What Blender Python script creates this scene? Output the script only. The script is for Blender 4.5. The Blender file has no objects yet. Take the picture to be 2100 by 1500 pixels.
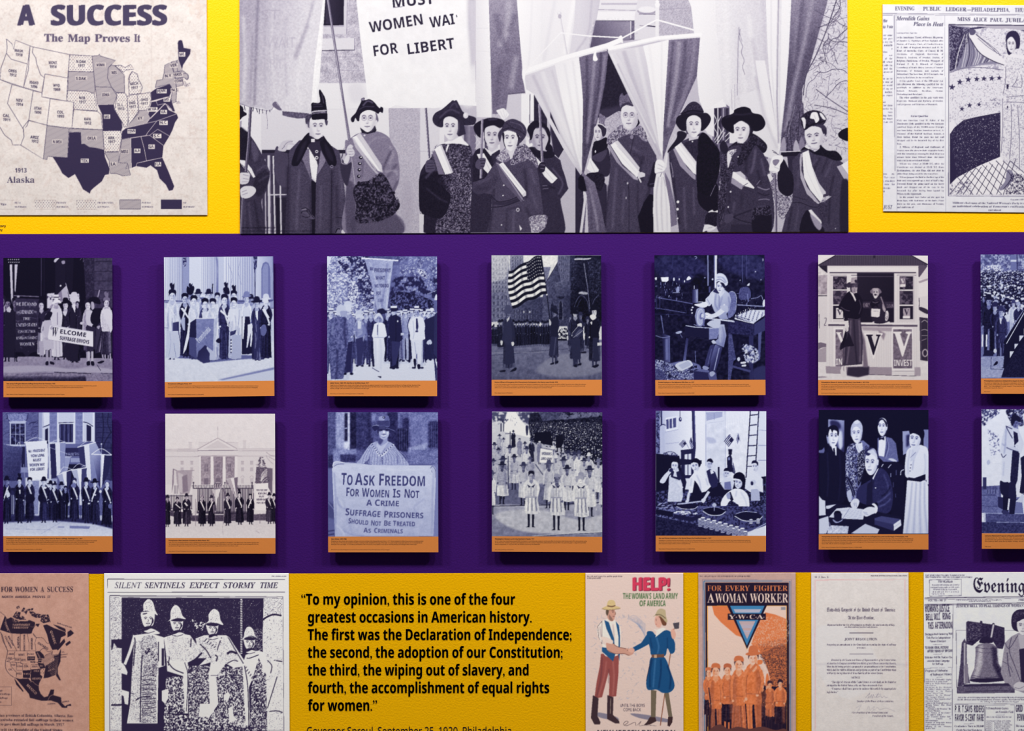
import bpy, bmesh, math
import numpy as np

AMBIENT = 0.10
SPOTS = ((-2.1, 236), (-0.75, 150), (0.75, 150), (2.1, 236))
SPOT_Y, SPOT_Z, AIM_Z = -1.45, 3.6, 1.8
EXPOSURE = 0.0
YELLOW, PURPLE, ORANGE = (.84, .44, .0), (.040, .008, .120), (.60, .208, .05)

C = bpy.context.scene
# ---------------------------------------------------------------- camera, light, exposure
PX = 0.001244                      # metres of wall per photograph pixel (2100 x 1500)
DIST, EYE = 3.45, 1.56             # camera to wall, camera height
ROLL = math.radians(0.115)
cam = bpy.data.cameras.new('camera'); camera = bpy.data.objects.new('camera', cam); C.collection.objects.link(camera)
cam.sensor_width = 36.0; cam.lens = 36.0*DIST/(2100*PX)
camera.location = (0, -DIST, EYE); camera.rotation_euler = (math.radians(90), ROLL, 0)
C.camera = camera
world = bpy.data.worlds.new('room_light'); C.world = world; world.use_nodes = True
world.node_tree.nodes['Background'].inputs[0].default_value = (0.93, 0.95, 1.0, 1)
world.node_tree.nodes['Background'].inputs[1].default_value = AMBIENT
for sx, pw in SPOTS:               # ceiling track spots washing the wall from both sides
    li = bpy.data.lights.new('track_spot', 'SPOT'); li.energy = pw; li.spot_size = math.radians(125); li.spot_blend = 1.0; li.shadow_soft_size = 0.2
    li.color = (1.0, 0.985, 0.97)
    lo = bpy.data.objects.new('track_spot', li); C.collection.objects.link(lo)
    lo.location = (sx, SPOT_Y, SPOT_Z)
    d = np.array([sx*0.35-sx, -SPOT_Y, AIM_Z-SPOT_Z])
    lo.rotation_euler = (math.atan2(math.hypot(d[0], d[1]), -d[2]), 0, math.atan2(d[1], d[0])-math.pi/2)
C.view_settings.view_transform = 'Standard'; C.view_settings.look = 'None'; C.view_settings.gamma = 1.0
C.view_settings.use_curve_mapping = False; C.view_settings.exposure = EXPOSURE
C.cycles.max_bounces = 6

def on_wall(px, py, out=0.0):
    """a pixel of the photograph -> the point at `out` metres in front of the wall"""
    k = (DIST-out)/DIST*PX
    u, v = (np.asarray(px, float)-1050)*k, (750-np.asarray(py, float))*k
    c, s = math.cos(ROLL), math.sin(ROLL)
    return np.stack([u*c+v*s, np.full(np.shape(u), -out), EYE-u*s+v*c], -1)

def lin(c):
    c = np.asarray(c, float)
    return np.where(c <= .04045, c/12.92, ((c+.055)/1.055)**2.4)
def hexlin(h): return lin([int(h[i:i+2], 16)/255 for i in (1, 3, 5)])

# ---------------------------------------------------------------- materials
def material(name, color, rough=.6, spec=.3, bump=0, size=300, attr=None, var=0):
    m = bpy.data.materials.new(name); m.use_nodes = True; t = m.node_tree; b = t.nodes['Principled BSDF']
    b.inputs['Roughness'].default_value = rough; b.inputs['Specular IOR Level'].default_value = spec
    co = t.nodes.new('ShaderNodeTexCoord')
    if attr:
        a = t.nodes.new('ShaderNodeVertexColor'); a.layer_name = attr; t.links.new(a.outputs[0], b.inputs['Base Color'])
    else:
        b.inputs['Base Color'].default_value = (*color, 1)
        if var:
            n = t.nodes.new('ShaderNodeTexNoise'); n.inputs['Scale'].default_value = 6; n.inputs['Detail'].default_value = 4
            r = t.nodes.new('ShaderNodeMix'); r.data_type = 'RGBA'
            r.inputs['A'].default_value = (*[v*(1-var) for v in color], 1); r.inputs['B'].default_value = (*[min(v*(1+var), 1) for v in color], 1)
            t.links.new(co.outputs['Object'], n.inputs['Vector']); t.links.new(n.outputs['Fac'], r.inputs['Factor']); t.links.new(r.outputs['Result'], b.inputs['Base Color'])
    if bump:
        n = t.nodes.new('ShaderNodeTexNoise'); n.inputs['Scale'].default_value = size; n.inputs['Detail'].default_value = 3; n.inputs['Roughness'].default_value = .55
        p = t.nodes.new('ShaderNodeBump'); p.inputs['Strength'].default_value = bump; p.inputs['Distance'].default_value = .004
        t.links.new(co.outputs['Object'], n.inputs['Vector']); t.links.new(n.outputs['Fac'], p.inputs['Height']); t.links.new(p.outputs['Normal'], b.inputs['Normal'])
    return m
M = dict(
    yellow=material('yellow_wall_paint', YELLOW, .42, .1, .3, 210),
    purple=material('purple_wall_paint', PURPLE, .5, .03, .3, 210),
    floor=material('grey_floor', (.22, .21, .2), .5, .3, 0, 1, None, .2),
    ceiling=material('white_ceiling', (.75, .75, .74), .9, .2, .1, 200),
    matt=material('matt_photo_paper', (.8, .8, .8), .55, .03, .08, 220, 'pigment'),
    card=material('foam_board_edge', (.05, .035, .06), .8, .2, .05, 300),
    orange=material('orange_caption_print', ORANGE, .55, .1, .06, 260),
    ink=material('black_print_ink', (.035, .02, .02), .6, .2, .02, 300),
    vinyl=material('black_vinyl_lettering', (.008, .007, .008), .45, .3, .02, 300))

# ---------------------------------------------------------------- objects
def mesh_obj(name, verts, faces, mats, parent=None, mat_idx=None):
    me = bpy.data.meshes.new(name); me.from_pydata([tuple(v) for v in verts], [], faces); me.update()
    for m in (mats if isinstance(mats, list) else [mats]): me.materials.append(m)
    if mat_idx: me.polygons.foreach_set('material_index', mat_idx)
    o = bpy.data.objects.new(name, me); C.collection.objects.link(o)
    if parent: o.parent = parent; o.matrix_parent_inverse = parent.matrix_world.inverted()
    return o
def box(name, x0, y0, z0, x1, y1, z1, m):
    v = [(x, y, z) for x in (x0, x1) for y in (y0, y1) for z in (z0, z1)]
    f = [(0, 1, 3, 2), (4, 6, 7, 5), (0, 4, 5, 1), (2, 3, 7, 6), (0, 2, 6, 4), (1, 5, 7, 3)]
    return mesh_obj(name, v, f, m)
def tag(o, label, cat, group=None):
    o['label'] = label; o['category'] = cat
    if group: o['group'] = group
    return o
def empty(name, loc):
    o = bpy.data.objects.new(name, None); C.collection.objects.link(o); o.location = loc; o.empty_display_size = .05
    bpy.context.view_layer.update(); return o
def lettering(name, lines, m, out, parent=None):
    """lines of (font, text, x, baseline, cap height, width) in photograph pixels -> one mesh of flat letters"""
    T = []
    for f, s, x, y, h, w in lines:
        for b in ((-.008, .008) if f == 'Q' else (0,)):
            t, adv = text_tris(s, 'B' if f == 'Q' else f)
            if not len(t): continue
            k = h/.7; kx = w/t[..., 0].max() if w else k
            T.append(np.stack([x+t[..., 0]*kx+b*h, y-t[..., 1]*k], -1))
    p = np.concatenate(T).reshape(-1, 2)
    v = on_wall(p[:, 0], p[:, 1], out)
    n = len(v)
    me = bpy.data.meshes.new(name); me.vertices.add(n); me.vertices.foreach_set('co', v.ravel())
    me.loops.add(n); me.loops.foreach_set('vertex_index', np.arange(n)); me.polygons.add(n//3)
    me.polygons.foreach_set('loop_start', np.arange(0, n, 3)); me.update(calc_edges=True)
    bm = bmesh.new(); bm.from_mesh(me); bmesh.ops.remove_doubles(bm, verts=bm.verts, dist=1e-6)
    bmesh.ops.recalc_face_normals(bm, faces=bm.faces); bm.normal_update()
    if bm.faces and sum(f.normal.y for f in bm.faces) > 0: bmesh.ops.reverse_faces(bm, faces=bm.faces)
    bm.to_mesh(me); bm.free(); me.materials.append(m)
    o = bpy.data.objects.new(name, me); C.collection.objects.link(o)
    if parent: o.parent = parent; o.matrix_parent_inverse = parent.matrix_world.inverted()
    return o

def draw(key):
    P = PRINTS[key]; s = Print(*P['box'], RAMPS[P['ramp']], P['base'], 3)
    s.run(ART[key]); s.grain(P.get('grain', 5), P.get('gs', 1.5))
    g = s.grid()
    return (g - .32*np.sin(2*np.pi*g)/(2*np.pi) if key not in INKED else g), P['box']
def printed(name, key, quad, out, light, parent=None, thick=0.0):
    """the sheet: a fine grid of pigment over the quad (tl, tr, br, bl in photograph pixels)"""
    img, (bx0, by0, bx1, by1) = draw(key)
    tl, tr, br, bl = [np.array(q, float) for q in quad]
    nx, ny = int(round(np.linalg.norm(tr-tl)))+1, int(round(np.linalg.norm(bl-tl)))+1
    u, v = np.linspace(0, 1, nx)[None, :, None], np.linspace(0, 1, ny)[:, None, None]
    p = (tl*(1-u)+tr*u)*(1-v)+(bl*(1-u)+br*u)*v
    H, W = img.shape[:2]
    fx, fy = np.clip(p[..., 0]-bx0-.5, 0, W-1.001), np.clip(p[..., 1]-by0-.5, 0, H-1.001)
    ix, iy = fx.astype(int), fy.astype(int); ax, ay = (fx-ix)[..., None], (fy-iy)[..., None]
    c = (img[iy, ix]*(1-ax)+img[iy, ix+1]*ax)*(1-ay)+(img[iy+1, ix]*(1-ax)+img[iy+1, ix+1]*ax)*ay
    c = np.clip(lin(c)/light, .004, .93)
    vert = on_wall(p[..., 0], p[..., 1], out).reshape(-1, 3)
    i = np.arange(ny*nx).reshape(ny, nx)
    f = np.stack([i[1:, :-1], i[1:, 1:], i[:-1, 1:], i[:-1, :-1]], -1).reshape(-1, 4)
    col = np.concatenate([c.reshape(-1, 3), np.ones((ny*nx, 1))], 1)
    if thick:                                    # the cut edge of the sheet back to the wall
        rim = np.concatenate([i[0, :], i[1:, -1], i[-1, -2::-1], i[-2:0:-1, 0]])
        back = vert[rim].copy(); back[:, 1] += thick; n0 = len(vert); k = np.arange(len(rim)); k2 = np.roll(k, -1)
        f = np.concatenate([f, np.stack([rim[k], rim[k2], n0+k2, n0+k], -1)])
        vert = np.concatenate([vert, back]); col = np.concatenate([col, np.full((len(rim), 4), .5)])
    me = bpy.data.meshes.new(name); nf = len(f)
    me.vertices.add(len(vert)); me.vertices.foreach_set('co', vert.ravel())
    me.loops.add(nf*4); me.loops.foreach_set('vertex_index', f.ravel()); me.polygons.add(nf); me.polygons.foreach_set('loop_start', np.arange(0, nf*4, 4))
    me.update(calc_edges=True)
    a = me.color_attributes.new('pigment', 'FLOAT_COLOR', 'POINT'); a.data.foreach_set('color', col.astype(np.float32).ravel())
    me.materials.append(M['matt'])
    o = bpy.data.objects.new(name, me); C.collection.objects.link(o)
    if parent: o.parent = parent; o.matrix_parent_inverse = parent.matrix_world.inverted()
    return o



# ---------------------------------------------------------------- printed pictures
# A print is drawn as areas of printed tone, then becomes the per-vertex pigment of its sheet.
GLYPH = {}
FONT_BASE = {'S': (0x1D400, 0x1D41A, 0x1D7CE), 'B': (0x1D5D4, 0x1D5EE, 0x1D7EC), 'I': (0x1D468, 0x1D482, 0x1D7CE),
             'J': (0x1D434, 0x1D44E, 0), 'F': (0x1D56C, 0x1D586, 0), 'N': (0x1D5A0, 0x1D5BA, 0x1D7E2), 'G': (0, 0, 0)}

def font_char(ch, f):
  u, l, d = FONT_BASE[f]
  if u and 'A' <= ch <= 'Z': return chr(u + ord(ch) - 65)
  if l and 'a' <= ch <= 'z': return '\u210e' if (f == 'J' and ch == 'h') else chr(l + ord(ch) - 97)
  if d and '0' <= ch <= '9': return chr(d + ord(ch) - 48)
  return ch

def text_tris(s, f, bold=0.0, slant=0.0, track=0.0):
  """triangles (n,3,2) of one line of text, cap height about 0.7, from x = 0"""
  out, x = [], 0.0
  for ch in s:
    g = GLYPH.get((f, ch)) or GLYPH.get(('G', ch))
    if ch == ' ' or g is None:
      x += 0.26 + track; continue
    t, adv = g
    if len(t): out.append(t + np.array([x, 0.0]))
    x += adv + track
  t = np.concatenate(out) if out else np.zeros((0, 3, 2))
  if slant and len(t):
    t = t.copy(); t[..., 0] += slant * t[..., 1]
  return t, x

def smooth_closed(p, n=6):
  p = np.asarray(p, float); q = []
  a, b, c = np.roll(p, 1, 0), p, np.roll(p, -1, 0); d = np.roll(p, -2, 0)
  for k in range(n):
    t = k / n
    q.append(0.5 * (2*b + (c-a)*t + (2*a-5*b+4*c-d)*t*t + (3*b-a-3*c+d)*t**3))
  return np.stack(q, 1).reshape(-1, 2)

def smooth_open(p, n=6):
  p = np.asarray(p, float)
  if len(p) < 3: return p
  e = np.vstack([2*p[0]-p[1], p, 2*p[-1]-p[-2]]); q = []
  for i in range(1, len(e)-2):
    a, b, c, d = e[i-1:i+3]
    for k in range(n):
      t = k / n
      q.append(0.5 * (2*b + (c-a)*t + (2*a-5*b+4*c-d)*t*t + (3*b-a-3*c+d)*t**3))
  q.append(p[-1])
  return np.array(q)

def blur1(m, r, ax):
  if r < 1: return m
  pad = [(0, 0), (0, 0)]; pad[ax] = (r + 1, r)
  c = np.cumsum(np.pad(m, pad, mode='edge'), ax)
  n = m.shape[ax]
  hi = np.take(c, np.arange(2*r+1, 2*r+1+n), ax); lo = np.take(c, np.arange(0, n), ax)
  return (hi - lo) / (2*r + 1)

def blur(m, r):
  r = int(round(r))
  for _ in range(2): m = blur1(blur1(m, r, 0), r, 1)
  return m

class Print:
  SS = 2
  def __init__(s, x0, y0, x1, y1, ramp, base, seed=1):
    s.x0, s.y0 = x0, y0
    s.w, s.h = int(round((x1-x0)*s.SS)), int(round((y1-y0)*s.SS))
    s.ramp = ramp; s.rng = np.random.RandomState(seed)
    s.c = np.zeros((s.h, s.w, 3), np.float32); s.c[:] = s.col(base)
    s.ox = s.oy = 0.0; s.k = 1.0; s.b = 0.0; s.a = 1.0; s.ncache = {}
  def col(s, v):
    if isinstance(v, str):
      if v[0] == '#':
        v = v[1:]
        if len(v) == 3: v = ''.join(ch*2 for ch in v)
        return np.array([int(v[i:i+2], 16) for i in (0, 2, 4)], np.float32)
      v = float(v)
    xs = [r[0] for r in s.ramp]
    return np.array([np.interp(v, xs, [r[1][i] for r in s.ramp]) for i in range(3)], np.float32)
  def T(s, p):                                   # drawing units -> canvas samples
    p = np.asarray(p, float).reshape(-1, 2)
    return np.stack([(s.ox + p[:, 0]/s.k - s.x0)*s.SS, (s.oy + p[:, 1]/s.k - s.y0)*s.SS], 1)
  def mask(s, edges, pad=0):
    """even-odd coverage of segments (n,2,2) -> (mask, y0, x0)"""
    a, b = edges[:, 0], edges[:, 1]
    xa, xb = edges[..., 0].min(), edges[..., 0].max(); ya, yb = edges[..., 1].min(), edges[..., 1].max()
    X0, X1 = max(0, int(xa)-pad-1), min(s.w, int(xb)+pad+2); Y0, Y1 = max(0, int(ya)-pad-1), min(s.h, int(yb)+pad+2)
    if X1 <= X0 or Y1 <= Y0: return None
    W, H = X1-X0, Y1-Y0
    up = a[:, 1] > b[:, 1]
    p = np.where(up[:, None], b, a); q = np.where(up[:, None], a, b)
    r0 = np.clip(np.ceil(p[:, 1]-0.5).astype(int), Y0, Y1); r1 = np.clip(np.ceil(q[:, 1]-0.5).astype(int), Y0, Y1)
    n = r1 - r0; keep = n > 0
    p, q, r0, n = p[keep], q[keep], r0[keep], n[keep]
    if len(n) == 0: return None
    idx = np.repeat(np.arange(len(n)), n)
    off = np.arange(n.sum()) - np.repeat(np.cumsum(n)-n, n)
    row = r0[idx] + off
    t = (row + 0.5 - p[idx, 1]) / (q[idx, 1]-p[idx, 1])
    x = p[idx, 0] + t*(q[idx, 0]-p[idx, 0])
    cx = np.clip(np.ceil(x-0.5).astype(int), X0, X1) - X0
    tog = np.zeros((H, W+1), np.int32)
    np.add.at(tog, (row-Y0, cx), 1)
    return (np.cumsum(tog, 1)[:, :W] % 2).astype(np.float32), Y0, X0
  def edges(s, pts):
    return np.stack([pts, np.roll(pts, -1, 0)], 1)
  def put(s, m, col, a=None):
    if m is None: return
    m, y, x = m
    if s.b: m = blur(m, s.b*s.SS/s.k*0.95)
    m = (m * (s.a if a is None else a))[..., None]
    v = s.c[y:y+m.shape[0], x:x+m.shape[1]]
    v += m*(col - v)
  def pad(s): return int(s.b*s.SS/s.k*2.0)+1 if s.b else 0
  def poly(s, p, col, sm=False):
    p = s.T(p); p = smooth_closed(p) if sm else p
    s.put(s.mask(s.edges(p), s.pad()), s.col(col))
  def grad(s, p, c1, c2, x0, y0, x1, y1, sm=False):
    q = s.T(p); q = smooth_closed(q) if sm else q
    m = s.mask(s.edges(q), s.pad())
    if m is None: return
    mm, y, x = m; A, B = s.T([x0, y0, x1, y1]); d = B-A
    yy, xx = np.mgrid[y:y+mm.shape[0], x:x+mm.shape[1]]
    t = np.clip(((xx-A[0])*d[0]+(yy-A[1])*d[1])/(d@d), 0, 1)[..., None]
    s.put(m, s.col(c1)*(1-t)+s.col(c2)*t)
  def stroke(s, p, w, col, sm=False, taper=False):
    p = s.T(p); p = smooth_open(p) if sm else p
    hw = max(0.5*w*s.SS/s.k, 0.35)
    d = np.gradient(p, axis=0) if len(p) > 2 else np.repeat(p[1:]-p[:1], 2, 0)
    d /= np.maximum(np.linalg.norm(d, axis=1, keepdims=True), 1e-6)
    nrm = np.stack([-d[:, 1], d[:, 0]], 1)
    ww = hw*(np.linspace(1, .25, len(p))[:, None] if taper else 1)
    L, R = p+nrm*ww, p-nrm*ww
    acc = None
    x0, y0 = max(0, int(p[:, 0].min()-hw-2-s.pad())), max(0, int(p[:, 1].min()-hw-2-s.pad()))
    x1, y1 = min(s.w, int(p[:, 0].max()+hw+3+s.pad())), min(s.h, int(p[:, 1].max()+hw+3+s.pad()))
    if x1 <= x0 or y1 <= y0: return
    acc = np.zeros((y1-y0, x1-x0), np.float32)
    for i in range(len(p)-1):
      m = s.mask(s.edges(np.array([L[i], L[i+1], R[i+1], R[i]])))
      if m is None: continue
      mm, yy, xx = m
      sy, sx = max(yy, y0), max(xx, x0); ey, ex = min(yy+mm.shape[0], y1), min(xx+mm.shape[1], x1)
      if ey > sy and ex > sx:
        acc[sy-y0:ey-y0, sx-x0:ex-x0] = np.maximum(acc[sy-y0:ey-y0, sx-x0:ex-x0], mm[sy-yy:ey-yy, sx-xx:ex-xx])
    s.put((acc, y0, x0), s.col(col))
  def ell(s, col, cx, cy, rx, ry, rot=0):
    t = np.linspace(0, 2*np.pi, max(12, min(48, int(6*math.sqrt(max(rx, ry)*s.SS/s.k)))), endpoint=False)
    c, r = math.cos(math.radians(rot)), math.sin(math.radians(rot))
    x, y = rx*np.cos(t), ry*np.sin(t)
    s.poly(np.stack([cx+x*c-y*r, cy+x*r+y*c], 1), col)
  def noise(s, size, seed):
    key = (round(size, 2), seed)
    if key not in s.ncache:
      cell = max(1.0, size*s.SS/s.k)
      gh, gw = int(s.h/cell)+3, int(s.w/cell)+3
      g = np.random.RandomState(seed).rand(gh, gw).astype(np.float32)
      y = np.arange(s.h)/cell; x = np.arange(s.w)/cell
      yi, xi = y.astype(int), x.astype(int); fy, fx = (y-yi)[:, None], (x-xi)[None]
      fy, fx = fy*fy*(3-2*fy), fx*fx*(3-2*fx)
      n = (g[yi][:, xi]*(1-fy)*(1-fx)+g[yi+1][:, xi]*fy*(1-fx)+g[yi][:, xi+1]*(1-fy)*fx+g[yi+1][:, xi+1]*fy*fx)
      if len(s.ncache) > 14: s.ncache.clear()
      s.ncache[key] = (n-0.5)*2
    return s.ncache[key]
  def mottle(s, amp, size, seed, p, sm=True, stretch=None):
    q = s.T(p); q = smooth_closed(q) if sm and len(q) > 4 else q
    m = s.mask(s.edges(q), s.pad())
    if m is None: return
    mm, y, x = m
    if s.b: mm = blur(mm, s.b*s.SS/s.k*0.95)
    n = s.noise(size, seed)[y:y+mm.shape[0], x:x+mm.shape[1]] + 0.6*s.noise(size/2.3, seed+50)[y:y+mm.shape[0], x:x+mm.shape[1]]
    s.c[y:y+mm.shape[0], x:x+mm.shape[1]] += (amp*n*mm)[..., None]
  def blotch(s, thr, size, seed, col, p, sm=True):
    q = s.T(p); q = smooth_closed(q) if sm and len(q) > 4 else q
    m = s.mask(s.edges(q))
    if m is None: return
    mm, y, x = m
    cut = np.s_[y:y+mm.shape[0], x:x+mm.shape[1]]
    n = .62*s.noise(size, seed)[cut] + .5*s.noise(size*.55, seed+31)[cut] + .35*s.noise(size*.28, seed+62)[cut]
    mm = blur(mm, 1)*np.clip((n-thr)*2.6+.5, 0, 1)
    s.put((mm, y, x), s.col(col))
  def text(s, f, col, x, y, h, w, ang, txt, slant=0, track=0):
    if f in 'XY':                                # extra heavy: struck several times
      o = h*(.055 if f == 'X' else .03); g = 'B' if f == 'X' else 'S'
      for dx, dy in ((-1, 0), (1, 0), (0, 0), (-1, .5), (1, -.5)): s.text(g, col, x+o*(1+dx), y-o*.5+dy*o, h-o*.5, (w-2*o) if w else 0, ang, txt, slant)
      return
    if f == 'K':                                 # small capitals after a large initial
      t = [text_tris(v, 'B')[0] for v in (txt[0], txt[1:])]; q = [v[..., 0].max() for v in t if len(v)]; q = [q[0], (sum(q[1:])+.06)*.85]
      a = w*q[0]/sum(q); c, d = math.cos(math.radians(ang)), math.sin(math.radians(ang))
      s.text('B', col, x, y, h, a, ang, txt[0])
      if txt[1:]: s.text('B', col, x+a*1.06*c, y+a*1.06*d, h*.85, w-a*1.06, ang, txt[1:])
      return
    t, adv = text_tris(txt, f, 0, slant, track)
    if not len(t): return
    k = h/0.7
    kx = k if not w else w/max(t[..., 0].max(), 1e-6)
    p = t.reshape(-1, 2)*np.array([kx, -k]); a = math.radians(ang)
    p = np.stack([x+p[:, 0]*math.cos(a)-p[:, 1]*math.sin(a), y+p[:, 0]*math.sin(a)+p[:, 1]*math.cos(a)], 1)
    p = s.T(p).reshape(-1, 3, 2)
    e = np.stack([p, np.roll(p, -1, 1)], 2).reshape(-1, 2, 2)
    s.put(s.mask(e, s.pad()), s.col(col))
  def para(s, f, col, x, y, w, h, lh, txt):
    """a justified column; | starts a new paragraph, ^ centres a line"""
    k = h/0.7
    for p in txt.split('|'):
      cen = p.startswith('^'); words = p.strip('^').split(); ind = 0 if cen else (1.6*h if p.startswith(' ') else 0)
      line = []
      for wd in words+[None]:
        t = ' '.join(line+[wd]) if wd else None
        if wd is None or (line and text_tris(t, f)[1]*k > w-ind):
          l = ' '.join(line); nat = text_tris(l, f)[1]*k
          if cen: s.text(f, col, x+(w-min(nat, w))/2, y, h, min(nat, w), 0, l)
          elif wd is None: s.text(f, col, x+ind, y, h, min(nat, w-ind), 0, l)
          else:
            gap = (w-ind-sum(text_tris(q, f)[1]*k for q in line))/max(len(line)-1, 1); xx = x+ind
            for q in line:
              s.text(f, col, xx, y, h, 0, 0, q); xx += text_tris(q, f)[1]*k+gap
          y += lh; ind = 0; line = [wd]
        else: line.append(wd)
    return y
  def pattern(s, kind, col, p):
    m = s.mask(s.edges(s.T(p)))
    if m is None: return
    mm, y, x = m; yy, xx = np.mgrid[y:y+mm.shape[0], x:x+mm.shape[1]]
    if kind == 'h': mm = mm*np.where((xx*.5+yy) % 4.4 < 1.6, .55, .05)
    if kind == 'd': mm = mm*(((xx+5.5*((yy//7) % 2)) % 11 < 2.4) & (yy % 7 < 2.4))
    s.put((mm.astype(np.float32), y, x), s.col(col))
  # ------------------------------------------------ drawn people
  def face(s, cx, cy, w, h, tone=225, turn=0.0, dark=60, tilt=0, specs=0):
    """w, h full width / height of the face; turn -1..1 (to the left / right)"""
    b = s.b; sh = tone-38
    A = math.radians(tilt); ca, sa = math.cos(A), math.sin(A)
    P = lambda x, y: (cx+w*x*ca-h*y*sa, cy+w*x*sa+h*y*ca)
    def poly(pts, col, bl=0): s.b = bl*.6; s.poly([P(*q) for q in pts], col, True)
    def line(pts, lw, col, bl=0): s.b = bl*.6; s.stroke([P(*q) for q in pts], lw, col, True)
    poly([(-.5, -.15), (-.42, -.42), (0, -.54), (.42, -.42), (.5, -.15), (.46, .15), (.3, .38), (.1, .5), (-.1, .5), (-.3, .38), (-.46, .15)], tone)
    d = 1 if turn <= 0 else -1
    s.a = .75
    poly([(.5*d, -.3), (.5*d, .1), (.33*d, .38), (.1*d, .5), (.24*d, .25), (.36*d, 0)], sh-12, w*.14)
    o = turn*.16
    poly([(-.3+o, -.2), (-.05+o, -.16), (-.08+o, -.02), (-.32+o, -.04)], sh, w*.07)
    poly([(.3+o, -.2), (.05+o, -.16), (.08+o, -.02), (.32+o, -.04)], sh, w*.07)
    poly([(.02*d+o, -.1), (.1*d+o, .12), (.0+o, .15)], sh, w*.05)
    s.a = 1
    lw = w*.06
    for q in (-1, 1):
      line([(q*.33+o, -.15), (q*.2+o, -.2), (q*.07+o, -.15)], lw*.8, dark+35)
      s.b = w*.02; s.poly([P(q*.2+o+dx, -.08+dy) for dx, dy in ((-.095, 0), (0, -.04), (.095, 0), (0, .035))], dark+60, True)
      s.ell(dark, *P(q*.2+o, -.083), w*.045, h*.032)
    line([(-.07+o*1.4, .13), (0+o*1.5, .155), (.08+o*1.4, .13)], lw*.8, sh-45, w*.02)
    s.a = .8; poly([(-.16+o, .27), (0+o, .25), (.16+o, .27), (0+o, .33)], sh-40, w*.02); s.a = 1
    line([(-.17+o, .275), (0+o, .285), (.17+o, .272)], lw*.8, dark+45)
    s.a = .5; poly([(-.1+o, .37), (.1+o, .37), (0+o, .4)], sh, w*.05); s.a = 1
    if specs:
      for q in (-1, 1):
        t = np.linspace(0, 2*np.pi, 14)
        s.b = 0; s.stroke([P(q*.2+o+.15*math.cos(u), -.07+.1*math.sin(u)) for u in t], lw*.5, dark+70)
    s.b = b
  def hat(s, kind, cx, cy, w, h, tone):
    """sits on a face centred cx,cy of size w,h"""
    top = cy-.42*h
    if kind == 'n': return
    if kind in 'bw':
      r = .95 if kind == 'b' else 1.25
      s.poly([(cx-.5*w, top-.02*h), (cx-.44*w, top-.5*h), (cx, top-.62*h), (cx+.44*w, top-.5*h), (cx+.5*w, top-.02*h)], tone, True)
      s.ell(tone, cx, top+.03*h, r*w*.95, .15*h, -4)
      s.stroke([(cx-.46*w, top-.1*h), (cx, top-.05*h), (cx+.46*w, top-.1*h)], .08*h, max(float(tone)-25, 0) if not isinstance(tone, str) else tone, True)
    if kind == 't':
      s.poly([(cx-.52*w, top+.12*h), (cx-.62*w, top-.1*h), (cx-.4*w, top-.34*h), (cx+.1*w, top-.38*h), (cx+.5*w, top-.28*h), (cx+.66*w, top-.02*h), (cx+.5*w, top+.14*h), (cx, top+.02*h)], tone, True)
    if kind == 'f':
      s.hat('t', cx, cy, w, h, tone)
      s.poly([(cx-.1*w, top-.3*h), (cx-.45*w, top-.9*h), (cx-.1*w, top-1.1*h), (cx+.1*w, top-.9*h), (cx+.35*w, top-1.05*h), (cx+.3*w, top-.4*h)], tone, True)
    if kind == 'm':                              # flat straw hat
      s.poly([(cx-.45*w, top-.05*h), (cx-.45*w, top-.42*h), (cx+.45*w, top-.42*h), (cx+.45*w, top-.05*h)], tone)
      s.ell(tone, cx, top, .85*w, .1*h); s.stroke([(cx-.45*w, top-.1*h), (cx+.45*w, top-.1*h)], .12*h, 70)
    if kind == 'h':                              # hair only
      s.poly([(cx-.56*w, cy+.05*h), (cx-.55*w, top-.05*h), (cx, top-.3*h), (cx+.55*w, top-.05*h), (cx+.56*w, cy+.05*h), (cx+.42*w, top+.2*h), (cx, top+.1*h), (cx-.42*w, top+.2*h)], tone, True)
  def person(s, cx, top, foot, wid, coat, facet=200, hat='t', hatt=35, skirt=None, sash=0, legs=40, sleeve=None, hem=.9, tw=0):
    """a small standing figure: head top, foot line, shoulder width, tones"""
    H = foot-top; hh = H*.13; hw = hh*.68; cy = top+hh*.55
    r = np.random.RandomState(int(cx*7+top) % 9973)
    sh = top+hh*1.12; hip = top+H*.5; hemy = top+H*hem; ln = r.uniform(-.08, .08)*wid; d = r.choice([-1, 1])
    N = lambda v, d: max(min(float(v)+d, 255), 0)
    sk = coat if skirt is None or skirt < 0 else skirt
    st = r.uniform(-.06, .06)*wid
    if hem < 1:
      for q in (-1, 1):
        s.poly([(cx+q*wid*.07+st, hemy-4), (cx+q*wid*.22+st, hemy-4), (cx+q*wid*.19+st, foot-H*.02), (cx+q*wid*.3+st*2, foot), (cx+q*wid*.08+st, foot)], legs)
      hm = wid*(.5 if hem > .8 else .46)
      body = [(cx-wid*.34, hip-H*.1), (cx+wid*.34, hip-H*.1), (cx+wid*.45+ln, hip+H*.14), (cx+hm+ln, hemy-H*.015), (cx+hm*.3+st, hemy+H*.008), (cx-hm*.4, hemy-H*.004), (cx-hm+ln*.5, hemy-H*.02), (cx-wid*.44, hip+H*.12)]
      s.poly(body, sk)
      for i in range(5):
        x = (i-2+r.uniform(-.3, .3))*wid*.13
        s.stroke([cx+x, hip+r.uniform(-.02, .08)*H, cx+x*1.3+ln*.5, hip+H*.2, cx+x*1.6+ln, hemy-2], wid*r.uniform(.03, .07), N(sk, r.choice([-26, -16, 16, 26])), True)
    else:                                        # trousers
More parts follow.
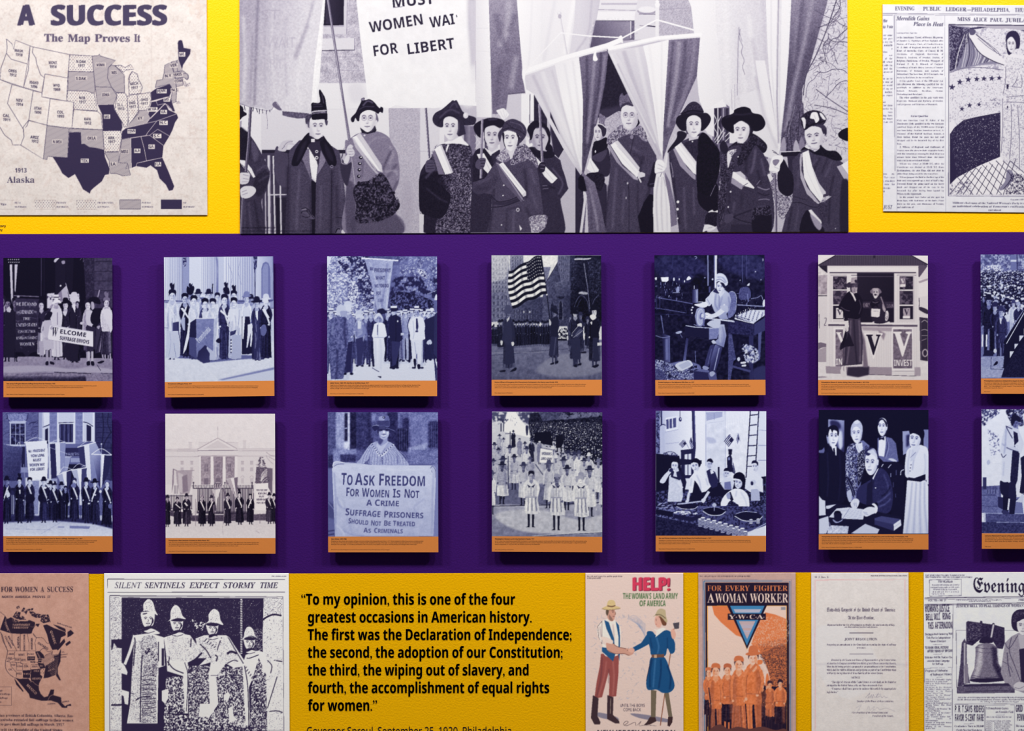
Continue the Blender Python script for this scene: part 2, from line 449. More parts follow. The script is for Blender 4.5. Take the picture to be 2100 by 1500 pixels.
      for q in (-1, 1):
        s.poly([(cx+q*wid*.02, hip-H*.04), (cx+q*wid*.4, hip-H*.04), (cx+q*wid*.36+st, hip+H*.22), (cx+q*wid*.33+st*2, foot-H*.03), (cx+q*wid*.1+st*2, foot-H*.03), (cx+q*wid*.06, hip+H*.1)], N(sk, -8*q*d))
        s.stroke([cx+q*wid*.2, hip+H*.04, cx+q*wid*.2+st, foot-H*.05], wid*.04, N(sk, -24))
        s.ell(legs, cx+q*wid*.25+st*2, foot-H*.015, wid*.14, H*.016)
    up = [(cx-hw*.3, sh-hh*.2), (cx+hw*.3, sh-hh*.2), (cx+wid*.36, sh+hh*.14), (cx+wid*.45, sh+H*.12), (cx+wid*.37, sh+H*.22), (cx+wid*.42, hip+H*.02), (cx, hip+H*.035), (cx-wid*.42, hip+H*.02), (cx-wid*.37, sh+H*.22), (cx-wid*.45, sh+H*.12), (cx-wid*.36, sh+hh*.14)]
    s.poly(up, coat, True)
    s.a = .55; s.b = wid*.06
    s.poly([(cx+d*wid*.12, sh+hh*.3), (cx+d*wid*.4, sh+hh*.3), (cx+d*wid*.42, hip), (cx+d*wid*.4, hemy-H*.03), (cx+d*wid*.2, hemy-H*.03)], N(coat, -34))
    s.a = 1; s.b = 0
    sl = coat if sleeve is None else sleeve
    for q in (-1, 1):
      f = r.uniform(.1, .75); hx, hy = cx+q*wid*(.5-.42*f), hip+H*(.01-.1*f)
      s.stroke([cx+q*wid*.36, sh+hh*.3, cx+q*wid*.47, sh+H*.15, hx+q*wid*.05, hy-H*.01], wid*.17, N(sl, 9), True)
      s.stroke([cx+q*wid*.3, sh+hh*.7, cx+q*wid*.36, sh+H*.17, hx, hy+H*.02], wid*.04, N(sl, -28), True)
      s.ell(facet-20, hx, hy, wid*.075, wid*.09)
    s.stroke([cx-wid*.36, hip-H*.075, cx+wid*.36, hip-H*.07], wid*.05, N(coat, -25))
    if sash:
      q = 1 if sash > 0 else -1
      s.poly([(cx-q*wid*.27, sh+hh*.08), (cx-q*wid*.1, sh), (cx+q*wid*.34, hip-H*.09), (cx+q*wid*.3, hip-H*.03)], 228)
      s.stroke([cx-q*wid*.2, sh+hh*.06, cx+q*wid*.31, hip-H*.06], wid*.03, 180)
    s.poly([(cx-hw*.28, cy), (cx+hw*.28, cy), (cx+hw*.4, sh+hh*.2), (cx, sh+hh*.5), (cx-hw*.4, sh+hh*.2)], N(facet, -30))
    if hat != 'h': s.hat('h', cx, cy, hw, hh, 50)
    s.ell(facet, cx, cy+hh*.03, hw*.46, hh*.47, d*6)
    s.a = .8; s.ell(N(facet, -48), cx+d*hw*.27, cy+hh*.08, hw*.17, hh*.32)
    for q in (-1, 1): s.ell(N(facet, -105), cx+q*hw*.19-d*hw*.05, cy-hh*.05, hw*.1, hh*.055)
    s.stroke([cx-hw*.14-d*hw*.05, cy+hh*.25, cx+hw*.12-d*hw*.05, cy+hh*.25], hh*.05, N(facet, -85))
    s.stroke([cx-d*hw*.05, cy-hh*.02, cx-d*hw*.08, cy+hh*.13], hh*.05, N(facet, -45)); s.a = 1
    s.hat(hat, cx, cy, hw, hh, hatt)
    s.mottle(11, wid*.09, int(cx) % 40, [cx-wid*.6, sh, cx+wid*.6, sh, cx+wid*.6, hemy, cx-wid*.6, hemy], False)
  # ------------------------------------------------ reading the drawings
  def run(s, src):
    for ln in src.strip().splitlines():
      ln = ln.strip()
      if not ln or ln[0] == ';': continue
      op, _, rest = ln.partition(' ')
      if op == 't':                            # t font color x y h w ang slant text
        a = rest.split(' ', 8)
        s.text(a[0], a[1], *[float(v) for v in a[2:7]], a[8], float(a[7])); continue
      if op == 'T':                            # T font color x y w h lh text
        a = rest.split(' ', 7)
        s.para(a[0], a[1], *[float(v) for v in a[2:7]], a[7]); continue
      a = rest.split(); F = lambda i: [float(v) for v in a[i:]]
      if op == '@': s.ox, s.oy, s.k = F(0)
      elif op == 'C':                          # harden the tones towards two inks
        lo, hi = s.col(a[0]), s.col(a[1]); t = np.clip(((s.c.mean(2)-lo.mean())/(hi.mean()-lo.mean())-.5)*float(a[2])+.5, 0, 1)[..., None]; s.c[:] = lo*(1-t)+hi*t
      elif op == 'b': s.b = float(a[0])
      elif op == 'a': s.a = float(a[0])
      elif op == 'f': s.poly(F(1), a[0])
      elif op == 's': s.poly(F(1), a[0], True)
      elif op == 'r': x, y, X, Y = F(1); s.poly([x, y, X, y, X, Y, x, Y], a[0])
      elif op in 'gG': s.grad(F(6), a[0], a[1], *[float(v) for v in a[2:6]], op == 'G')
      elif op == 'l': s.stroke(F(2), float(a[0]), a[1])
      elif op == 'k': s.stroke(F(2), float(a[0]), a[1], True)
      elif op == 'e': s.ell(a[0], *F(1))
      elif op == 'n': s.mottle(float(a[0]), float(a[1]), int(a[2]), F(3))
      elif op == 'q': s.blotch(float(a[0]), float(a[1]), int(a[2]), a[3], F(4))
      elif op == 'h': s.face(*F(0))
      elif op == 'H': s.hat(a[0], *[float(v) for v in a[1:5]], a[5])
      elif op == 'p':                          # p cx top foot wid coat face hat hattone skirt sash legs hem
        s.person(float(a[0]), float(a[1]), float(a[2]), float(a[3]), float(a[4]), float(a[5]), a[6], a[7], float(a[8]), float(a[9]), float(a[10]), None, float(a[11]) if len(a) > 11 else .9)
      elif op == 'x': s.pattern(a[0], a[1], F(2))
      elif op == 'o': s.stroke(F(2)+F(2)[:2], float(a[0]), a[1])
      elif op == 'F': FUN[a[0]](s, *F(1))
      else: raise ValueError(ln)
    s.b = 0; s.a = 1
  def grain(s, amp, size=1.0):
    k, s.k = s.k, 1.0
    n = s.noise(size, 7)*.6 + (s.rng.rand(s.h, s.w).astype(np.float32)-.5)*1.2
    s.k = k
    lum = s.c.mean(2); fall = np.clip(1.15-abs(lum-128)/128, .25, 1)
    s.c += (n*amp*fall)[..., None]
  def grid(s):
    """vertex colours, one per picture-space step, (h+1, w+1, 3) in 0..1"""
    c = np.clip(s.c, 0, 255)/255
    d = c.reshape(s.h//2, 2, s.w//2, 2, 3).mean((1, 3)) if s.h % 2 == 0 and s.w % 2 == 0 else c[:s.h//2*2, :s.w//2*2].reshape(s.h//2, 2, s.w//2, 2, 3).mean((1, 3))
    return d
FUN = {}
def load_glyphs(bpy, need):
  """outlines of every letter used, one letter per line, a bar after it to find its advance"""
  chars = "ABCDEFGHIJKLMNOPQRSTUVWXYZabcdefghijklmnopqrstuvwxyz0123456789.,;:!?'\"-\u2014\u201c\u201d\u2019()&/"
  for f in 'GSBIJFN':
    own = [ch for ch in chars if f == 'G' or (font_char(ch, f) != ch and ch in need.get(f, ''))]
    if not own: continue
    cu = bpy.data.curves.new('lettering', 'FONT'); cu.size = 1.0; cu.resolution_u = 3; cu.fill_mode = 'FRONT'; cu.space_line = 4.0
    cu.body = '\n'.join(font_char(ch, f) + '|' for ch in own) + '\n|'
    ob = bpy.data.objects.new('lettering', cu); bpy.context.scene.collection.objects.link(ob)
    dg = bpy.context.evaluated_depsgraph_get(); dg.update()
    me = bpy.data.meshes.new_from_object(ob.evaluated_get(dg))
    co = np.zeros(len(me.vertices)*3); me.vertices.foreach_get('co', co); co = co.reshape(-1, 3)[:, :2]
    me.calc_loop_triangles()
    tr = np.zeros(len(me.loop_triangles)*3, int); me.loop_triangles.foreach_get('vertices', tr)
    t = co[tr.reshape(-1, 3)]
    ys = t[..., 1].mean(1)
    step = 4.0
    row = np.round((.3-ys)/step).astype(int)
    bar = t[row == len(own)]
    bx0, bw = bar[..., 0].min(), bar[..., 0].max()
    for i, ch in enumerate(own):
      g = t[row == i]
      if not len(g): continue
      adv = g[..., 0].max() - bw
      g = g[g[..., 0].mean(1) < adv + bx0*0.5 - 1e-4].copy()
      g[..., 1] += i*step
      GLYPH[(f, ch)] = (g, adv)
    bpy.data.objects.remove(ob); bpy.data.curves.remove(cu); bpy.data.meshes.remove(me)
def vines(s):
  r = np.random.RandomState(5)
  for i in range(34):
    x, y = r.uniform(950, 1220), r.uniform(0, 900); p = [x, y]; a = r.uniform(0, 6.28)
    for k in range(6):
      a += r.uniform(-.6, .6); x += 34*math.cos(a); y += 34*math.sin(a)
      if x < 1085-y*.34+60 and y < 450: x += 60
      p += [max(x, 935), y]
    s.stroke(p, r.choice([2, 2.5, 4]), r.choice([70, 95, 120]), True)
  for i in range(330):
    x, y = r.uniform(945, 1225), r.uniform(0, 960)
    if x < 1105-y*.31: continue
    a = r.uniform(0, 6.28); l = r.uniform(10, 45)
    s.stroke([x, y, x+l*math.cos(a)*.5+4, y+l*math.sin(a)*.5, x+l*math.cos(a), y+l*math.sin(a)], r.choice([1.5, 2, 2.5]), r.choice([85, 110, 130]), True)
  s.stroke([1150, 0, 1090, 180, 1020, 350, 960, 470, 940, 600], 6, 85, True)
  s.stroke([1020, 560, 1100, 620, 1220, 700], 5, 90, True)
  s.stroke([1010, 660, 1120, 680, 1220, 720], 4, 75, True)
  for i in range(9): s.stroke([970, 480+i*52, 1225, 460+i*52], 1.2, 165)
FUN['vines'] = vines

def stars1(s):
  for r in range(2):
    for i in range(6): s.ell(225, 82+i*20+r*3, 84+r*26, 5, 5)
FUN['stars1'] = stars1
def silk(s):
  r = np.random.RandomState(3); s.b = 3; s.a = .7
  for i in range(60):
    x, y = r.uniform(152, 370), r.uniform(480, 985); l = r.uniform(10, 40)
    s.stroke([x, y, x+l*.5, y+r.uniform(-12, 12), min(x+l, 374), y+r.uniform(-10, 10)], r.uniform(3, 8), r.choice([28, 34, 96, 120, 140]), True)
  s.b = 0; s.a = 1
FUN['silk'] = silk
def skirt(s, x0, x1, y0, y1):
  for i in range(6):
    t = i/5; s.stroke([x0+70+t*40, y0, x0+(x1-x0)*t, y1-20*(t)], 10, 130 if i % 2 else 44)
FUN['skirt'] = skirt
def flutes(s, x0, x1, y0, y1, n):
  for i in range(int(n)):
    x = x0+(x1-x0)*(i+.5)/n
    s.a = .45; s.stroke([x, y0, x, y1], (x1-x0)/n*.35, 120); s.a = .35; s.stroke([x+(x1-x0)/n*.4, y0, x+(x1-x0)/n*.4, y1], 3, 240)
  s.a = 1
FUN['flutes'] = flutes
def drape(s, x0, y0, x1, y1):
  r = np.random.RandomState(int(x0)); s.b = 2; s.a = .55
  for i in range(12):
    x, y = r.uniform(x0+6, x1-6), r.uniform(y0, y1-60)
    s.stroke([x, y, x+r.uniform(-10, 10), y+60, x+r.uniform(-16, 16), min(y+150, y1)], r.uniform(4, 8), r.choice([90, 120, 150, 236, 240]), True)
  s.b = 0; s.a = 1
FUN['drape'] = drape
def beads(s):
  for i in range(9): s.ell(225 if i % 2 else 40, 708+(i % 2)*4, 870+i*15, 7, 8)
FUN['beads'] = beads
def row(s, x0, x1, y, n, t0, t1):
  r = np.random.RandomState(int(x0))
  for i in range(int(n)):
    x = x0+(x1-x0)*(i+.5)/n; yy = y+r.uniform(-14, 30)
    s.person(x, yy, yy+470, 76, r.choice([t0, t0-20, t0+60]), r.uniform(t1-30, t1), r.choice(['m', 'm', 'b']), r.choice([225, 205, 190]), 70, 0, 40)
FUN['row'] = row
def facade(s, x0, x1, y0, y1, dx, dy, h):
  y = y0
  while y < y1:
    x = x0
    while x < x1-dx*.4:
      s.a = .5; s.stroke([x+dx*.4, y, x+dx*.4, y+h], dx*.35, 50); s.a = .3; s.stroke([x+dx*.7, y, x+dx*.7, y+h], dx*.15, 200); x += dx
    s.a = .35; s.stroke([x0, y+h+dy*.1, x1, y+h+dy*.1], 3, 60); y += dy
  s.a = 1
FUN['facade'] = facade
def rank(s):
  r = np.random.RandomState(4)
  for i in range(5): s.person(72+i*14, 735+r.uniform(0, 30), 950, 40, 40, 120, 'b', 36, 40, 0, 60)
  for i in range(15):
    x = 140+i*27
    s.person(x, 712+r.uniform(-6, 14), 985-i*2.4, 48, r.choice([30, 38, 46]), 140, 'b', 34, 34, 0, 90, hem=.92)
  for i in range(4): s.person(560+i*24, 712+r.uniform(-4, 10), 955, 46, 40, 140, 'b', 36, 36, 0, 80, hem=.92)
FUN['rank'] = rank
def flag(s):
  # a striped flag streaming to the left of its pole, in the drawing's own units
  top = [(232, 218), (300, 190), (400, 130), (470, 90), (545, 66)]
  bot = [(270, 588), (370, 540), (450, 500), (530, 470), (598, 440)]
  top = smooth_open(top, 6); bot = smooth_open(bot, 6); n = 13
  P = lambda u, v: top[u]*(1-v)+bot[u]*v + np.array([-26*math.sin(v*3.14)*(1-u/24), 9*math.sin(u*.55)*1.0])
  U = len(top)
  for k in range(n):
    a, b = k/n, (k+1)/n
    q = [P(u, a) for u in range(U)]+[P(u, b) for u in range(U-1, -1, -1)]
    s.poly(q, 26 if k % 2 == 0 else 236)
  q = [P(u, 0) for u in range(12, U)]+[P(u, .54) for u in range(U-1, 11, -1)]
  s.poly(q, 30)
  for r in range(6):
    for c in range(8):
      v = .05+r*.083; u = 12.6+c*1.45+(r % 2)*.2
      a = P(int(u), v)*(1-u % 1)+P(min(int(u)+1, U-1), v)*(u % 1); s.ell(235, a[0], a[1], 5.5, 4.5)
  s.b = 6; s.a = .35
  for u in (4, 9, 15, 20):
    s.stroke(np.array([P(u, .02), P(u, .5), P(u, .98)]).ravel(), 18, 20, True)
  s.b = 0; s.a = 1
  for y in (240, 350, 450): s.ell(225, 566+(y-240)*.17, y, 8, 9)
FUN['flag'] = flag
def specks(s, x0, x1, y0, y1, n):
  r = np.random.RandomState(int(x0+n))
  for i in range(int(n)):
    x, y = r.uniform(x0, x1), r.uniform(y0, y1); v = r.uniform(70, 190)
    s.stroke([x, y, x+r.uniform(-4, 4), y+r.uniform(6, 34)], r.uniform(2, 6), v)
FUN['specks'] = specks
def pegs(s):
  for r in range(6):
    for c in range(11):
      x, y = 850+c*15+r*24+(c*3), 664-r*13+c*5
      if x < 1130-(0 if r else 100): s.stroke([x, y, x, y-16], 5, 60 if (c+r) % 2 else 240); s.ell(236, x+4, y-17, 4, 3)
  for c in range(9): s.ell(60, 862+c*15, 660+c*4.4, 5, 6); s.ell(60, 868+c*15, 684+c*4, 4, 5)
FUN['pegs'] = pegs

def boards(s):
  for i in range(46):
    x = 90+i*23; t = max(66, 165-(x-70)*.62) if x < 230 else (66 if x < 970 else 66+(x-970)*.55)
    s.stroke([x, t, x, 165], 2.5, 52)
FUN['boards'] = boards
def vboards(s, x0, x1, y0, y1):
  for i in range(40):
    x = x0+(x1-x0)*i/39; s.stroke([x, y0, x, y1], 2, 178)
FUN['vboards'] = vboards
def vee(s, x0, x1, y0, y1, c):
  w = x1-x0; h = y1-y0; X = lambda u, v: (x0+u*w, y0+v*h)
  s.poly([X(0, 0), X(.45, 0), X(.45, .06), X(.36, .08), X(.58, .6), X(.8, .1), X(.68, .06), X(.68, 0), X(1, 0), X(1, .06), X(.92, .09), X(.53, 1), X(.47, 1), X(.08, .08), X(0, .06)], c)
FUN['vee'] = vee
def heads(s):
  r = np.random.RandomState(8)
  y = 225
  while y < 640:
    sz = 9+(y-225)*.055; x = 100+r.uniform(0, sz)
    while x < 1180:
      yy = y+r.uniform(-sz, sz)*.6; t = r.choice([30, 40, 60, 90]); 
      s.poly([(x-sz*1.1, yy+sz*2.6), (x-sz*.8, yy+sz*.9), (x+sz*.8, yy+sz*.9), (x+sz*1.1, yy+sz*2.6)], r.choice([26, 40, 60, 90, 205], p=[.34, .3, .16, .1, .1]), True)
      s.ell(r.choice([226, 200, 170]), x, yy, sz*.55, sz*.75)
      s.ell(r.choice([40, 50, 215, 160], p=[.45, .25, .2, .1]), x+r.uniform(-2, 2), yy-sz*.6, sz*.85, sz*.42, r.uniform(-20, 20))
      s.ell(60, x+sz*.25, yy+sz*.2, sz*.25, sz*.4)
      x += sz*r.uniform(1.3, 2.3)
    y += sz*1.05
FUN['heads'] = heads
def brickb(s, x0, x1, y0, y1):
  y = y0
  while y < y1:
    s.a = .5; s.stroke([x0, y, x1, y], 2, 70); s.a = .35; s.stroke([x0, y+4, x1, y+4], 2, 150); y += 10
  s.a = 1; s.mottle(8, 12, 3, [x0, y0, x1, y0, x1, y1, x0, y1], False)
FUN['brickb'] = brickb
def brick(s):
  brickb(s, 20, 376, 54, 380)
  r = np.random.RandomState(2)
  for i in range(60):
    x, y = r.uniform(30, 370), r.uniform(60, 360); a = r.uniform(-.9, .2)
    s.stroke([x, y, x+30*math.cos(a), y+30*math.sin(a)-8, x+70*math.cos(a), y+60*math.sin(a)], r.uniform(2, 4), r.choice([58, 70, 140]), True)
  for i in range(26):
    x, y = r.uniform(940, 1095), r.uniform(60, 600)
    s.stroke([x, y, x+r.uniform(-30, 30), y+30, x+r.uniform(-40, 40), y+70], 3, 50, True)
FUN['brick'] = brick
def folds(s):
  for i in range(9):
    s.a = .6; s.stroke([590+i*14, 170, 588+i*14+(i % 3)*3, 342], 6, [150, 30, 110][i % 3])
  s.a = 1
FUN['folds'] = folds
def pickets(s, x0, x1, y0, y1):
  x = x0
  while x < x1: s.stroke([x, y0, x, y1], 5, 170); x += 16
FUN['pickets'] = pickets
def mwin(s):
  s.a = .6
  for x in (230, 325, 820, 910):
    for y in (548, 612): s.poly([(x-14, y-16), (x+14, y-16), (x+14, y+16), (x-14, y+16)], 150); s.stroke([x-16, y-18, x+16, y-18], 4, 120)
    s.stroke([x-20, 690, x, 672, x+20, 690], 5, 140, True); s.poly([(x-14, 694), (x+14, 694), (x+14, 750), (x-14, 750)], 165)
  for x in (466, 582, 694):
    s.poly([(x-16, 560), (x+16, 560), (x+16, 630), (x-16, 630)], 100); s.stroke([x, 560, x, 630], 4, 170); s.stroke([x-16, 595, x+16, 595], 4, 170)
    s.stroke([x-26, 690, x-16, 668, x, 660, x+16, 668, x+26, 690], 6, 176, True); s.poly([(x-20, 694), (x+20, 694), (x+20, 760), (x-20, 760)], 96)
  s.a = 1
FUN['mwin'] = mwin
def mfence(s, x0, x1, y0, y1):
  x = x0
  while x < x1: s.stroke([x, y0, x, y1], 5.5, 66 if (x//15) % 2 < 1 else 84); s.stroke([x+8, y0+6, x+8, y1], 6, 190); x += 15
  s.stroke([x0, y0+8, x1, y0+8], 5, 60); s.stroke([x0, y1-6, x1, y1-6], 5, 60)
FUN['mfence'] = mfence
def mspike(s):
  for i in range(40):
    x = 330+i*15.2
    if 545 < x < 615: continue
    s.stroke([x, 796, x, 770], 4, 70); s.ell(70, x, 770, 4, 7)
  for i in range(4): s.stroke([155+i*11, 850, 155+i*11, 766], 4, 90)
  for x in (342, 648, 914): s.stroke([x, 800, x, 735], 8, 80); s.ell(80, x, 740, 8, 8)
FUN['mspike'] = mspike
def scroll(s):
  for k in range(3):
    x = 558+k*22; s.stroke([x-12, 790, x-14, 760, x, 745, x+12, 760, x+2, 775], 5, 70, True)
  s.stroke([545, 800, 620, 800], 6, 60); s.stroke([545, 740, 580, 725, 618, 740], 4, 90, True)
FUN['scroll'] = scroll
def fir(s):
  r = np.random.RandomState(6)
  for i in range(150):
    y = r.uniform(485, 740); w = 8+(y-485)*.28; x = 1008+r.uniform(-w, w)*min(1, 1.0)
    d = 1 if x > 1008 else -1
    s.stroke([x, y, x+d*r.uniform(8, 20), y+r.uniform(2, 14)], r.uniform(3, 6), r.choice([70, 84, 100, 176], p=[.35, .3, .25, .1]))
  for i in range(12):
    a = r.uniform(620, 730); s.stroke([1000, a+40, 1030, a, 1060, a-20], 4, 200, True)
FUN['fir'] = fir

def grille(s):
  s.b = 2
  for i in range(5): s.stroke([760+i*22, 214, 760+i*22, 420], 6, 96); s.stroke([1050+i*20, 150, 1050+i*20, 400], 6, 92)
  for i in range(6): s.stroke([1040, 170+i*40, 1136, 160+i*40], 3, 84)
FUN['grille'] = grille
def blouse(s):
  for i in range(34):
    x = 400+i*13; s.a = .5
    s.stroke([570+(x-600)*.55, 390, x, 480, x+(x-600)*.1, 566], 3, 90 if i % 2 else 200, True)
  s.a = 1; s.mottle(16, 6, 4, [480, 360, 700, 365, 850, 570, 470, 562, 400, 540])
FUN['blouse'] = blouse
def ruffle(s):
  for t in np.linspace(0, 1, 14):
    x, y = (484+88*t, 362+115*t); s.ell(90 if int(t*13) % 2 else 196, x, y, 7, 6)
    x, y = (700-128*t, 368+110*t); s.ell(90 if int(t*13) % 2 else 196, x, y, 7, 6)
FUN['ruffle'] = ruffle
def cloth(s):
  r = np.random.RandomState(3); s.mottle(5, 40, 4, [110, 580, 1100, 580, 1100, 1262, 125, 1262]); s.mottle(5, 5, 9, [110, 580, 1100, 580, 1100, 1262, 125, 1262])
  s.b = 6; s.a = .45
  for p, c in (([150, 880, 170, 960, 260, 1010], 130), ([160, 900, 190, 930, 210, 990], 205), ([120, 640, 135, 900, 130, 1200], 130), ([1090, 640, 1080, 900, 1075, 1240], 140), ([200, 1200, 300, 1250, 420, 1260], 140), ([1000, 900, 900, 980, 940, 1050], 150), ([240, 1100, 280, 1180, 300, 1260], 150), ([600, 600, 800, 620, 1000, 600], 205), ([140, 1150, 200, 1210, 220, 1260], 205)):
    s.stroke(p, 16, c, True)
  s.b = 0; s.a = 1
FUN['cloth'] = cloth
def bystanders(s):
  r = np.random.RandomState(5)
  y = 150
  while y < 520:
    sz = 5+(y-150)*.022; x = 440+r.uniform(0, sz)+max(0, (y-330)*1.9)
    while x < 1144:
      if r.rand() < .72:
        yy = y+r.uniform(-sz, sz); s.ell(r.choice([215, 190, 150, 110]), x, yy, sz*.6, sz*.8)
        s.ell(r.choice([24, 40, 205], p=[.6, .25, .15]), x, yy-sz*.6, sz*.9, sz*.4); s.ell(60, x+sz*.3, yy+sz*.2, sz*.25, sz*.4)
        if r.rand() < .3: s.poly([(x-sz*.3, yy+sz), (x+sz*.3, yy+sz), (x, yy+sz*2.4)], 200)
      x += sz*r.uniform(1.7, 3.4)
    y += sz*1.3
FUN['bystanders'] = bystanders
def belts(s):
  for x, y, h in ((448, 880, 170), (692, 885, 175), (935, 890, 180)):
    s.stroke([x-55, y, x+55, y], 10, 150)
    for k in range(6): s.a = .7; s.stroke([x-44+k*17, y+8, x-52+k*21, y+h*.8], 7, 70 if k % 2 else 235)
    s.a = 1
    s.poly([(x-40, y-125), (x, y-100), (x+40, y-125), (x+22, y-90), (x, y-104), (x-22, y-90)], 60)
    s.stroke([x, y-100, x, y-10], 4, 110)
    for k in range(3): s.ell(60, x, y-85+k*26, 3, 3)
    s.a = .6; s.b = 4; s.stroke([x-30, y-60, x-20, y-20, x-30, y-5], 10, 150, True); s.stroke([x+32, y-70, x+24, y-30, x+30, y-5], 10, 110, True); s.b = 0; s.a = 1
FUN['belts'] = belts
def vboards2(s):
  for i in range(14): s.a = .5; s.stroke([760+i*16, 70, 756+i*15, 720], 2, 176)
  for i in range(9): s.stroke([570+i*20, 180, 568+i*20, 700], 2, 184)
  s.a = 1
FUN['vboards2'] = vboards2
def pflag(s, x0, y0, x1, y1, x2, y2):
  A, B, C = np.array([x0, y0]), np.array([x1, y1]), np.array([x2, y2]); D = A+C-B
  n = 9
  for k in range(n):
    a, b = k/n, (k+1)/n
    s.poly([B+(C-B)*a, B+(C-B)*b, A+(D-A)*b, A+(D-A)*a], 60 if k % 2 == 0 else 215)
  s.poly([B, B+(C-B)*.5, B+(C-B)*.5+(A-B)*.45, B+(A-B)*.45][::1], 50)
FUN['pflag'] = pflag
def lenses(s):
  r = np.random.RandomState(3)
  for i in range(26):
    x, y = r.uniform(255, 470), r.uniform(1040, 1075); s.ell(215, x, y, 16, 6, 8); s.stroke([x-14, y+5, x+14, y+7], 3, 60)
  for i in range(18): s.ell(150, r.uniform(75, 270), r.uniform(960, 1010), 18, 5, r.uniform(-20, 20)); s.ell(40, r.uniform(75, 270), r.uniform(965, 1015), 14, 5)
  for i in range(9):
    for row in (0, 1):
      x, y = 505+i*55+row*26, 1100+i*15-row*14+20
      if row and i > 7: continue
      n = 5
      for k in range(n, -1, -1):
        s.ell(60, x, y+k*13+5, 22, 9); s.ell(226 if k == 0 else 190, x, y+k*13, 22, 8)
  for x, y in ((1000, 1125), (1070, 1120)):
    for k in range(3, -1, -1): s.ell(60, x, y+k*12+4, 18, 7); s.ell(215, x, y+k*12, 18, 6)
FUN['lenses'] = lenses
def pleats(s):
  s.b = 5; s.a = .6
  for i in range(9):
    x = 960+i*20; s.stroke([x, 760, x-10+(i-4)*4, 1000, x-14+(i-4)*14, 1262], 9, 130 if i % 2 else 232, True)
  s.b = 0; s.a = 1
FUN['pleats'] = pleats
def ruled(s):
  for i in range(7): s.stroke([320+i*2, 1106-i*13, 490, 1114-i*12], 1.5, 150); s.stroke([190+i*14, 1092-i*10, 300+i*8, 1100-i*12], 1.5, 160)
FUN['ruled'] = ruled

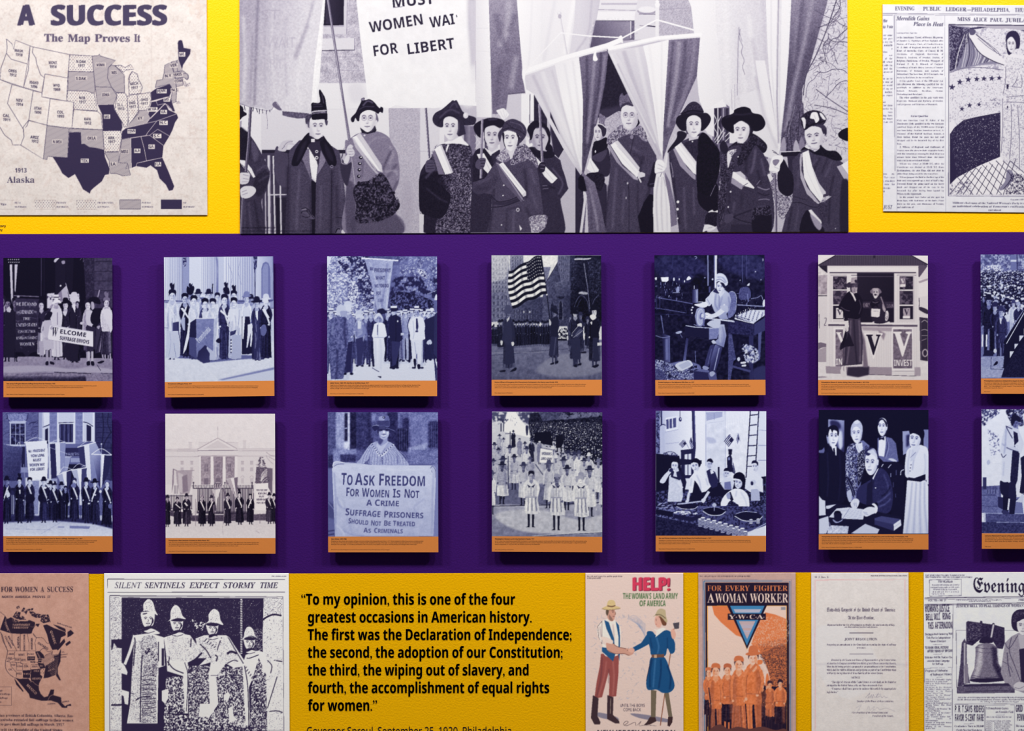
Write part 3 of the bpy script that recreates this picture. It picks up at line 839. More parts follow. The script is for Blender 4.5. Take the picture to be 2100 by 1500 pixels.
STATES = """
w WASH.;1910|118,328|40,245 75,275 85,310 97,252 188,288 178,375 172,402 70,372 40,335 45,300
w OREG.;1912|80,455|40,335 70,372 172,402 148,548 0,500 5,430
w IDAHO;1896|212,528|188,288 208,295 203,330 225,365 230,400 255,470 278,488 262,582 148,548 178,440
w MONT.;1914|332,405|208,295 437,343 425,490 282,465 278,488 255,470 230,400 225,365 203,330
w WYO.;1869|356,548|282,465 425,490 418,635 262,608
d N.DAK.;1917|510,398|437,343 578,352 588,452 430,448
h S.DAK.|510,492|430,448 588,452 598,560 592,588 545,572 425,568
d NEB.;1917|516,626|425,568 545,572 592,588 612,695 463,688 462,642 418,635
w KAN.;1912|550,760|463,688 612,700 635,720 642,815 452,805
h MINN.|632,408|578,352 615,350 625,340 630,352 725,380 680,425 675,490 700,548 598,545 588,452
h IOWA|664,595|598,545 700,548 735,600 715,655 612,658
k MO.|672,733|612,658 715,655 720,690 765,765 770,800 760,830 755,820 645,822 640,720
h WIS|716,456|680,425 700,408 720,412 780,470 783,582 728,580 700,548 675,490
d |0,0|720,412 760,410 785,425 820,405 840,435 790,440 775,455
d MICH.;1917|845,540|810,595 808,520 815,470 830,448 862,465 870,500 882,520 895,550 880,590
d ILL.;1913|758,670|728,585 783,582 798,605 805,740 800,790 780,800 765,765 720,690 735,600
d IND.;1917|833,660|798,605 860,590 872,710 835,750 808,780 805,740
d OHIO;1917|908,640|860,590 890,590 942,578 950,630 930,690 872,695
h KY.|882,744|872,695 930,690 945,740 920,775 790,805 835,750
k TENN|826,826|765,825 790,805 920,775 985,760 930,830 915,852 765,875
d ARK.;1917|700,878|645,822 755,820 765,850 750,950 655,955
h LA.|712,1030|655,955 745,955 745,1022 800,1025 820,1100 770,1105 730,1090 690,1090 685,1010
h MISS|782,952|765,875 822,868 825,1055 790,1060 800,1025 745,1022
k ALA|862,948|822,868 885,858 905,930 920,1010 860,1025 855,1045 825,1055
k GA.|952,922|885,858 940,850 1028,915 1020,990 920,1010 905,930
k FLA|992,1032|855,1045 860,1025 1020,990 1060,1080 1095,1170 1085,1195 1060,1200 1040,1160 1000,1120 985,1070 945,1040 920,1055
k S.C.|988,855|940,850 990,812 1065,855 1028,915
k N.C.|1028,772|915,852 930,830 985,760 1110,715 1120,740 1100,770 1085,815 1065,855 990,812 940,850
k VA.|1028,704|920,775 945,740 985,700 1040,650 1060,690 1110,715 985,760
k W.VA.|958,688|950,640 980,635 990,660 1035,650 985,700 945,745 930,720
k PENN.|1016,574|945,580 980,555 1065,528 1085,560 1065,605 950,635
k MD.|1048,626|980,635 1065,605 1080,640 1100,700 1085,700 1035,650 990,660
h N.J.|1098,566|1085,560 1110,560 1105,640 1080,650 1075,610
h N.Y.|1058,478|975,550 985,505 1020,500 1030,460 1035,410 1075,390 1100,480 1108,560 1085,560 1065,528
h VER.|1092,412|1075,390 1110,380 1115,450 1090,455
h |0,0|1110,380 1120,375 1145,440 1115,450
h MASS.|1118,470|1090,455 1150,445 1180,470 1180,500 1150,485 1100,495
h CONN.|1126,510|1100,495 1145,490 1150,535 1108,545
k ME.|1144,342|1115,270 1120,255 1135,250 1145,255 1155,300 1198,308 1195,340 1150,410 1142,440 1120,375
k TEX.|532,1010|433,832 507,832 510,905 530,905 560,925 600,930 655,940 660,985 690,1060 685,1095 660,1100 640,1140 590,1180 570,1200 565,1218 520,1190 500,1150 470,1095 430,1120 390,1090 375,1060 345,1010 330,985 425,990
h OKLA.|576,868|433,808 645,815 655,940 600,930 560,925 530,905 510,905 507,832 433,830
h N.MEX|360,890|295,788 433,808 425,990 330,985 300,982 295,1003 272,1000
w ARIZ.;1912|218,872|180,755 295,788 272,1000 130,912 150,860 145,800
w UTAH;1896|236,690|208,570 262,582 262,608 315,620 295,785 180,758
w COL.;1893|380,716|315,620 463,642 452,805 295,788
w NEV.;1914|122,640|75,530 208,570 180,758 170,790 148,815 47,650
w CAL.;1911|40,736|-30,495 0,500 75,530 47,650 148,815 150,860 130,912 80,910 70,880 30,850 0,800 -30,780
"""
def states(s):
  ink, drk, pap, hat = '#4a4260', '#393150', '#e8e0dd', '#d0c7c7'
  rows = [r.split('|') for r in STATES.strip().splitlines()]
  for k, at, pts in rows:
    p = [float(v) for q in pts.split() for v in q.split(',')]
    if k[0] == 'k': s.poly(p, drk)
    if k[0] == 'h': s.poly(p, hat); s.pattern('h', ink, p)
    if k[0] == 'd': s.pattern('d', ink, p)
  for k, at, pts in rows:
    p = [float(v) for q in pts.split() for v in q.split(',')]
    s.stroke(p+p[:2], 3, '#d8ccd0' if k[0] == 'k' else ink)
  for k, at, pts in rows:
    x, y = [float(v) for v in at.split(',')]; L = k[2:].split(';')
    if not L[0]: continue
    rot = 6 if x < 250 else (2 if x < 520 else (0 if x < 800 else -6))
    w = max(len(t) for t in L)*11.5; h = 24*len(L)
    if k[0] != 'w':
      s.poly([(x-w/2-3, y-h/2-2), (x+w/2+3, y-h/2-2), (x+w/2+3, y+h/2+1), (x-w/2-3, y+h/2+1)], pap if k[0] != 'h' else '#d2c8c8')
    for i, t in enumerate(L):
      ww = len(t)*11.2; s.text('B', '#2e2644', x-ww/2, y-h/2+21+i*25, 17.5, ww, rot, t)
  s.text('B', '#6a5f78', 1148, 532, 15, 26, -20, 'R.I.'); s.text('B', '#6a5f78', 1158, 550, 17, 42, -18, '1917'); s.text('B', '#8a7f90', 1108, 652, 14, 26, -8, 'DEL')
  s.stroke([1150, 465, 1165, 460, 1180, 470, 1183, 490, 1172, 500, 1160, 490], 3, ink, True)
  s.stroke([815, 520, 808, 490, 830, 448], 3, ink, True)
  s.stroke([945, 745, 1000, 690, 1040, 655, 1080, 690], 3, '#d8ccd0', True)
FUN['states'] = states
def jubilee(s):
  ink, pap = '#2e2748', '#e4e2ea'
  s.poly([508, 152, 1200, 158, 1200, 1236, 506, 1232], '#e0dee8')
  s.blotch(.62, 5, 3, '#6a6482', [515, 160, 1190, 160, 1190, 1230, 512, 1230], False)
  s.blotch(.55, 20, 4, '#a8a4ba', [515, 160, 1190, 160, 1190, 440, 512, 440], False)
  # shaded drapery upper left
  s.b = 4
  s.poly([510, 158, 640, 170, 650, 240, 760, 330, 850, 400, 700, 410, 515, 450], '#8a86a0'); s.b = 0
  s.blotch(-.1, 6, 5, ink, [510, 158, 640, 180, 640, 240, 560, 420, 515, 450], False)
  r = np.random.RandomState(4)
  for i in range(22):
    x = 520+i*14; s.stroke([600+i*4, 215, x+20, 330, x, 440-i*3], r.uniform(2, 5), r.choice(['#2e2748', '#5a5474', '#e4e2ea']), True)
  s.stroke([640, 180, 760, 170, 900, 170, 990, 195], 10, '#3a3458', True)
  s.poly([690, 160, 1000, 160, 980, 190, 880, 180, 790, 180], '#b4b0c0', True)
  # raised arm and dress
  s.poly([635, 200, 665, 195, 690, 240, 760, 300, 850, 370, 862, 420, 800, 390, 710, 340, 660, 270, 640, 240], pap, True)
  s.stroke([640, 240, 700, 330, 780, 380, 860, 412], 5, ink, True); s.stroke([690, 240, 760, 300, 840, 350], 3, '#5a5474', True)
  s.poly([635, 195, 650, 182, 675, 190, 670, 215, 645, 220], '#5a5474', True)
  s.poly([860, 350, 900, 340, 950, 350, 1000, 380, 1000, 640, 1000, 1120, 930, 1110, 880, 1040, 830, 1000, 840, 700, 850, 600, 855, 420], pap, True)
  s.blotch(.4, 5, 8, '#8a86a0', [860, 350, 1000, 380, 1000, 1110, 840, 1000, 850, 600], False)
  for x, y, X, Y in ((865, 420, 850, 590), (845, 620, 836, 960), (900, 660, 890, 1000), (940, 660, 950, 1080), (870, 640, 980, 645), (870, 610, 980, 600), (905, 545, 960, 550), (960, 465, 965, 550), (940, 480, 905, 545)):
    s.stroke([x, y, (x+X)/2+6, (y+Y)/2, X, Y], 3, '#5a5474', True)
  s.poly([870, 530, 884, 530, 882, 560, 872, 556], ink)
  s.ell(ink, 876, 672, 4, 8)
  # head
  s.poly([870, 230, 880, 205, 905, 194, 935, 200, 955, 240, 950, 300, 925, 310, 890, 345, 875, 330, 868, 280], ink, True)
  s.face(902, 282, 56, 96, '#e4e2ea' if False else 226, -.2, 50)
  s.poly([866, 262, 868, 225, 890, 200, 925, 200, 950, 232, 953, 290, 935, 300, 925, 260, 905, 232, 885, 238], ink, True)
  # starred banner
  for x, y, q in ((528, 548, 22), (577, 516, 21), (630, 500, 21), (683, 497, 20), (728, 494, 20), (778, 493, 20), (824, 490, 18), (590, 685, 17), (638, 662, 19), (698, 657, 16)):
    a = np.arange(10)*math.pi/5-math.pi/2+.1; R = np.where(np.arange(10) % 2 == 0, q, q*.42)
    s.poly(np.stack([x+R*np.cos(a), y+R*np.sin(a)], 1), '#3a3458')
  s.blotch(.3, 9, 9, '#8a86a0', [740, 620, 830, 620, 830, 680, 740, 680], False)
  s.stroke([512, 458, 600, 430, 720, 425, 850, 440], 3, '#5a5474', True)
  s.poly([514, 840, 545, 800, 600, 755, 680, 735, 832, 706, 830, 985, 700, 1040, 560, 1115, 514, 1160], ink)
  s.blotch(.62, 5, 10, '#c8c6d4', [514, 840, 600, 755, 832, 706, 830, 985, 560, 1115], False)
  s.poly([514, 840, 545, 790, 540, 760, 514, 770], pap, True)
  # tiled floor
  s.poly([514, 1160, 560, 1115, 700, 1040, 830, 985, 900, 1060, 1200, 1130, 1200, 1222, 514, 1222], '#eceaf0')
  for i in range(9):
    s.stroke([514+i*42, 1222, 640+i*36, 1065-i*8], 3.5, ink); s.stroke([540+i*44, 1090-i*14 if i < 6 else 1010, 660+i*60, 1222], 3.5, ink)
  s.blotch(.3, 7, 12, '#5a5474', [514, 1150, 640, 1140, 660, 1222, 514, 1222], False)
  s.poly([875, 1070, 905, 1075, 915, 1120, 880, 1170, 840, 1195, 825, 1185, 860, 1140], '#8a86a0', True); s.stroke([875, 1070, 900, 1120, 850, 1190], 4, ink, True)
  s.blotch(.1, 6, 14, ink, [900, 1090, 1200, 1110, 1200, 1220, 860, 1220], False)
  s.stroke([508, 152, 506, 1232, 1200, 1236], 4, '#5a5474'); s.stroke([508, 155, 1200, 161], 6, ink)
FUN['jubilee'] = jubilee
AMERICA = """
k 0,570 45,440 68,470 100,455 130,470 180,490 230,490 270,480 320,500 325,530 300,570 290,605 190,608 95,602 60,590
k 115,450 150,400 190,410 180,450 210,440 240,480 190,480 150,470
k 150,360 175,348 180,370 155,378
k 195,400 215,365 235,370 215,410 250,380 310,370 300,390 255,395 240,430 225,410
k 265,400 300,400 330,420 400,430 445,430 465,500 440,500 400,510 370,490 380,460 330,460 290,440
k 395,530 430,520 470,540 500,555 600,590 605,620 560,640 550,690 540,730 520,750 480,755 450,690 430,610
k 485,520 540,535 600,560 605,590 540,560
k 330,515 365,515 350,545 330,530
k 620,590 650,570 680,600 650,625 620,640
k 545,700 590,650 600,680 550,740 530,760 520,750
k 600,700 640,670 650,690 610,720
k 255,815 322,815 320,850 250,848
k 322,770 365,765 400,800 410,830 345,830
k 345,835 385,835 380,870 350,865
k 345,870 400,880 420,920 370,930
k 210,945 282,942 275,1015 212,1010
k 285,935 370,930 370,980 390,1000 360,1060 355,1085 290,1050 280,1015
k 420,900 500,850 490,800 540,790 560,740 555,860 530,920 530,970 560,1035 545,1035 510,985 440,1010 400,1015 410,950
k 122,1005 175,1020 260,1018 290,1050 355,1085 358,1120 375,1160 405,1190 440,1180 465,1120 498,1118 490,1170 560,1190 565,1240 600,1275 610,1262 650,1250 655,1268 620,1270 615,1288 570,1285 530,1240 470,1220 380,1222 275,1195 265,1160 200,1080 150,1020
k 130,1015 150,1040 215,1130 212,1142 150,1075
"""
def america(s):
  ink, pap = '#2c2132', '#b88f80'
  for ln in AMERICA.strip().splitlines():
    p = [float(v) for q in ln[2:].split() for v in q.split(',')]; s.poly(p, ink)
  s.blotch(.35, 9, 3, pap, [115, 350, 470, 350, 470, 500, 115, 500], False)
  L = lambda w, *p: s.stroke(list(p), w, ink)
  L(3, -20, 395, 0, 405, 45, 440); L(3, 110, 605, 112, 680, 155, 765); L(3, 186, 610, 186, 765); L(3, 250, 608, 268, 700, 268, 765); L(3, 300, 600, 335, 640, 320, 690, 330, 760)
  s.stroke([0, 590, 20, 620, 40, 690, 60, 740, 70, 765], 5, ink, True); s.stroke([10, 610, 30, 680, 60, 730], 3, ink, True)
  s.stroke([300, 600, 330, 640, 390, 645, 430, 690, 450, 690, 455, 650], 3, ink, True)
  L(3, 70, 765, 330, 765); s.stroke([70, 765, 65, 800, 50, 870, 55, 930, 90, 980, 125, 1005], 4, ink, True)
  L(3, 135, 770, 130, 830, 60, 862); L(3, 130, 830, 190, 830, 188, 880, 250, 885); L(3, 95, 868, 100, 905, 150, 960, 150, 1000); L(3, 152, 870, 152, 940, 210, 945, 212, 1010)
  L(3, 60, 862, 190, 872, 210, 885, 210, 940, 280, 942, 285, 890, 350, 888); L(3, 250, 770, 252, 850, 345, 870); L(3, 345, 860, 360, 930, 282, 935); L(3, 130, 795, 70, 795)
  s.stroke([360, 770, 400, 740, 440, 770, 480, 765, 470, 800], 3, ink, True)
  s.pattern('h', ink, [390, 840, 420, 800, 480, 770, 490, 830, 470, 900, 420, 910, 395, 880]); s.stroke([390, 840, 420, 800, 480, 770, 490, 830, 470, 900, 420, 910, 395, 880, 390, 840], 2, ink)
  s.pattern('d', ink, [370, 930, 410, 930, 410, 975, 370, 975])
  P = lambda f, x, y, h, w, a, t: s.text('B', pap, x, y, h, w, a, t)
  P(0, 116, 534, 18, 160, 0, 'NORTHWEST'); P(0, 112, 560, 18, 150, 0, 'TERRITORY'); P(0, 36, 500, 16, 84, 68, 'YUKON'); P(0, 458, 580, 20, 130, 72, 'QUEBEC'); P(0, 240, 1080, 22, 122, 45, 'MEXICO'); P(0, 292, 1030, 18, 82, -4, 'TEXAS'); P(0, 216, 982, 15, 58, 0, 'N.MEX')
  P(0, 310, 955, 15, 50, 0, 'OKLA'); P(0, 366, 908, 15, 26, 0, 'MO'); P(0, 258, 838, 14, 58, 0, 'S.DAK'); P(0, 334, 780, 12, 56, 60, 'MINN'); P(0, 346, 856, 12, 36, 0, 'IOWA'); P(0, 496, 815, 12, 44, -20, 'PENN'); P(0, 440, 955, 12, 66, -20, 'ALA GA')
  for i in range(14):
    y = 800+i*15; s.stroke([430+i*4, y+90-i*5, 470+i*3, y+40, 540-i*2, y+20-i*3], 2, pap, True)
  K = lambda x, y, h, w, a, t: s.text('B', ink, x, y, h, w, a, t)
  K(70, 630, 14, 100, 62, 'BRITISH'); K(40, 630, 14, 128, 62, 'COLUMBIA'); K(178, 740, 18, 108, -90, 'ALBERTA'); K(230, 764, 15, 150, -90, 'SASKATCHEWAN'); K(300, 752, 17, 108, -90, 'MANITOBA'); K(342, 696, 20, 112, 33, 'ONTARIO')
  K(168, 808, 18, 60, 0, 'MONT.'); K(84, 798, 13, 44, 0, 'WASH'); K(68, 842, 17, 46, 0, 'ORE.'); K(134, 852, 14, 46, 0, 'IDAHO'); K(194, 858, 18, 46, 0, 'WYO.'); K(256, 800, 14, 54, 0, 'N.DAK'); K(278, 872, 15, 50, 5, 'NEB.'); K(104, 900, 16, 40, 0, 'NEV.'); K(158, 912, 15, 46, 0, 'UTAH'); K(218, 914, 18, 48, 0, 'COL.'); K(296, 916, 18, 52, 0, 'KAN.'); K(78, 942, 16, 40, 0, 'CAL.'); K(152, 980, 16, 50, 0, 'ARIZ.')
  K(522, 512, 11, 142, 18, 'NEW FOUNDLAND'); K(436, 1258, 11, 74, -4, 'CENTRAL'); K(568, 1240, 11, 68, -8, 'AMERICA'); K(556, 804, 9, 64, -4, 'MASS'); K(560, 826, 9, 54, -4, 'CONN.'); K(566, 780, 9, 30, -4, 'VT.')
  s.stroke([280, 540, 310, 545, 320, 520], 2, pap, True); s.stroke([60, 450, 55, 500, 95, 600], 3, pap, True); s.stroke([440, 1215, 460, 1180, 490, 1165], 3, pap, True); s.stroke([280, 1050, 300, 1045, 320, 1065, 355, 1085], 3, pap, True)
FUN['america'] = america
def beadrope(s):
  for i in range(32): s.stroke([1312, 292+i*16, 1330, 290+i*16], 8, 236)
FUN['beadrope'] = beadrope
def sentinel(s, cx, cy, w, h, hx, older):
  s.poly([cx-w*.5, cy-h*.42, cx+w*.42, cy-h*.42, cx+w*.46, cy+h*.1, cx+w*.3, cy+h*.42, cx, cy+h*.54, cx-w*.32, cy+h*.4, cx-w*.5, cy], 236, True)
  s.poly([cx-w*.46, cy-h*.42, cx+w*.42, cy-h*.42, cx+w*.4, cy-h*.2, cx-w*.44, cy-h*.24] if not older else [cx-w*.4, cy-h*.36, cx-w*.1, cy-h*.4, cx-w*.12, cy-h*.34, cx-w*.38, cy-h*.3], 40, True)
  for q in (-1, 1):
    s.stroke([cx+q*w*.32, cy-h*.1, cx+q*w*.18, cy-h*.15, cx+q*w*.08, cy-h*.1], 5, 40, True); s.ell(40, cx+q*w*.2, cy-h*.05, w*.08, h*.03)
  s.stroke([cx-w*.02, cy-h*.02, cx+w*.03, cy+h*.1, cx-w*.06, cy+h*.13], 4, 40, True)
  s.stroke([cx-w*.16, cy+h*.25, cx, cy+h*.23, cx+w*.16, cy+h*.25], 6, 40, True); s.stroke([cx-w*.1, cy+h*.33, cx+w*.1, cy+h*.33], 3, 40, True)
  s.poly([cx+w*.3, cy-h*.1, cx+w*.42, cy+h*.1, cx+w*.2, cy+h*.42, cx+w*.1, cy+h*.46, cx+w*.26, cy+h*.2], 40, True)
  s.poly([cx-w*.25, cy+h*.46, cx+w*.3, cy+h*.4, cx+w*.42, cy+h*.66, cx, cy+h*.86, cx-w*.3, cy+h*.7], 40, True)
  s.poly([cx-w*.3, cy+h*.74, cx-w*.1, cy+h*.66, cx+w*.3, cy+h*.56, cx+w*.9, cy+h*.84, cx+w*.4, cy+h*.9], 236, True)
  s.stroke([cx-w*.4, cy+h*.78, cx, cy+h*.84, cx+w*.5, cy+h*.72], 5, 40, True)
FUN['sentinel'] = sentinel
def creases(s):
  K = lambda w, *p: s.stroke(list(p), w, 40, True)
  for i in range(9): K(6, 410, 1000+i*42, 460, 985+i*44, 540, 1000+i*40); K(4, 400, 1020+i*42, 450, 1030+i*40, 500, 1015+i*44)
  K(10, 410, 800, 400, 1000, 392, 1420); K(12, 480, 740, 450, 790, 440, 760); K(10, 560, 680, 560, 860); K(22, 600, 740, 600, 900); K(14, 575, 930, 580, 1200, 570, 1420)
  for i in range(5): K(9, 450+i*20, 750+i*26, 470+i*18, 742+i*24); K(7, 980+i*22, 680+i*14, 1005+i*20, 650+i*18); K(7, 1350+i*16, 930+i*22, 1370+i*14, 910+i*22)
  K(10, 860, 650, 855, 730); K(10, 640, 860, 700, 930, 790, 970); K(8, 660, 820, 650, 900); K(16, 830, 880, 900, 840, 960, 780); K(10, 940, 700, 1000, 760, 1040, 830)
  K(8, 1140, 640, 1110, 720, 1100, 760); K(12, 1080, 800, 1100, 820, 1090, 860); K(20, 1190, 790, 1230, 770, 1280, 790); K(8, 1190, 880, 1250, 850, 1290, 860); K(8, 1200, 640, 1280, 780, 1340, 880)
  K(8, 1560, 850, 1600, 900, 1590, 970); K(8, 1370, 830, 1400, 830, 1480, 800); K(8, 1350, 900, 1380, 1100, 1390, 1450); K(6, 800, 870, 830, 1000, 815, 1320); K(5, 1040, 990, 1110, 990); K(8, 1560, 1290, 1600, 1160, 1650, 1000)
  K(10, 340, 640, 345, 700, 330, 900); K(6, 300, 1150, 340, 1160); K(10, 350, 1220, 400, 1190, 490, 1180)
FUN['creases'] = creases
def fields(s):
  r = np.random.RandomState(9); s.a = .55
  for i in range(240):
    x, y = r.uniform(120, 900), r.uniform(430, 1230)
    if (x < 360 and y > 480 and x > 170) or (x > 600 and x < 860): continue
    a = r.uniform(0, 6.28); l = r.uniform(12, 40); s.stroke([x, y, x+l*.6*math.cos(a)+5, y+l*.5*math.sin(a), x+l*math.cos(a), y+l*math.sin(a)], r.uniform(2, 4), r.choice(['#7888ac', '#8c98b8', '#6a7898']), True)
  for i in range(12): s.stroke([430+i*10, 470+i*4, 500+i*8, 440+i*16, 600, 520+i*12], 4, '#7888ac', True)
  s.a = 1
FUN['fields'] = fields
def ranks(s):
  s.blotch(.05, 5, 5, 40, [620, 800, 700, 760, 860, 720, 864, 1130, 740, 1080, 690, 930]); s.blotch(.15, 5, 6, 90, [600, 700, 864, 640, 864, 800, 640, 800])
  r = np.random.RandomState(3)
  for i in range(40): x, y = r.uniform(650, 860), r.uniform(700, 900); s.stroke([x, y, x, y+9], 5, 60)
FUN['ranks'] = ranks
def rules(s):
  for i in range(20): y = 496+i*8; w = (656-y)*.46; s.stroke([502-w, y, 502+w, y], 1.5, 150)
FUN['rules'] = rules
def bell(s):
  K = lambda w, c, *p: s.stroke(list(p), w, c, True)
  s.poly([455, 500, 470, 490, 580, 505, 585, 486, 600, 490, 606, 510, 690, 520, 700, 506, 715, 510, 715, 525, 806, 550, 808, 690, 790, 746, 740, 740, 690, 660, 640, 630, 590, 650, 510, 716, 455, 700], 44)
  s.mottle(16, 8, 3, [455, 500, 806, 550, 790, 746, 510, 716, 455, 700], False); s.blotch(.3, 9, 4, 110, [460, 500, 600, 510, 590, 640, 460, 690], False)
  s.stroke([706, 520, 684, 640], 16, 190); s.stroke([716, 522, 694, 640], 5, 40)
  s.poly([580, 690, 590, 650, 640, 630, 690, 660, 690, 690], 30, True)
  s.poly([414, 690, 440, 650, 460, 700, 460, 900, 490, 1060, 440, 1066, 410, 1090, 375, 1090, 400, 880], 70); s.mottle(20, 9, 5, [414, 690, 460, 700, 490, 1060, 375, 1090], False)
  s.stroke([440, 690, 440, 1060], 16, 170); s.poly([436, 900, 470, 880, 476, 1060, 445, 1060], 120)
  # bell body
  s.poly([570, 704, 640, 690, 700, 700, 735, 730, 740, 800, 752, 880, 790, 940, 845, 1026, 780, 1042, 640, 1056, 520, 1050, 488, 1030, 500, 990, 530, 920, 540, 800, 538, 730], 110)
  s.b = 10; s.poly([570, 720, 610, 710, 600, 900, 560, 1010, 520, 1020, 545, 900], 176); s.poly([690, 720, 735, 740, 740, 880, 840, 1020, 760, 1030, 700, 900], 40); s.b = 0
  s.mottle(20, 7, 7, [570, 704, 735, 730, 845, 1026, 488, 1030], False)
  K(4, 40, 545, 730, 640, 745, 735, 738); K(3, 60, 542, 770, 640, 782, 742, 772); K(4, 50, 505, 985, 640, 1010, 815, 985); K(4, 60, 500, 1005, 640, 1028, 830, 1008)
  s.poly([488, 1030, 560, 1018, 760, 1014, 845, 1026, 760, 1044, 600, 1054, 510, 1046], 30, True)
  s.poly([370, 1095, 480, 1070, 900, 1060, 900, 1150, 370, 1155], 90); s.mottle(18, 8, 8, [370, 1095, 900, 1060, 900, 1150, 370, 1155], False); K(6, 50, 440, 1140, 700, 1130, 900, 1134)
  s.poly([430, 1070, 900, 1060, 900, 1084, 430, 1092], 46)
  # smiling woman beside it
  s.poly([770, 960, 810, 690, 870, 630, 930, 600, 985, 590, 1300, 640, 1300, 1150, 980, 1150, 900, 1120, 840, 1060, 810, 1060], 140); s.mottle(16, 6, 9, [770, 960, 810, 690, 930, 600, 1300, 640, 1300, 1150, 900, 1120], False)
  s.poly([930, 620, 985, 600, 1010, 640, 1010, 740, 950, 740], 170); s.poly([940, 750, 985, 740, 1100, 740, 1100, 1080, 960, 1060], 36)
  K(5, 50, 870, 640, 850, 760, 900, 900, 960, 1060); K(5, 60, 810, 690, 850, 740, 930, 620); K(4, 60, 790, 860, 850, 900, 880, 960); K(8, 70, 830, 780, 840, 900, 860, 1000)
  s.poly([870, 520, 875, 440, 910, 395, 960, 382, 1040, 390, 1080, 450, 1070, 560, 1000, 590, 940, 590, 890, 570], 34, True); s.blotch(.4, 7, 10, 90, [880, 500, 900, 400, 1040, 400, 1060, 520], False)
  s.face(975, 540, 110, 150, 215, 0, 50); s.poly([910, 500, 925, 460, 985, 440, 1040, 470, 1040, 490, 985, 470, 940, 490], 34, True)
  s.stroke([955, 575, 975, 579, 996, 575], 4, 236, True)
  s.poly([890, 1080, 930, 1050, 990, 1060, 1000, 1120, 940, 1130, 900, 1110], 190, True); K(3, 60, 900, 1100, 940, 1110, 985, 1090)
FUN['bell'] = bell
RAMPS = {
 'news': [(0,(20,12,40)),(60,(58,50,80)),(128,(130,124,142)),(200,(196,194,202)),(236,(216,216,218)),(255,(226,226,228))],
 'poster': [(0,(28,20,40)),(14,(36,26,46)),(60,(90,56,56)),(110,(176,98,70)),(130,(206,116,72)),(190,(214,160,130)),(226,(214,188,176)),(255,(222,200,190))],
 'main': [(0,(16,12,30)),(60,(62,56,78)),(128,(132,126,146)),(200,(206,203,216)),(255,(250,250,255))],
 'cool': [(0,(8,6,30)),(60,(50,50,92)),(128,(118,124,166)),(200,(186,194,220)),(255,(226,232,246))],
 'dusk': [(0,(10,8,30)),(60,(54,48,76)),(128,(124,118,142)),(200,(186,184,204)),(255,(226,226,240))],
 'warm': [(0,(14,10,32)),(60,(62,54,74)),(128,(136,126,138)),(200,(196,190,194)),(255,(226,220,222))],
 'slate': [(0,(8,8,26)),(60,(52,54,82)),(128,(112,114,136)),(200,(184,186,192)),(255,(226,226,222))],
}
PRINTS = {
 'main': dict(box=(491,-4,1741,480), ramp='main', base=180, grain=9, gs=1.5),
 'welcome': dict(box=(6,528,231,783), ramp='dusk', base=30),
 'picket': dict(box=(335,525,564,785), ramp='cool', base=180),
 'march': dict(box=(670,525,897,781), ramp='cool', base=100),
 'parade': dict(box=(1007,523,1235,780), ramp='slate', base=100),
 'plant': dict(box=(1341,522,1570,780), ramp='cool', base=40),
 'booth': dict(box=(1677,522,1904,780), ramp='warm', base=200),
 'crowd': dict(box=(2010,521,2238,777), ramp='cool', base=100),
 'headquarters': dict(box=(4,845,232,1101), ramp='cool', base=100),
 'mansion': dict(box=(338,848,565,1104), ramp='warm', base=206, grain=4),
 'freedom': dict(box=(671,844,900,1101), ramp='cool', base=100),
 'landarmy': dict(box=(1008,843,1237,1101), ramp='slate', base=150),
 'optics': dict(box=(1344,842,1572,1100), ramp='cool', base=200),
 'signing': dict(box=(1678,840,1905,1097), ramp='cool', base=20),
 'bellringer': dict(box=(2012,838,2240,1095), ramp='cool', base=200),
 'map': dict(box=(-60,-40,425,442), ramp='main', base='#e8e0dd', grain=2),
 'ledger': dict(box=(1810,9,2160,436), ramp='main', base='#e9e9f1', grain=3),
 'continent': dict(box=(-60,1177,182,1540), ramp='main', base='#b98f81', grain=3),
 'sentinels': dict(box=(213,1177,592,1540), ramp='news', base=236, grain=2),
 'help': dict(box=(1201,1177,1401,1540), ramp='news', base='#d2bcb4', grain=3),
 'worker': dict(box=(1432,1177,1632,1540), ramp='poster', base='#b4958e', grain=3),
 'resolution': dict(box=(1664,1177,1863,1540), ramp='news', base='#cfcac9', grain=3),
 'evening': dict(box=(1895,1175,2160,1540), ramp='news', base='#d3d5da', grain=3),
}
ART = {}
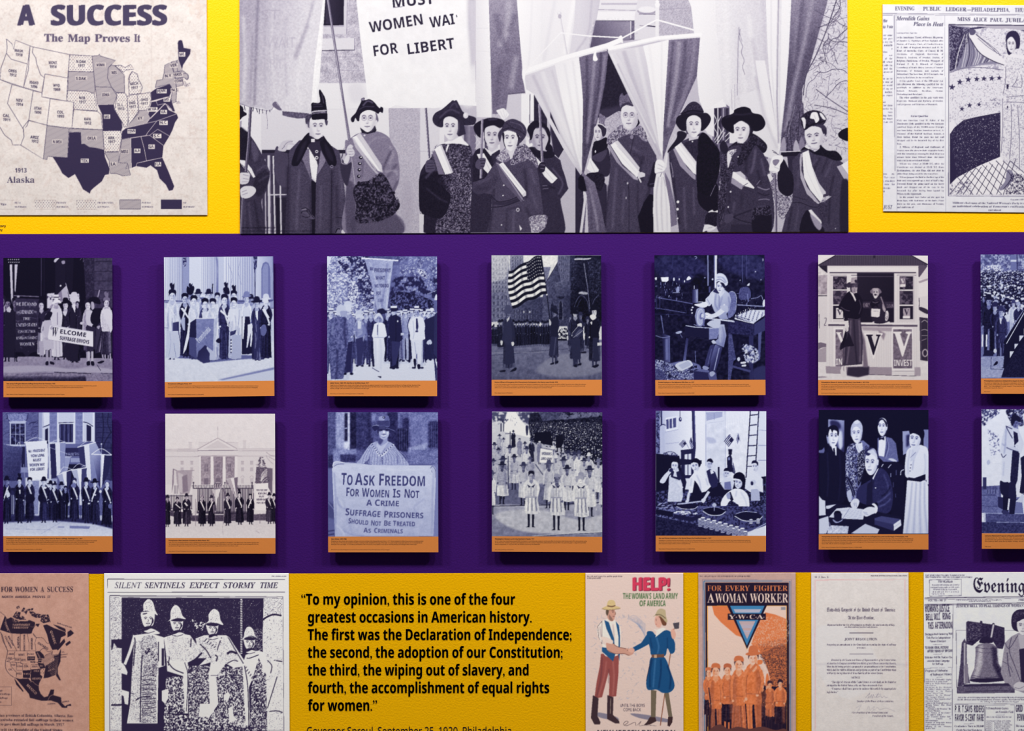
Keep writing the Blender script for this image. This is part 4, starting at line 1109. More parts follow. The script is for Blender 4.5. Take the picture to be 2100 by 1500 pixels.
ART['main'] = '''
@ 480 0 3.062
r 176 0 -30 1300 540
n 22 5 3 520 -30 840 -30 840 530 520 530
b 14
n 14 30 5 520 -30 840 -30 840 530 520 530
b 0
l 3 150 520 60 760 70
l 3 150 545 360 800 355
l 3 148 640 440 800 445
r 226 0 522 1320 690
r 222 0 690 1320 945
l 3 200 470 688 840 684
l 2 205 660 530 670 690
b 12
s 210 720 540 800 530 820 620 740 640
b 0
r 46 690 -20 480 1
f 196 540 0 712 0 704 215 545 215
f 168 556 158 690 158 690 168 556 168
f 44 560 -10 690 -10 689 158 556 160
g 70 40 560 0 690 0 575 -10 672 -10 672 150 575 150
l 4 150 712 0 706 215
f 208 548 242 756 238 757 312 546 318
l 5 70 550 318 758 314
l 4 120 756 240 757 314
g 228 248 555 0 480 690 552 -10 574 -10 536 520 520 560 520 690 478 690 500 400 538 100
f 246 545 0 565 0 528 520 490 690 486 600 505 400
r 205 170 690 500 950
r 44 175 942 1000 965
r 74 175 962 500 1500
l 14 196 216 975 222 1480
l 5 130 226 975 232 1480
l 8 170 194 1000 200 1480
l 9 205 246 980 258 1480
l 9 205 290 1160 296 1480
l 8 190 226 1224 330 1222
l 7 150 170 1000 178 1480
f 40 262 1240 286 1240 290 1480 268 1480
f 50 302 1240 330 1240 320 1480 304 1480
f 172 972 680 1168 680 1170 1480 1000 1480
n 16 4 11 972 680 1168 680 1172 1480 1030 1480
b 16
a .5
s 158 1060 1150 1120 1180 1110 1400 1060 1480
a 1
b 0
l 3 150 972 685 1000 1480
f 205 1168 680 1290 660 1290 1480 1172 1480
l 3 175 1030 945 1290 955
g 160 206 30 300 420 400 20 -10 560 -10 545 100 505 400 482 690 470 712 300 695 262 640 232 692 20 655
b 6
a .4
l 16 90 150 -10 138 300 128 660
l 12 120 118 200 100 650
l 14 120 500 0 470 120 380 360
l 14 130 395 280 385 380 470 150
k 10 225 250 0 235 300 260 640
k 14 228 420 350 400 500 420 690
k 10 150 330 100 320 300 330 600
k 8 150 195 50 190 400 205 640
k 22 228 60 100 70 400 60 640
a 1
b 3
n 9 9 21 30 -10 560 -10 480 690 300 690 30 640
b 0
a .5
t G 150 35 110 70 120 0 0 MUST
t G 150 168 122 62 120 0 0 ST
t G 160 205 300 68 180 0 0 WAIT
t G 168 140 430 60 170 0 0 BERT
t G 170 60 270 60 70 0 0 N
a 1
k 3 120 36 650 100 672 180 690 235 690 262 640 300 695
k 5 85 40 660 60 690
k 5 80 64 664 70 694
k 6 70 120 672 118 700
k 5 75 140 680 148 706
k 5 85 160 684 158 716
k 4 75 178 686 180 712
k 5 95 205 690 202 716
k 5 95 222 690 226 705
s 110 240 660 258 638 275 660 300 690 275 690
f 98 302 698 470 712 460 742 400 745 330 732 304 724
n 22 4 31 302 698 470 712 460 742 400 745 330 732 304 724
k 2 120 200 700 210 760 208 810
l 15 112 588 -10 640 330 690 660 770 1150
l 4 176 586 -10 638 330 688 660 768 1150
@ 720 0 5.25
f 243 55 -20 1350 -20 1350 1140 1150 1130 900 1165 640 1160 480 1130 420 1160 190 1155 160 900 110 500
b 20
g 243 236 1200 0 1330 0 1180 0 1330 0 1330 1100 1180 1100
f 168 1262 -20 1340 -20 1340 800 1300 700 1262 250
f 190 1262 0 1335 0 1335 900 1300 900
a .6
s 240 1240 840 1335 700 1335 1100 1200 1130
a .3
s 225 180 150 700 100 1200 600 700 700
a 1
b 10
n 4 60 3 60 0 1250 0 1250 1100 200 1100
b 0
g 214 238 1340 0 1500 0 1340 -20 1482 -20 1500 400 1512 1262 1352 1262 1340 800
a .5
l 5 190 1262 305 1480 305
l 5 200 1340 550 1490 555
l 4 200 1345 1050 1500 1060
a 1
l 3 170 1340 0 1342 1100
g 150 118 1490 0 1860 600 1482 -20 1780 -20 1815 400 1845 800 1875 1000 1690 1020 1665 1220 1520 1230 1500 600
b 14
a .5
l 70 180 1700 0 1690 300 1600 500
l 60 105 1560 150 1620 420 1700 560
l 60 170 1780 600 1720 960
l 50 100 1600 700 1560 1150
l 60 110 1770 150 1700 350
a 1
b 0
n 14 7 41 1490 0 1780 0 1870 990 1690 1020 1660 1200 1520 1220
l 6 80 1690 1015 1875 995
f 190 1690 1022 1835 1015 1835 1470 1640 1470 1672 1180
f 235 1832 1010 1925 1010 1925 1400 1832 1400
l 6 70 1926 1010 1922 1330
f 236 1930 1010 1972 1010 1972 1300 1930 1300
f 56 1970 1005 2010 1000 2110 1200 2110 1470 1970 1470
n 10 8 4 1970 1005 2010 1000 2110 1200 2110 1470 1970 1470
g 242 226 1790 0 2100 0 1785 -20 2120 -20 2120 1020 1880 1010 1850 860 1845 700 1815 400
b 6
a .5
l 24 216 1950 0 1930 500 1880 980
l 24 222 2060 0 2050 600
a 1
b 0
t B 56 438 80 118 460 -5 0 MUST
t B 56 205 352 112 578 -9 0 WOMEN
t B 56 855 300 112 268 -9 0 WAI
l 10 60 1132 160 1140 185
t B 56 238 608 112 275 -8 0 FOR
t B 56 602 588 112 520 -7.5 0 LIBERT
a .6
l 8 70 455 82 552 72
a 1
@ 1050 0 3.06
g 236 226 0 0 200 0 195 -20 560 -20 500 280 200 400 195 400
b 6
a .6
l 20 205 270 0 200 380
l 26 245 390 0 330 340
l 10 200 410 0 360 330
a 1
b 0
g 200 186 420 0 560 0 400 -10 558 -10 525 150 490 300 360 340 390 150
b 4
a .5
k 14 170 500 0 480 200 400 330
a 1
b 0
f 216 555 -10 800 -10 770 130 530 130
r 178 560 18 806 30
l 4 150 540 60 800 66
f 230 540 75 790 75 770 128 530 128
f 205 790 -10 920 -10 920 250 770 250 770 100
e 160 846 70 60 22
e 225 846 60 55 20
l 5 120 795 88 900 90
l 5 150 800 160 905 170
l 6 70 845 160 905 168
f 112 525 130 768 130 768 250 620 260 490 300
n 14 7 12 525 130 768 130 768 250 620 260 490 300
b 6
g 90 150 500 300 760 140 525 130 745 135 740 250 490 300
b 0
l 5 200 745 130 745 240
l 4 90 528 130 768 130
f 172 918 -10 1120 -10 1150 200 1140 245 918 215
n 16 5 16 918 -10 1120 -10 1150 200 1140 245 918 215
l 3 150 920 60 1110 50
f 225 900 20 925 20 922 230 900 230
e 236 912 30 16 16
e 240 912 10 12 10
f 44 600 300 640 300 760 640 800 720 520 740 560 560
n 8 6 3 600 300 640 300 760 640 800 720 520 740 560 560
b 8
f 70 545 690 690 660 690 740 545 740
b 0
l 10 190 303 110 345 340
l 4 225 301 110 343 340
e 205 298 85 14 13
e 170 300 103 11 14
e 235 295 80 6 6
@ 1340 0 3.062
f 120 370 660 720 660 720 1000 370 1000
f 226 290 680 380 680 380 860 340 840 290 760
f 60 384 680 424 680 424 900 384 900
l 8 190 405 680 405 900
f 90 424 680 490 680 490 900 424 900
l 9 150 440 680 440 880
l 12 60 462 680 462 880
f 222 478 640 540 600 540 900 478 900
k 4 226 380 720 396 760 380 800 400 840 384 880
k 4 226 424 730 404 780 424 830 404 880
k 4 226 384 900 430 830 450 800
k 4 230 400 905 450 830
k 4 230 450 860 480 830
k 4 226 440 900 490 850
f 234 215 -10 388 -10 405 300 448 640 460 670 310 690 284 600 262 340 300 190
g 236 224 280 0 440 0 232 -10 388 -10 405 300 440 620 330 690 290 640 270 350
g 222 196 390 0 700 0 386 -10 715 -10 722 350 730 600 640 640 500 690 440 640 405 300
b 10
a .55
l 30 232 450 0 470 640
l 18 190 530 170 530 640
l 24 234 600 100 640 500 690 760
l 22 168 620 240 680 640 760 900
l 12 172 690 0 700 300 740 700
l 14 236 560 380 580 640
a 1
b 0
n 6 8 8 390 0 715 0 730 600 500 690 405 300
k 3 130 538 170 532 300 526 600
k 2 110 540 200 556 260
k 3 120 545 180 540 240 560 290 552 330 570 380 560 420 575 470
k 3 165 510 530 512 680
k 3 165 490 560 494 690
f 216 540 600 660 560 790 960 780 1010 640 960 560 700
f 226 640 380 700 380 770 800 790 960 760 930 700 780
b 8
a .6
l 18 170 640 480 700 740 780 940
l 14 235 690 560 760 860
a 1
b 0
f 232 706 -10 868 -10 850 300 832 560 800 860 790 960 770 800 730 500 716 300
b 3
l 9 150 786 -10 780 300 776 640 786 900
l 5 190 800 -10 792 500 792 860
l 6 205 740 0 740 400 772 800
b 0
g 140 96 860 0 1060 300 866 -10 1100 -10 1040 200 985 400 940 560 935 700 880 800 800 890 830 600 850 350
b 8
a .6
l 22 95 940 -10 900 300 850 600 810 860
l 26 160 1000 0 940 300 880 560 830 830
l 14 90 1010 200 950 440 890 700
l 10 160 905 100 880 400
a 1
b 0
n 12 5 9 866 -10 1100 -10 985 400 940 560 935 700 800 890 850 350
f 196 1096 -10 1230 -10 1230 1000 930 1000 935 560 985 400 1060 180
n 12 6 5 1096 -10 1230 -10 1230 1000 930 1000 935 560 985 400 1060 180
F vines
f 92 800 890 880 700 940 640 960 900 940 960 800 970
n 26 6 15 800 890 880 700 940 640 960 900 940 960 800 970
k 4 55 880 690 860 800 870 950
k 4 60 850 760 840 870 850 1050
k 5 58 920 700 905 900
k 3 150 890 660 840 860
s 150 800 950 805 890 820 860 832 900 828 960
s 165 880 950 884 900 898 880 915 920 920 950
s 130 915 900 930 860 946 890 950 940 920 940
l 5 210 800 955 940 950
f 36 800 958 960 950 960 975 870 985 800 985
f 60 840 980 900 980 880 1090 850 1080
@ 1050 0 3.06
g 196 216 120 460 420 700 74 455 270 410 400 380 442 700 438 1100 330 920 136 590 90 560
g 226 244 270 400 440 500 268 405 424 352 446 640 440 1080 400 960 320 660
b 5
a .55
k 20 168 130 470 190 600 320 880 430 1080
k 26 228 190 450 260 640 380 900
k 12 180 250 440 320 680 420 1040
k 12 205 330 400 370 640 425 1000
k 10 196 380 380 420 700 435 1040
a 1
b 0
g 116 92 430 400 600 600 420 354 606 318 585 520 550 700 510 860 470 1010 450 1090 438 1090 446 640 436 500
b 5
a .6
k 22 150 520 340 500 600 470 900
k 14 70 560 330 540 600 480 940
k 18 145 585 340 560 560 520 780
k 12 70 470 350 470 600 455 980
a 1
b 0
n 11 5 18 420 354 606 318 550 700 470 1010 446 1080 446 640
g 206 190 600 320 860 600 600 322 822 290 848 400 900 700 940 960 940 1010 900 940 800 740 690 480
b 5
a .55
k 18 240 620 320 720 540 860 860
k 26 165 700 320 780 560 880 860
k 22 225 780 300 850 620 920 940
k 14 160 650 340 740 560 830 770
a 1
b 0
f 240 822 288 985 250 970 480 950 800 945 1000 930 960 890 660 848 400
b 4
a .5
k 16 222 860 280 900 600 935 930
k 10 210 940 250 940 600 945 960
a 1
b 0
g 128 104 980 300 1170 500 984 250 1180 236 1160 480 1060 700 985 880 950 1000 945 1000 950 800 970 480
b 5
a .6
k 26 160 1050 260 1030 480 975 800
k 20 92 1090 250 1070 480 1000 780
k 24 140 1150 250 1120 480 1020 760
k 12 82 1010 260 990 500 960 860
a 1
b 0
n 12 5 19 984 250 1180 236 1160 480 1060 700 985 880 950 1000 950 800 970 480
l 30 246 70 452 340 360 600 285 690 248
l 10 228 80 470 340 378 600 302
l 26 246 600 308 780 270 920 240 1190 218
l 8 220 605 322 920 252 1180 232
l 8 236 78 450 305 206
l 8 240 305 206 480 226 680 236
l 9 242 690 240 908 124
l 10 242 908 124 1140 188
k 8 246 600 290 625 280 690 240
s 246 515 330 530 318 528 345 538 375 520 384 508 372
s 246 672 230 690 226 696 268 680 262
s 246 64 440 82 440 80 500 66 496
@ 490 180 5
s 30 8 180 40 200 48 240 78 262 76 280 40 300 8 330 0 300 0 180
f 150 10 345 30 340 24 400 10 420
s 70 0 500 60 440 130 510 200 620 290 800 316 900 270 1080 230 1180 260 1500 0 1500
b 8
s 34 0 430 80 450 120 520 110 700 60 800 0 780
a .6
s 105 130 540 190 620 200 700 160 760 130 640
s 40 180 900 300 860 290 1000 210 1120 150 1040
a 1
k 10 100 180 860 270 800 300 860
k 10 46 190 900 290 840
k 8 105 200 960 300 900
k 16 92 100 1180 130 1500
k 16 48 160 1160 210 1480
k 12 95 60 1160 60 1480
b 0
n 12 5 22 0 440 130 510 316 900 230 1180 260 1500 0 1500
f 232 10 740 60 745 130 830 168 915 148 925 100 850 10 770
f 180 10 770 90 850 140 925 120 900 30 800
s 205 10 880 60 870 106 880 110 920 90 980 20 990 8 960
k 5 130 40 890 100 905
k 5 130 40 930 102 940
k 4 140 30 965 90 965
s 210 16 1040 60 1010 140 1012 176 1050 150 1100 90 1134 30 1130 14 1080
k 5 130 30 1070 80 1050
k 5 130 34 1100 90 1080
l 30 84 120 200 100 560 70 860
l 8 145 114 200 92 560 64 860
l 26 92 40 1130 20 1500
l 7 150 34 1130 14 1500
s 84 400 700 370 760 360 860 400 980 470 1020 530 980 540 760 460 660
s 82 395 600 370 640 365 760 470 790 520 690 430 650
f 82 620 540 520 640 500 760 510 1020 490 1250 480 1500 1120 1500 1110 1330 1080 1000 1050 760 1030 650 940 590 840 520
b 10
a .7
k 40 58 505 800 505 1200 495 1500
k 34 60 960 850 950 1200 940 1500
k 26 104 620 840 600 1200 590 1480
k 30 102 1040 800 1060 1100
k 30 56 740 1000 745 1500
k 24 60 1000 1000 1010 1400
k 20 104 840 1000 830 1460
a 1
b 0
n 15 4 23 620 540 500 760 510 1020 480 1500 1120 1500 1110 1330 1050 760 1030 650 840 520
f 30 742 950 790 970 780 1500 750 1500
l 6 40 950 840 945 1500
k 6 46 500 640 510 760 500 900 500 1100
f 62 720 520 860 500 890 640 830 780 800 790 700 610
f 240 700 600 730 640 800 760 808 800 790 960 745 920 730 800
f 205 745 905 792 962 788 975 745 930
f 120 690 640 720 620 730 900 745 960 680 800 650 730
f 128 840 640 890 745 870 790 800 900 820 780
n 12 5 30 690 640 890 745 800 900 745 960 650 730
k 6 40 650 710 640 750 670 780
s 28 700 470 740 480 760 540 720 580 690 640 640 740 600 800 540 790 560 690 600 600
s 28 860 490 900 540 960 620 1000 740 990 800 930 800 890 730 850 640 830 560
b 6
s 48 640 600 700 540 640 700 590 760
s 46 880 560 960 700 960 760 900 690
b 0
f 40 720 460 740 500 800 522 860 490 870 520 850 550 720 550
e 215 797 655 16 16
e 60 797 655 8 8
e 215 797 718 17 18
e 60 798 718 8 9
r 236 740 524 778 558
r 205 745 530 772 545
e 130 952 808 16 16
e 50 952 808 8 8
s 188 400 640 420 590 450 550 520 535 555 545 545 560 570 580 560 592 510 585 490 630 470 655
k 4 110 460 600 500 560 550 552
k 4 110 440 630 470 600
s 95 640 1235 690 1225 720 1240 700 1262 770 1320 770 1350 720 1340 690 1300 660 1290 635 1260
k 7 30 640 1240 690 1232 700 1260 650 1270 640 1290
k 6 28 690 1260 730 1310 700 1330 650 1320
k 6 28 710 1240 740 1300 770 1340
k 5 150 650 1250 690 1246
k 8 45 990 1330 1110 1340
s 110 1000 1450 1040 1440 1060 1480 1050 1500 990 1500
k 10 20 990 1490 1010 1450 1040 1450
e 205 1070 1480 20 26
f 80 680 320 700 290 740 270 750 330 730 420 700 400
s 78 690 290 740 270 750 340 720 400 690 380 680 330
n 20 6 44 690 290 740 270 750 340 720 400 690 380 680 330
s 85 880 330 910 340 905 385 890 380
s 190 688 380 700 372 708 410 698 420
f 190 725 440 860 440 862 500 800 524 722 490
h 802 410 158 230 222 .35 70 0
s 24 745 270 742 200 750 155 830 150 820 50 830 18 860 60 885 110 895 180 905 250 905 330 860 322 800 328 750 325
b 3
k 12 74 760 170 850 170
k 10 70 760 195 860 190
k 8 84 850 60 870 160
b 0
k 16 176 745 250 800 240 900 235
k 9 130 750 268 830 256 900 256
n 24 5 33 740 235 900 230 905 270 740 275
@ 690 190 5.174
s 128 90 540 130 500 240 430 420 410 540 460 590 540 650 660 670 900 620 1050 560 1100 640 1300 690 1500 100 1500 100 1100 110 900
b 9
a .7
s 78 100 1000 190 1000 200 1500 110 1500
s 82 200 1300 640 1300 690 1500 200 1500
s 70 60 760 150 780 140 900 110 990 60 860
k 22 80 490 820 560 660 600 600
k 24 92 540 900 640 760
k 20 156 560 560 600 640 560 760
k 16 168 520 840 620 830 650 880
k 16 80 600 1040 650 940
k 14 90 280 720 270 900
k 12 150 330 560 420 480 540 480
a 1
b 0
n 14 4 24 90 540 240 430 420 410 590 540 650 660 670 900 560 1100 690 1500 100 1500
f 70 50 690 90 560 60 700 110 780 160 770 150 830 110 980 60 880
s 66 40 760 100 770 160 740 150 840 110 990 60 900
k 8 160 60 690 60 750 120 760
f 40 250 370 290 400 410 350 425 400 410 420 330 440 270 430
f 196 210 455 250 425 480 770 490 850 470 840
f 242 165 480 210 455 470 840 440 830
f 176 165 480 190 490 380 790 450 860 430 870 350 780 200 580
l 5 225 180 490 420 820
l 3 215 260 490 470 800
e 200 297 455 10 10
e 50 312 425 12 10
e 40 258 690 20 18
e 215 262 686 9 8
e 40 248 754 20 18
e 215 252 750 9 8
e 36 242 820 18 18
e 205 246 816 8 8
e 36 236 890 18 18
e 205 240 886 8 8
e 36 236 960 16 18
s 198 120 570 150 550 176 570 170 590 190 620 190 660 160 680 120 660 104 620
k 4 130 120 600 170 596
k 4 130 126 628 182 624
k 4 130 130 655 182 652
s 205 78 740 110 660 140 680 120 750
s 30 190 1000 260 950 330 940 400 910 440 880 470 850 520 890 560 960 600 1050 640 1140 672 1180 660 1230 600 1300 540 1330 440 1370 380 1340 260 1390 200 1340 210 1200 180 1080
q .15 22 61 84 190 1000 330 940 470 850 560 960 672 1180 600 1300 440 1370 260 1390 200 1340 210 1200
q .3 13 62 110 190 1000 330 940 470 850 560 960 640 1180 600 1260 440 1320 260 1360 200 1340 210 1200
q .35 20 65 18 190 1000 330 940 470 850 560 960 672 1180 600 1300 440 1370 260 1390 200 1340 210 1200
l 14 116 60 30 130 520
l 4 176 55 30 126 520
l 20 122 165 690 205 970
l 6 180 160 690 198 970
s 100 400 200 430 230 445 290 430 320 410 300 420 250
n 14 5 3 400 200 445 290 430 320 410 300
h 330 290 172 250 228 -.1 80 0 1
e 205 424 312 12 20
s 34 160 310 155 270 200 220 225 170 260 100 265 62 300 56 300 80 350 70 400 100 440 150 462 165 470 150 495 165 490 215 462 205 440 225 400 200 340 185 280 205 250 240 240 300 220 300 200 270 185 310
b 4
k 18 90 280 140 330 90 390 110
k 10 74 240 180 300 150 400 150
b 0
e 130 282 72 18 14
@ 860 180 4.838
l 20 88 65 200 100 700
l 6 150 60 200 94 700
r 120 440 380 560 700
b 4
g 90 190 440 0 560 0 445 380 500 380 500 640 450 600
b 0
s 50 0 900 40 780 110 700 150 640 200 570 300 555 480 560 520 640 530 760 520 900 500 1100 510 1440 50 1440 40 1250 0 1200
q .05 12 71 96 120 700 200 570 480 560 530 760 520 900 510 1440 160 1440 260 1000
q .25 10 72 136 150 640 200 570 480 560 530 760 520 900 510 1440 160 1440 320 900
q .5 9 75 150 330 760 500 760 510 1440 200 1440 300 1100
q .3 11 76 34 150 640 200 570 480 560 530 760 520 900 510 1440 60 1440
s 34 0 900 60 850 130 800 220 800 256 850 180 920 250 1000 310 1080 260 1250 180 1300 60 1260 20 1240 0 1100
b 6
k 24 78 60 900 140 820 220 820
k 16 64 70 1000 200 1100 280 1140
b 0
n 10 5 3 0 900 130 800 256 850 310 1080 180 1300 20 1240
k 4 30 10 1240 20 1260
f 205 0 1250 45 1260 40 1440 0 1440
s 90 60 760 80 720 130 720 160 780 150 820 70 840
k 6 50 80 750 140 750
k 6 50 76 780 150 776
k 6 50 72 806 150 800
f 120 130 640 150 620 250 860 190 860
f 242 150 610 205 570 320 850 256 862
f 195 205 570 222 566 335 840 316 852
l 4 222 180 600 290 850
s 236 270 560 240 550 210 560 280 530 320 520 400 475 440 520 490 575 400 558 320 555
f 236 280 560 295 570 270 640 262 620
b 0
s 80 350 300 400 330 430 420 400 480 370 470 390 400
f 60 240 390 232 300 290 280 440 350 460 460 400 480 300 400
s 60 330 290 400 330 440 380 430 460 380 470
f 195 280 480 370 460 390 490 320 530 280 530
h 308 400 150 225 222 -.15 60 0
s 56 232 390 180 385 140 350 132 300 160 250 230 210 300 150 330 125 350 130 370 125 400 180 430 235 480 270 560 300 550 360 500 372 440 372 390 330 330 290 270 290 240 320
n 12 5 5 232 390 140 350 160 250 300 150 350 130 430 235 560 300 550 360 440 372 330 290 240 320
b 4
k 16 84 200 300 300 220 400 250
k 12 38 180 350 280 275 360 290
k 14 80 300 200 350 150 380 200
b 0
e 205 460 275 26 30
e 225 454 268 14 16
s 236 765 230 790 215 840 205 880 250 890 270 860 300 830 320 800 280
k 3 180 800 230 840 310
k 3 180 830 215 850 300
k 3 180 870 255 850 305
f 60 500 700 600 600 640 620 700 580 800 620 800 900 720 1100 700 1440 500 1440 520 1000
s 46 540 660 640 600 720 700 740 900 640 1000 540 960
n 10 5 44 500 700 640 620 800 620 800 900 700 1440 500 1440
f 215 640 590 690 620 800 560 800 610 720 660 710 680
f 40 620 600 660 620 720 690 700 740 640 690
f 232 570 660 640 650 720 790 680 850 640 810
k 4 170 640 690 700 820
k 4 215 548 470 640 610
k 4 215 570 460 660 580
k 4 215 640 480 550 610
k 3 215 550 560 600 480
f 90 640 380 660 400 640 520 660 560 690 600 650 600
s 70 640 400 670 380 660 480 680 560 650 540
f 190 680 560 780 560 780 600 720 640 680 610
h 722 485 148 220 205 -.1 62 0
s 34 590 490 550 440 540 380 580 340 650 310 700 300 760 300 830 320 850 360 800 400 740 375 670 390 640 430 620 490
s 66 690 310 760 302 770 320 690 325
l 24 126 624 310 610 900
l 7 180 618 310 604 900
s 92 560 740 600 700 650 700 660 720 640 790 600 810 560 790
k 7 46 600 725 655 722
k 7 46 610 752 650 752
k 7 46 606 780 640 780
f 70 1040 620 1110 600 1300 640 1400 720 1440 900 1480 1000 1380 1130 1440 1440 1180 1440 1180 900
s 64 1100 680 1300 660 1400 760 1470 1000 1400 1100 1440 1440 1180 1440 1190 900
n 10 5 46 1040 620 1110 600 1300 640 1400 720 1480 1000 1380 1130 1440 1440 1180 1440
f 215 1050 470 1090 500 1110 600 1060 600
s 232 1060 560 1100 480 1120 560 1090 600
f 220 1120 680 1150 680 1360 910 1310 950 1240 880
f 240 1250 780 1370 900 1320 950 1240 870
k 4 180 1230 800 1330 920
b 6
k 16 92 1320 800 1420 940 1380 1060
k 14 40 1230 960 1350 1000
b 0
s 36 1080 600 1150 590 1250 640 1300 560 1340 680 1220 700 1120 670
s 36 1230 400 1290 450 1300 540 1270 620 1250 600 1280 500
h 1195 510 145 220 185 .1 50 0
s 150 1085 520 1110 505 1120 560 1100 570
e 236 1110 565 14 16
s 34 1070 420 1090 370 1150 325 1230 350 1290 420 1300 500 1270 470 1240 410 1190 385 1140 420 1120 500 1100 520 1090 470
b 3
k 10 72 1160 400 1220 390 1260 430
b 0
l 26 118 1190 160 1220 740
l 8 172 1184 160 1212 740
s 50 1180 780 1210 740 1250 750 1240 830 1190 840
k 8 105 1200 765 1245 770
k 8 105 1200 800 1240 806
s 58 1210 970 1260 950 1300 1000 1260 1040 1220 1030
k 7 116 1220 975 1270 970
k 7 116 1222 1005 1280 1000
f 58 1300 240 1400 480 1440 600 1380 700 1340 660 1300 450
b 3
l 8 90 1300 360 1330 640
b 0
f 84 780 700 870 720 980 690 1080 680 1160 760 1200 1000 1230 1250 1100 1290 1110 1440 670 1440 720 1200 720 1060 560 1030 530 940 650 900
s 76 720 860 640 920 540 940 530 1020 600 1060 720 1000 780 900
b 9
a .7
k 24 52 740 1000 720 1200 690 1440
k 26 54 1040 800 1060 960 1060 1100
k 18 110 1100 800 1150 960
k 18 110 1110 1020 1170 1200
k 14 52 870 1220 860 1440
k 22 54 1060 1200 1110 1280 1200 1260
k 16 112 940 1180 930 1440
k 14 50 560 1010 700 990
k 16 106 560 950 660 920 720 880
a 1
b 0
n 13 4 47 780 700 980 690 1080 680 1160 760 1230 1250 1110 1440 670 1440 720 1060 560 1030 530 940
k 8 46 720 1080 780 1130 880 1120 980 1080
k 9 48 710 1190 860 1170 1020 1110
k 30 66 720 1140 850 1150 1000 1100
k 26 76 860 1210 960 1190 1000 1200 1005 1230
e 190 977 1212 17 20
e 70 977 1212 9 11
e 210 838 968 8 8
e 205 830 1070 8 7
e 205 815 1362 8 7
f 225 990 1360 1020 1400 1000 1420
f 140 760 740 790 750 1040 1120 1010 1130 830 930
f 244 790 760 830 740 1055 1030 1055 1070 1030 1080
f 205 1020 1060 1058 1030 1060 1070 1030 1085
k 4 190 810 760 1040 1040
k 4 215 830 790 1020 1020
f 100 760 750 780 760 1030 1130 1020 1136 820 930
l 5 60 1034 1085 1024 1130
f 205 890 590 960 600 960 640 920 700 880 720
b 0
s 120 760 700 800 650 850 600 860 620 900 690 880 730 820 740
s 120 960 600 1040 560 1090 600 1130 660 1160 700 1180 780 1160 790 1100 720 1000 740 920 770 900 740 930 680
q 0 9 81 196 760 700 850 600 900 690 820 740
q .2 9 82 190 960 600 1040 560 1130 660 1180 780 1100 720 1000 740 910 760
q .2 10 83 66 960 600 1040 560 1130 660 1180 780 1100 720 1000 740 910 760
s 150 1090 1290 1170 1270 1260 1270 1250 1380 1180 1440 1130 1430 1110 1360
q .1 9 84 225 1090 1290 1260 1270 1250 1380 1180 1440 1130 1430
q .2 8 85 90 1090 1290 1260 1270 1250 1380 1180 1440 1130 1430
f 46 830 430 990 470 1000 540 980 580 850 560
h 905 515 145 220 232 -.25 52 0
s 44 820 440 830 430 845 470 842 540 860 600 845 580 830 520
s 50 960 450 1000 500 990 560 970 600 985 530
s 72 800 540 780 480 790 440 820 400 850 340 920 310 990 330 1040 370 1065 430 1050 490 1000 550 985 540 1000 490 960 450 890 425 840 435 815 480
n 14 5 48 800 540 790 440 850 340 990 330 1065 430 1000 550 890 425
k 7 42 820 420 900 400 980 420 1050 470
k 5 44 860 350 930 400 1010 430
k 5 110 900 340 1000 370 1040 430
k 4 112 830 440 890 420 960 440
@ 1180 180 5
f 60 80 900 0 800 0 1500 330 1500 320 1000 220 880
s 58 180 600 320 600 360 760 340 900 240 900 180 820
s 150 200 460 230 380 300 390 310 470 270 540 210 550
h 232 465 85 150 206 -.3 60 0
s 60 240 370 290 380 316 420 310 480 280 500 262 430 230 390
f 120 246 260 300 290 318 350 320 410 240 370
n 26 6 20 246 260 300 290 318 350 320 410 240 370
k 8 220 226 372 270 376 310 410
s 30 190 560 250 540 320 510 330 600 280 650 190 700 180 650
e 205 205 655 8 14
s 80 180 700 320 640 300 720 250 760 190 740
f 236 150 715 240 840 236 862 170 876 115 830
k 4 180 150 750 200 870
s 40 115 890 180 870 280 890 300 960 250 1060 190 1000 120 940
n 16 6 12 115 890 180 870 280 890 300 960 250 1060
s 168 300 340 370 280 460 240 480 330 440 420 380 460 320 430
n 22 7 13 300 340 370 280 460 240 480 330 440 420 380 460 320 430
f 80 350 560 430 460 600 440 740 540 830 700 840 860 800 1000 800 1500 300 1500 330 1100 360 800
b 9
a .7
k 30 56 700 700 660 850 700 960
k 24 104 420 820 400 1100 380 1450
k 24 54 340 1000 310 1300 290 1500
k 20 58 640 980 640 1200 660 1480
k 20 104 560 600 660 660
k 16 104 500 1050 480 1400
k 26 50 760 900 760 1040 700 1200
k 30 60 590 680 660 720 680 780
a 1
b 0
n 15 4 24 350 560 430 460 600 440 740 540 830 700 800 1000 800 1500 300 1500 330 1100
k 6 46 600 500 570 640 555 720
k 6 44 545 980 550 1200 550 1500
f 26 660 1280 700 1180 760 1090 800 1100 800 1500 670 1500 640 1320
s 40 810 760 840 900 820 1010 740 1010 760 930
k 7 88 760 990 820 980
f 150 330 600 350 580 480 800 630 920 640 950 600 940 420 760
f 242 355 580 400 555 600 800 660 860 650 900 630 920 480 780
f 200 400 555 435 540 560 690 660 820 650 860 600 800
k 4 205 400 620 620 870
k 4 180 430 600 640 830
f 205 640 870 680 864 716 880 714 910 640 930
f 170 560 870 640 930 640 952 600 930
s 230 645 925 660 930 678 965 668 972
e 72 515 965 22 10
e 190 535 980 9 12
e 80 525 1130 10 28
e 190 520 1132 5 14
e 130 578 505 18 22
s 130 320 560 340 490 420 420 470 380 520 400 540 450 570 440 640 390 690 410 720 500 740 550 690 540 640 490 570 480 500 490 420 540 370 580 330 580
q 0 11 91 180 320 560 420 420 520 400 570 450 690 410 740 550 640 490 500 490 370 580
q .2 10 92 70 320 560 420 420 520 400 570 450 690 410 740 550 640 490 500 490 370 580
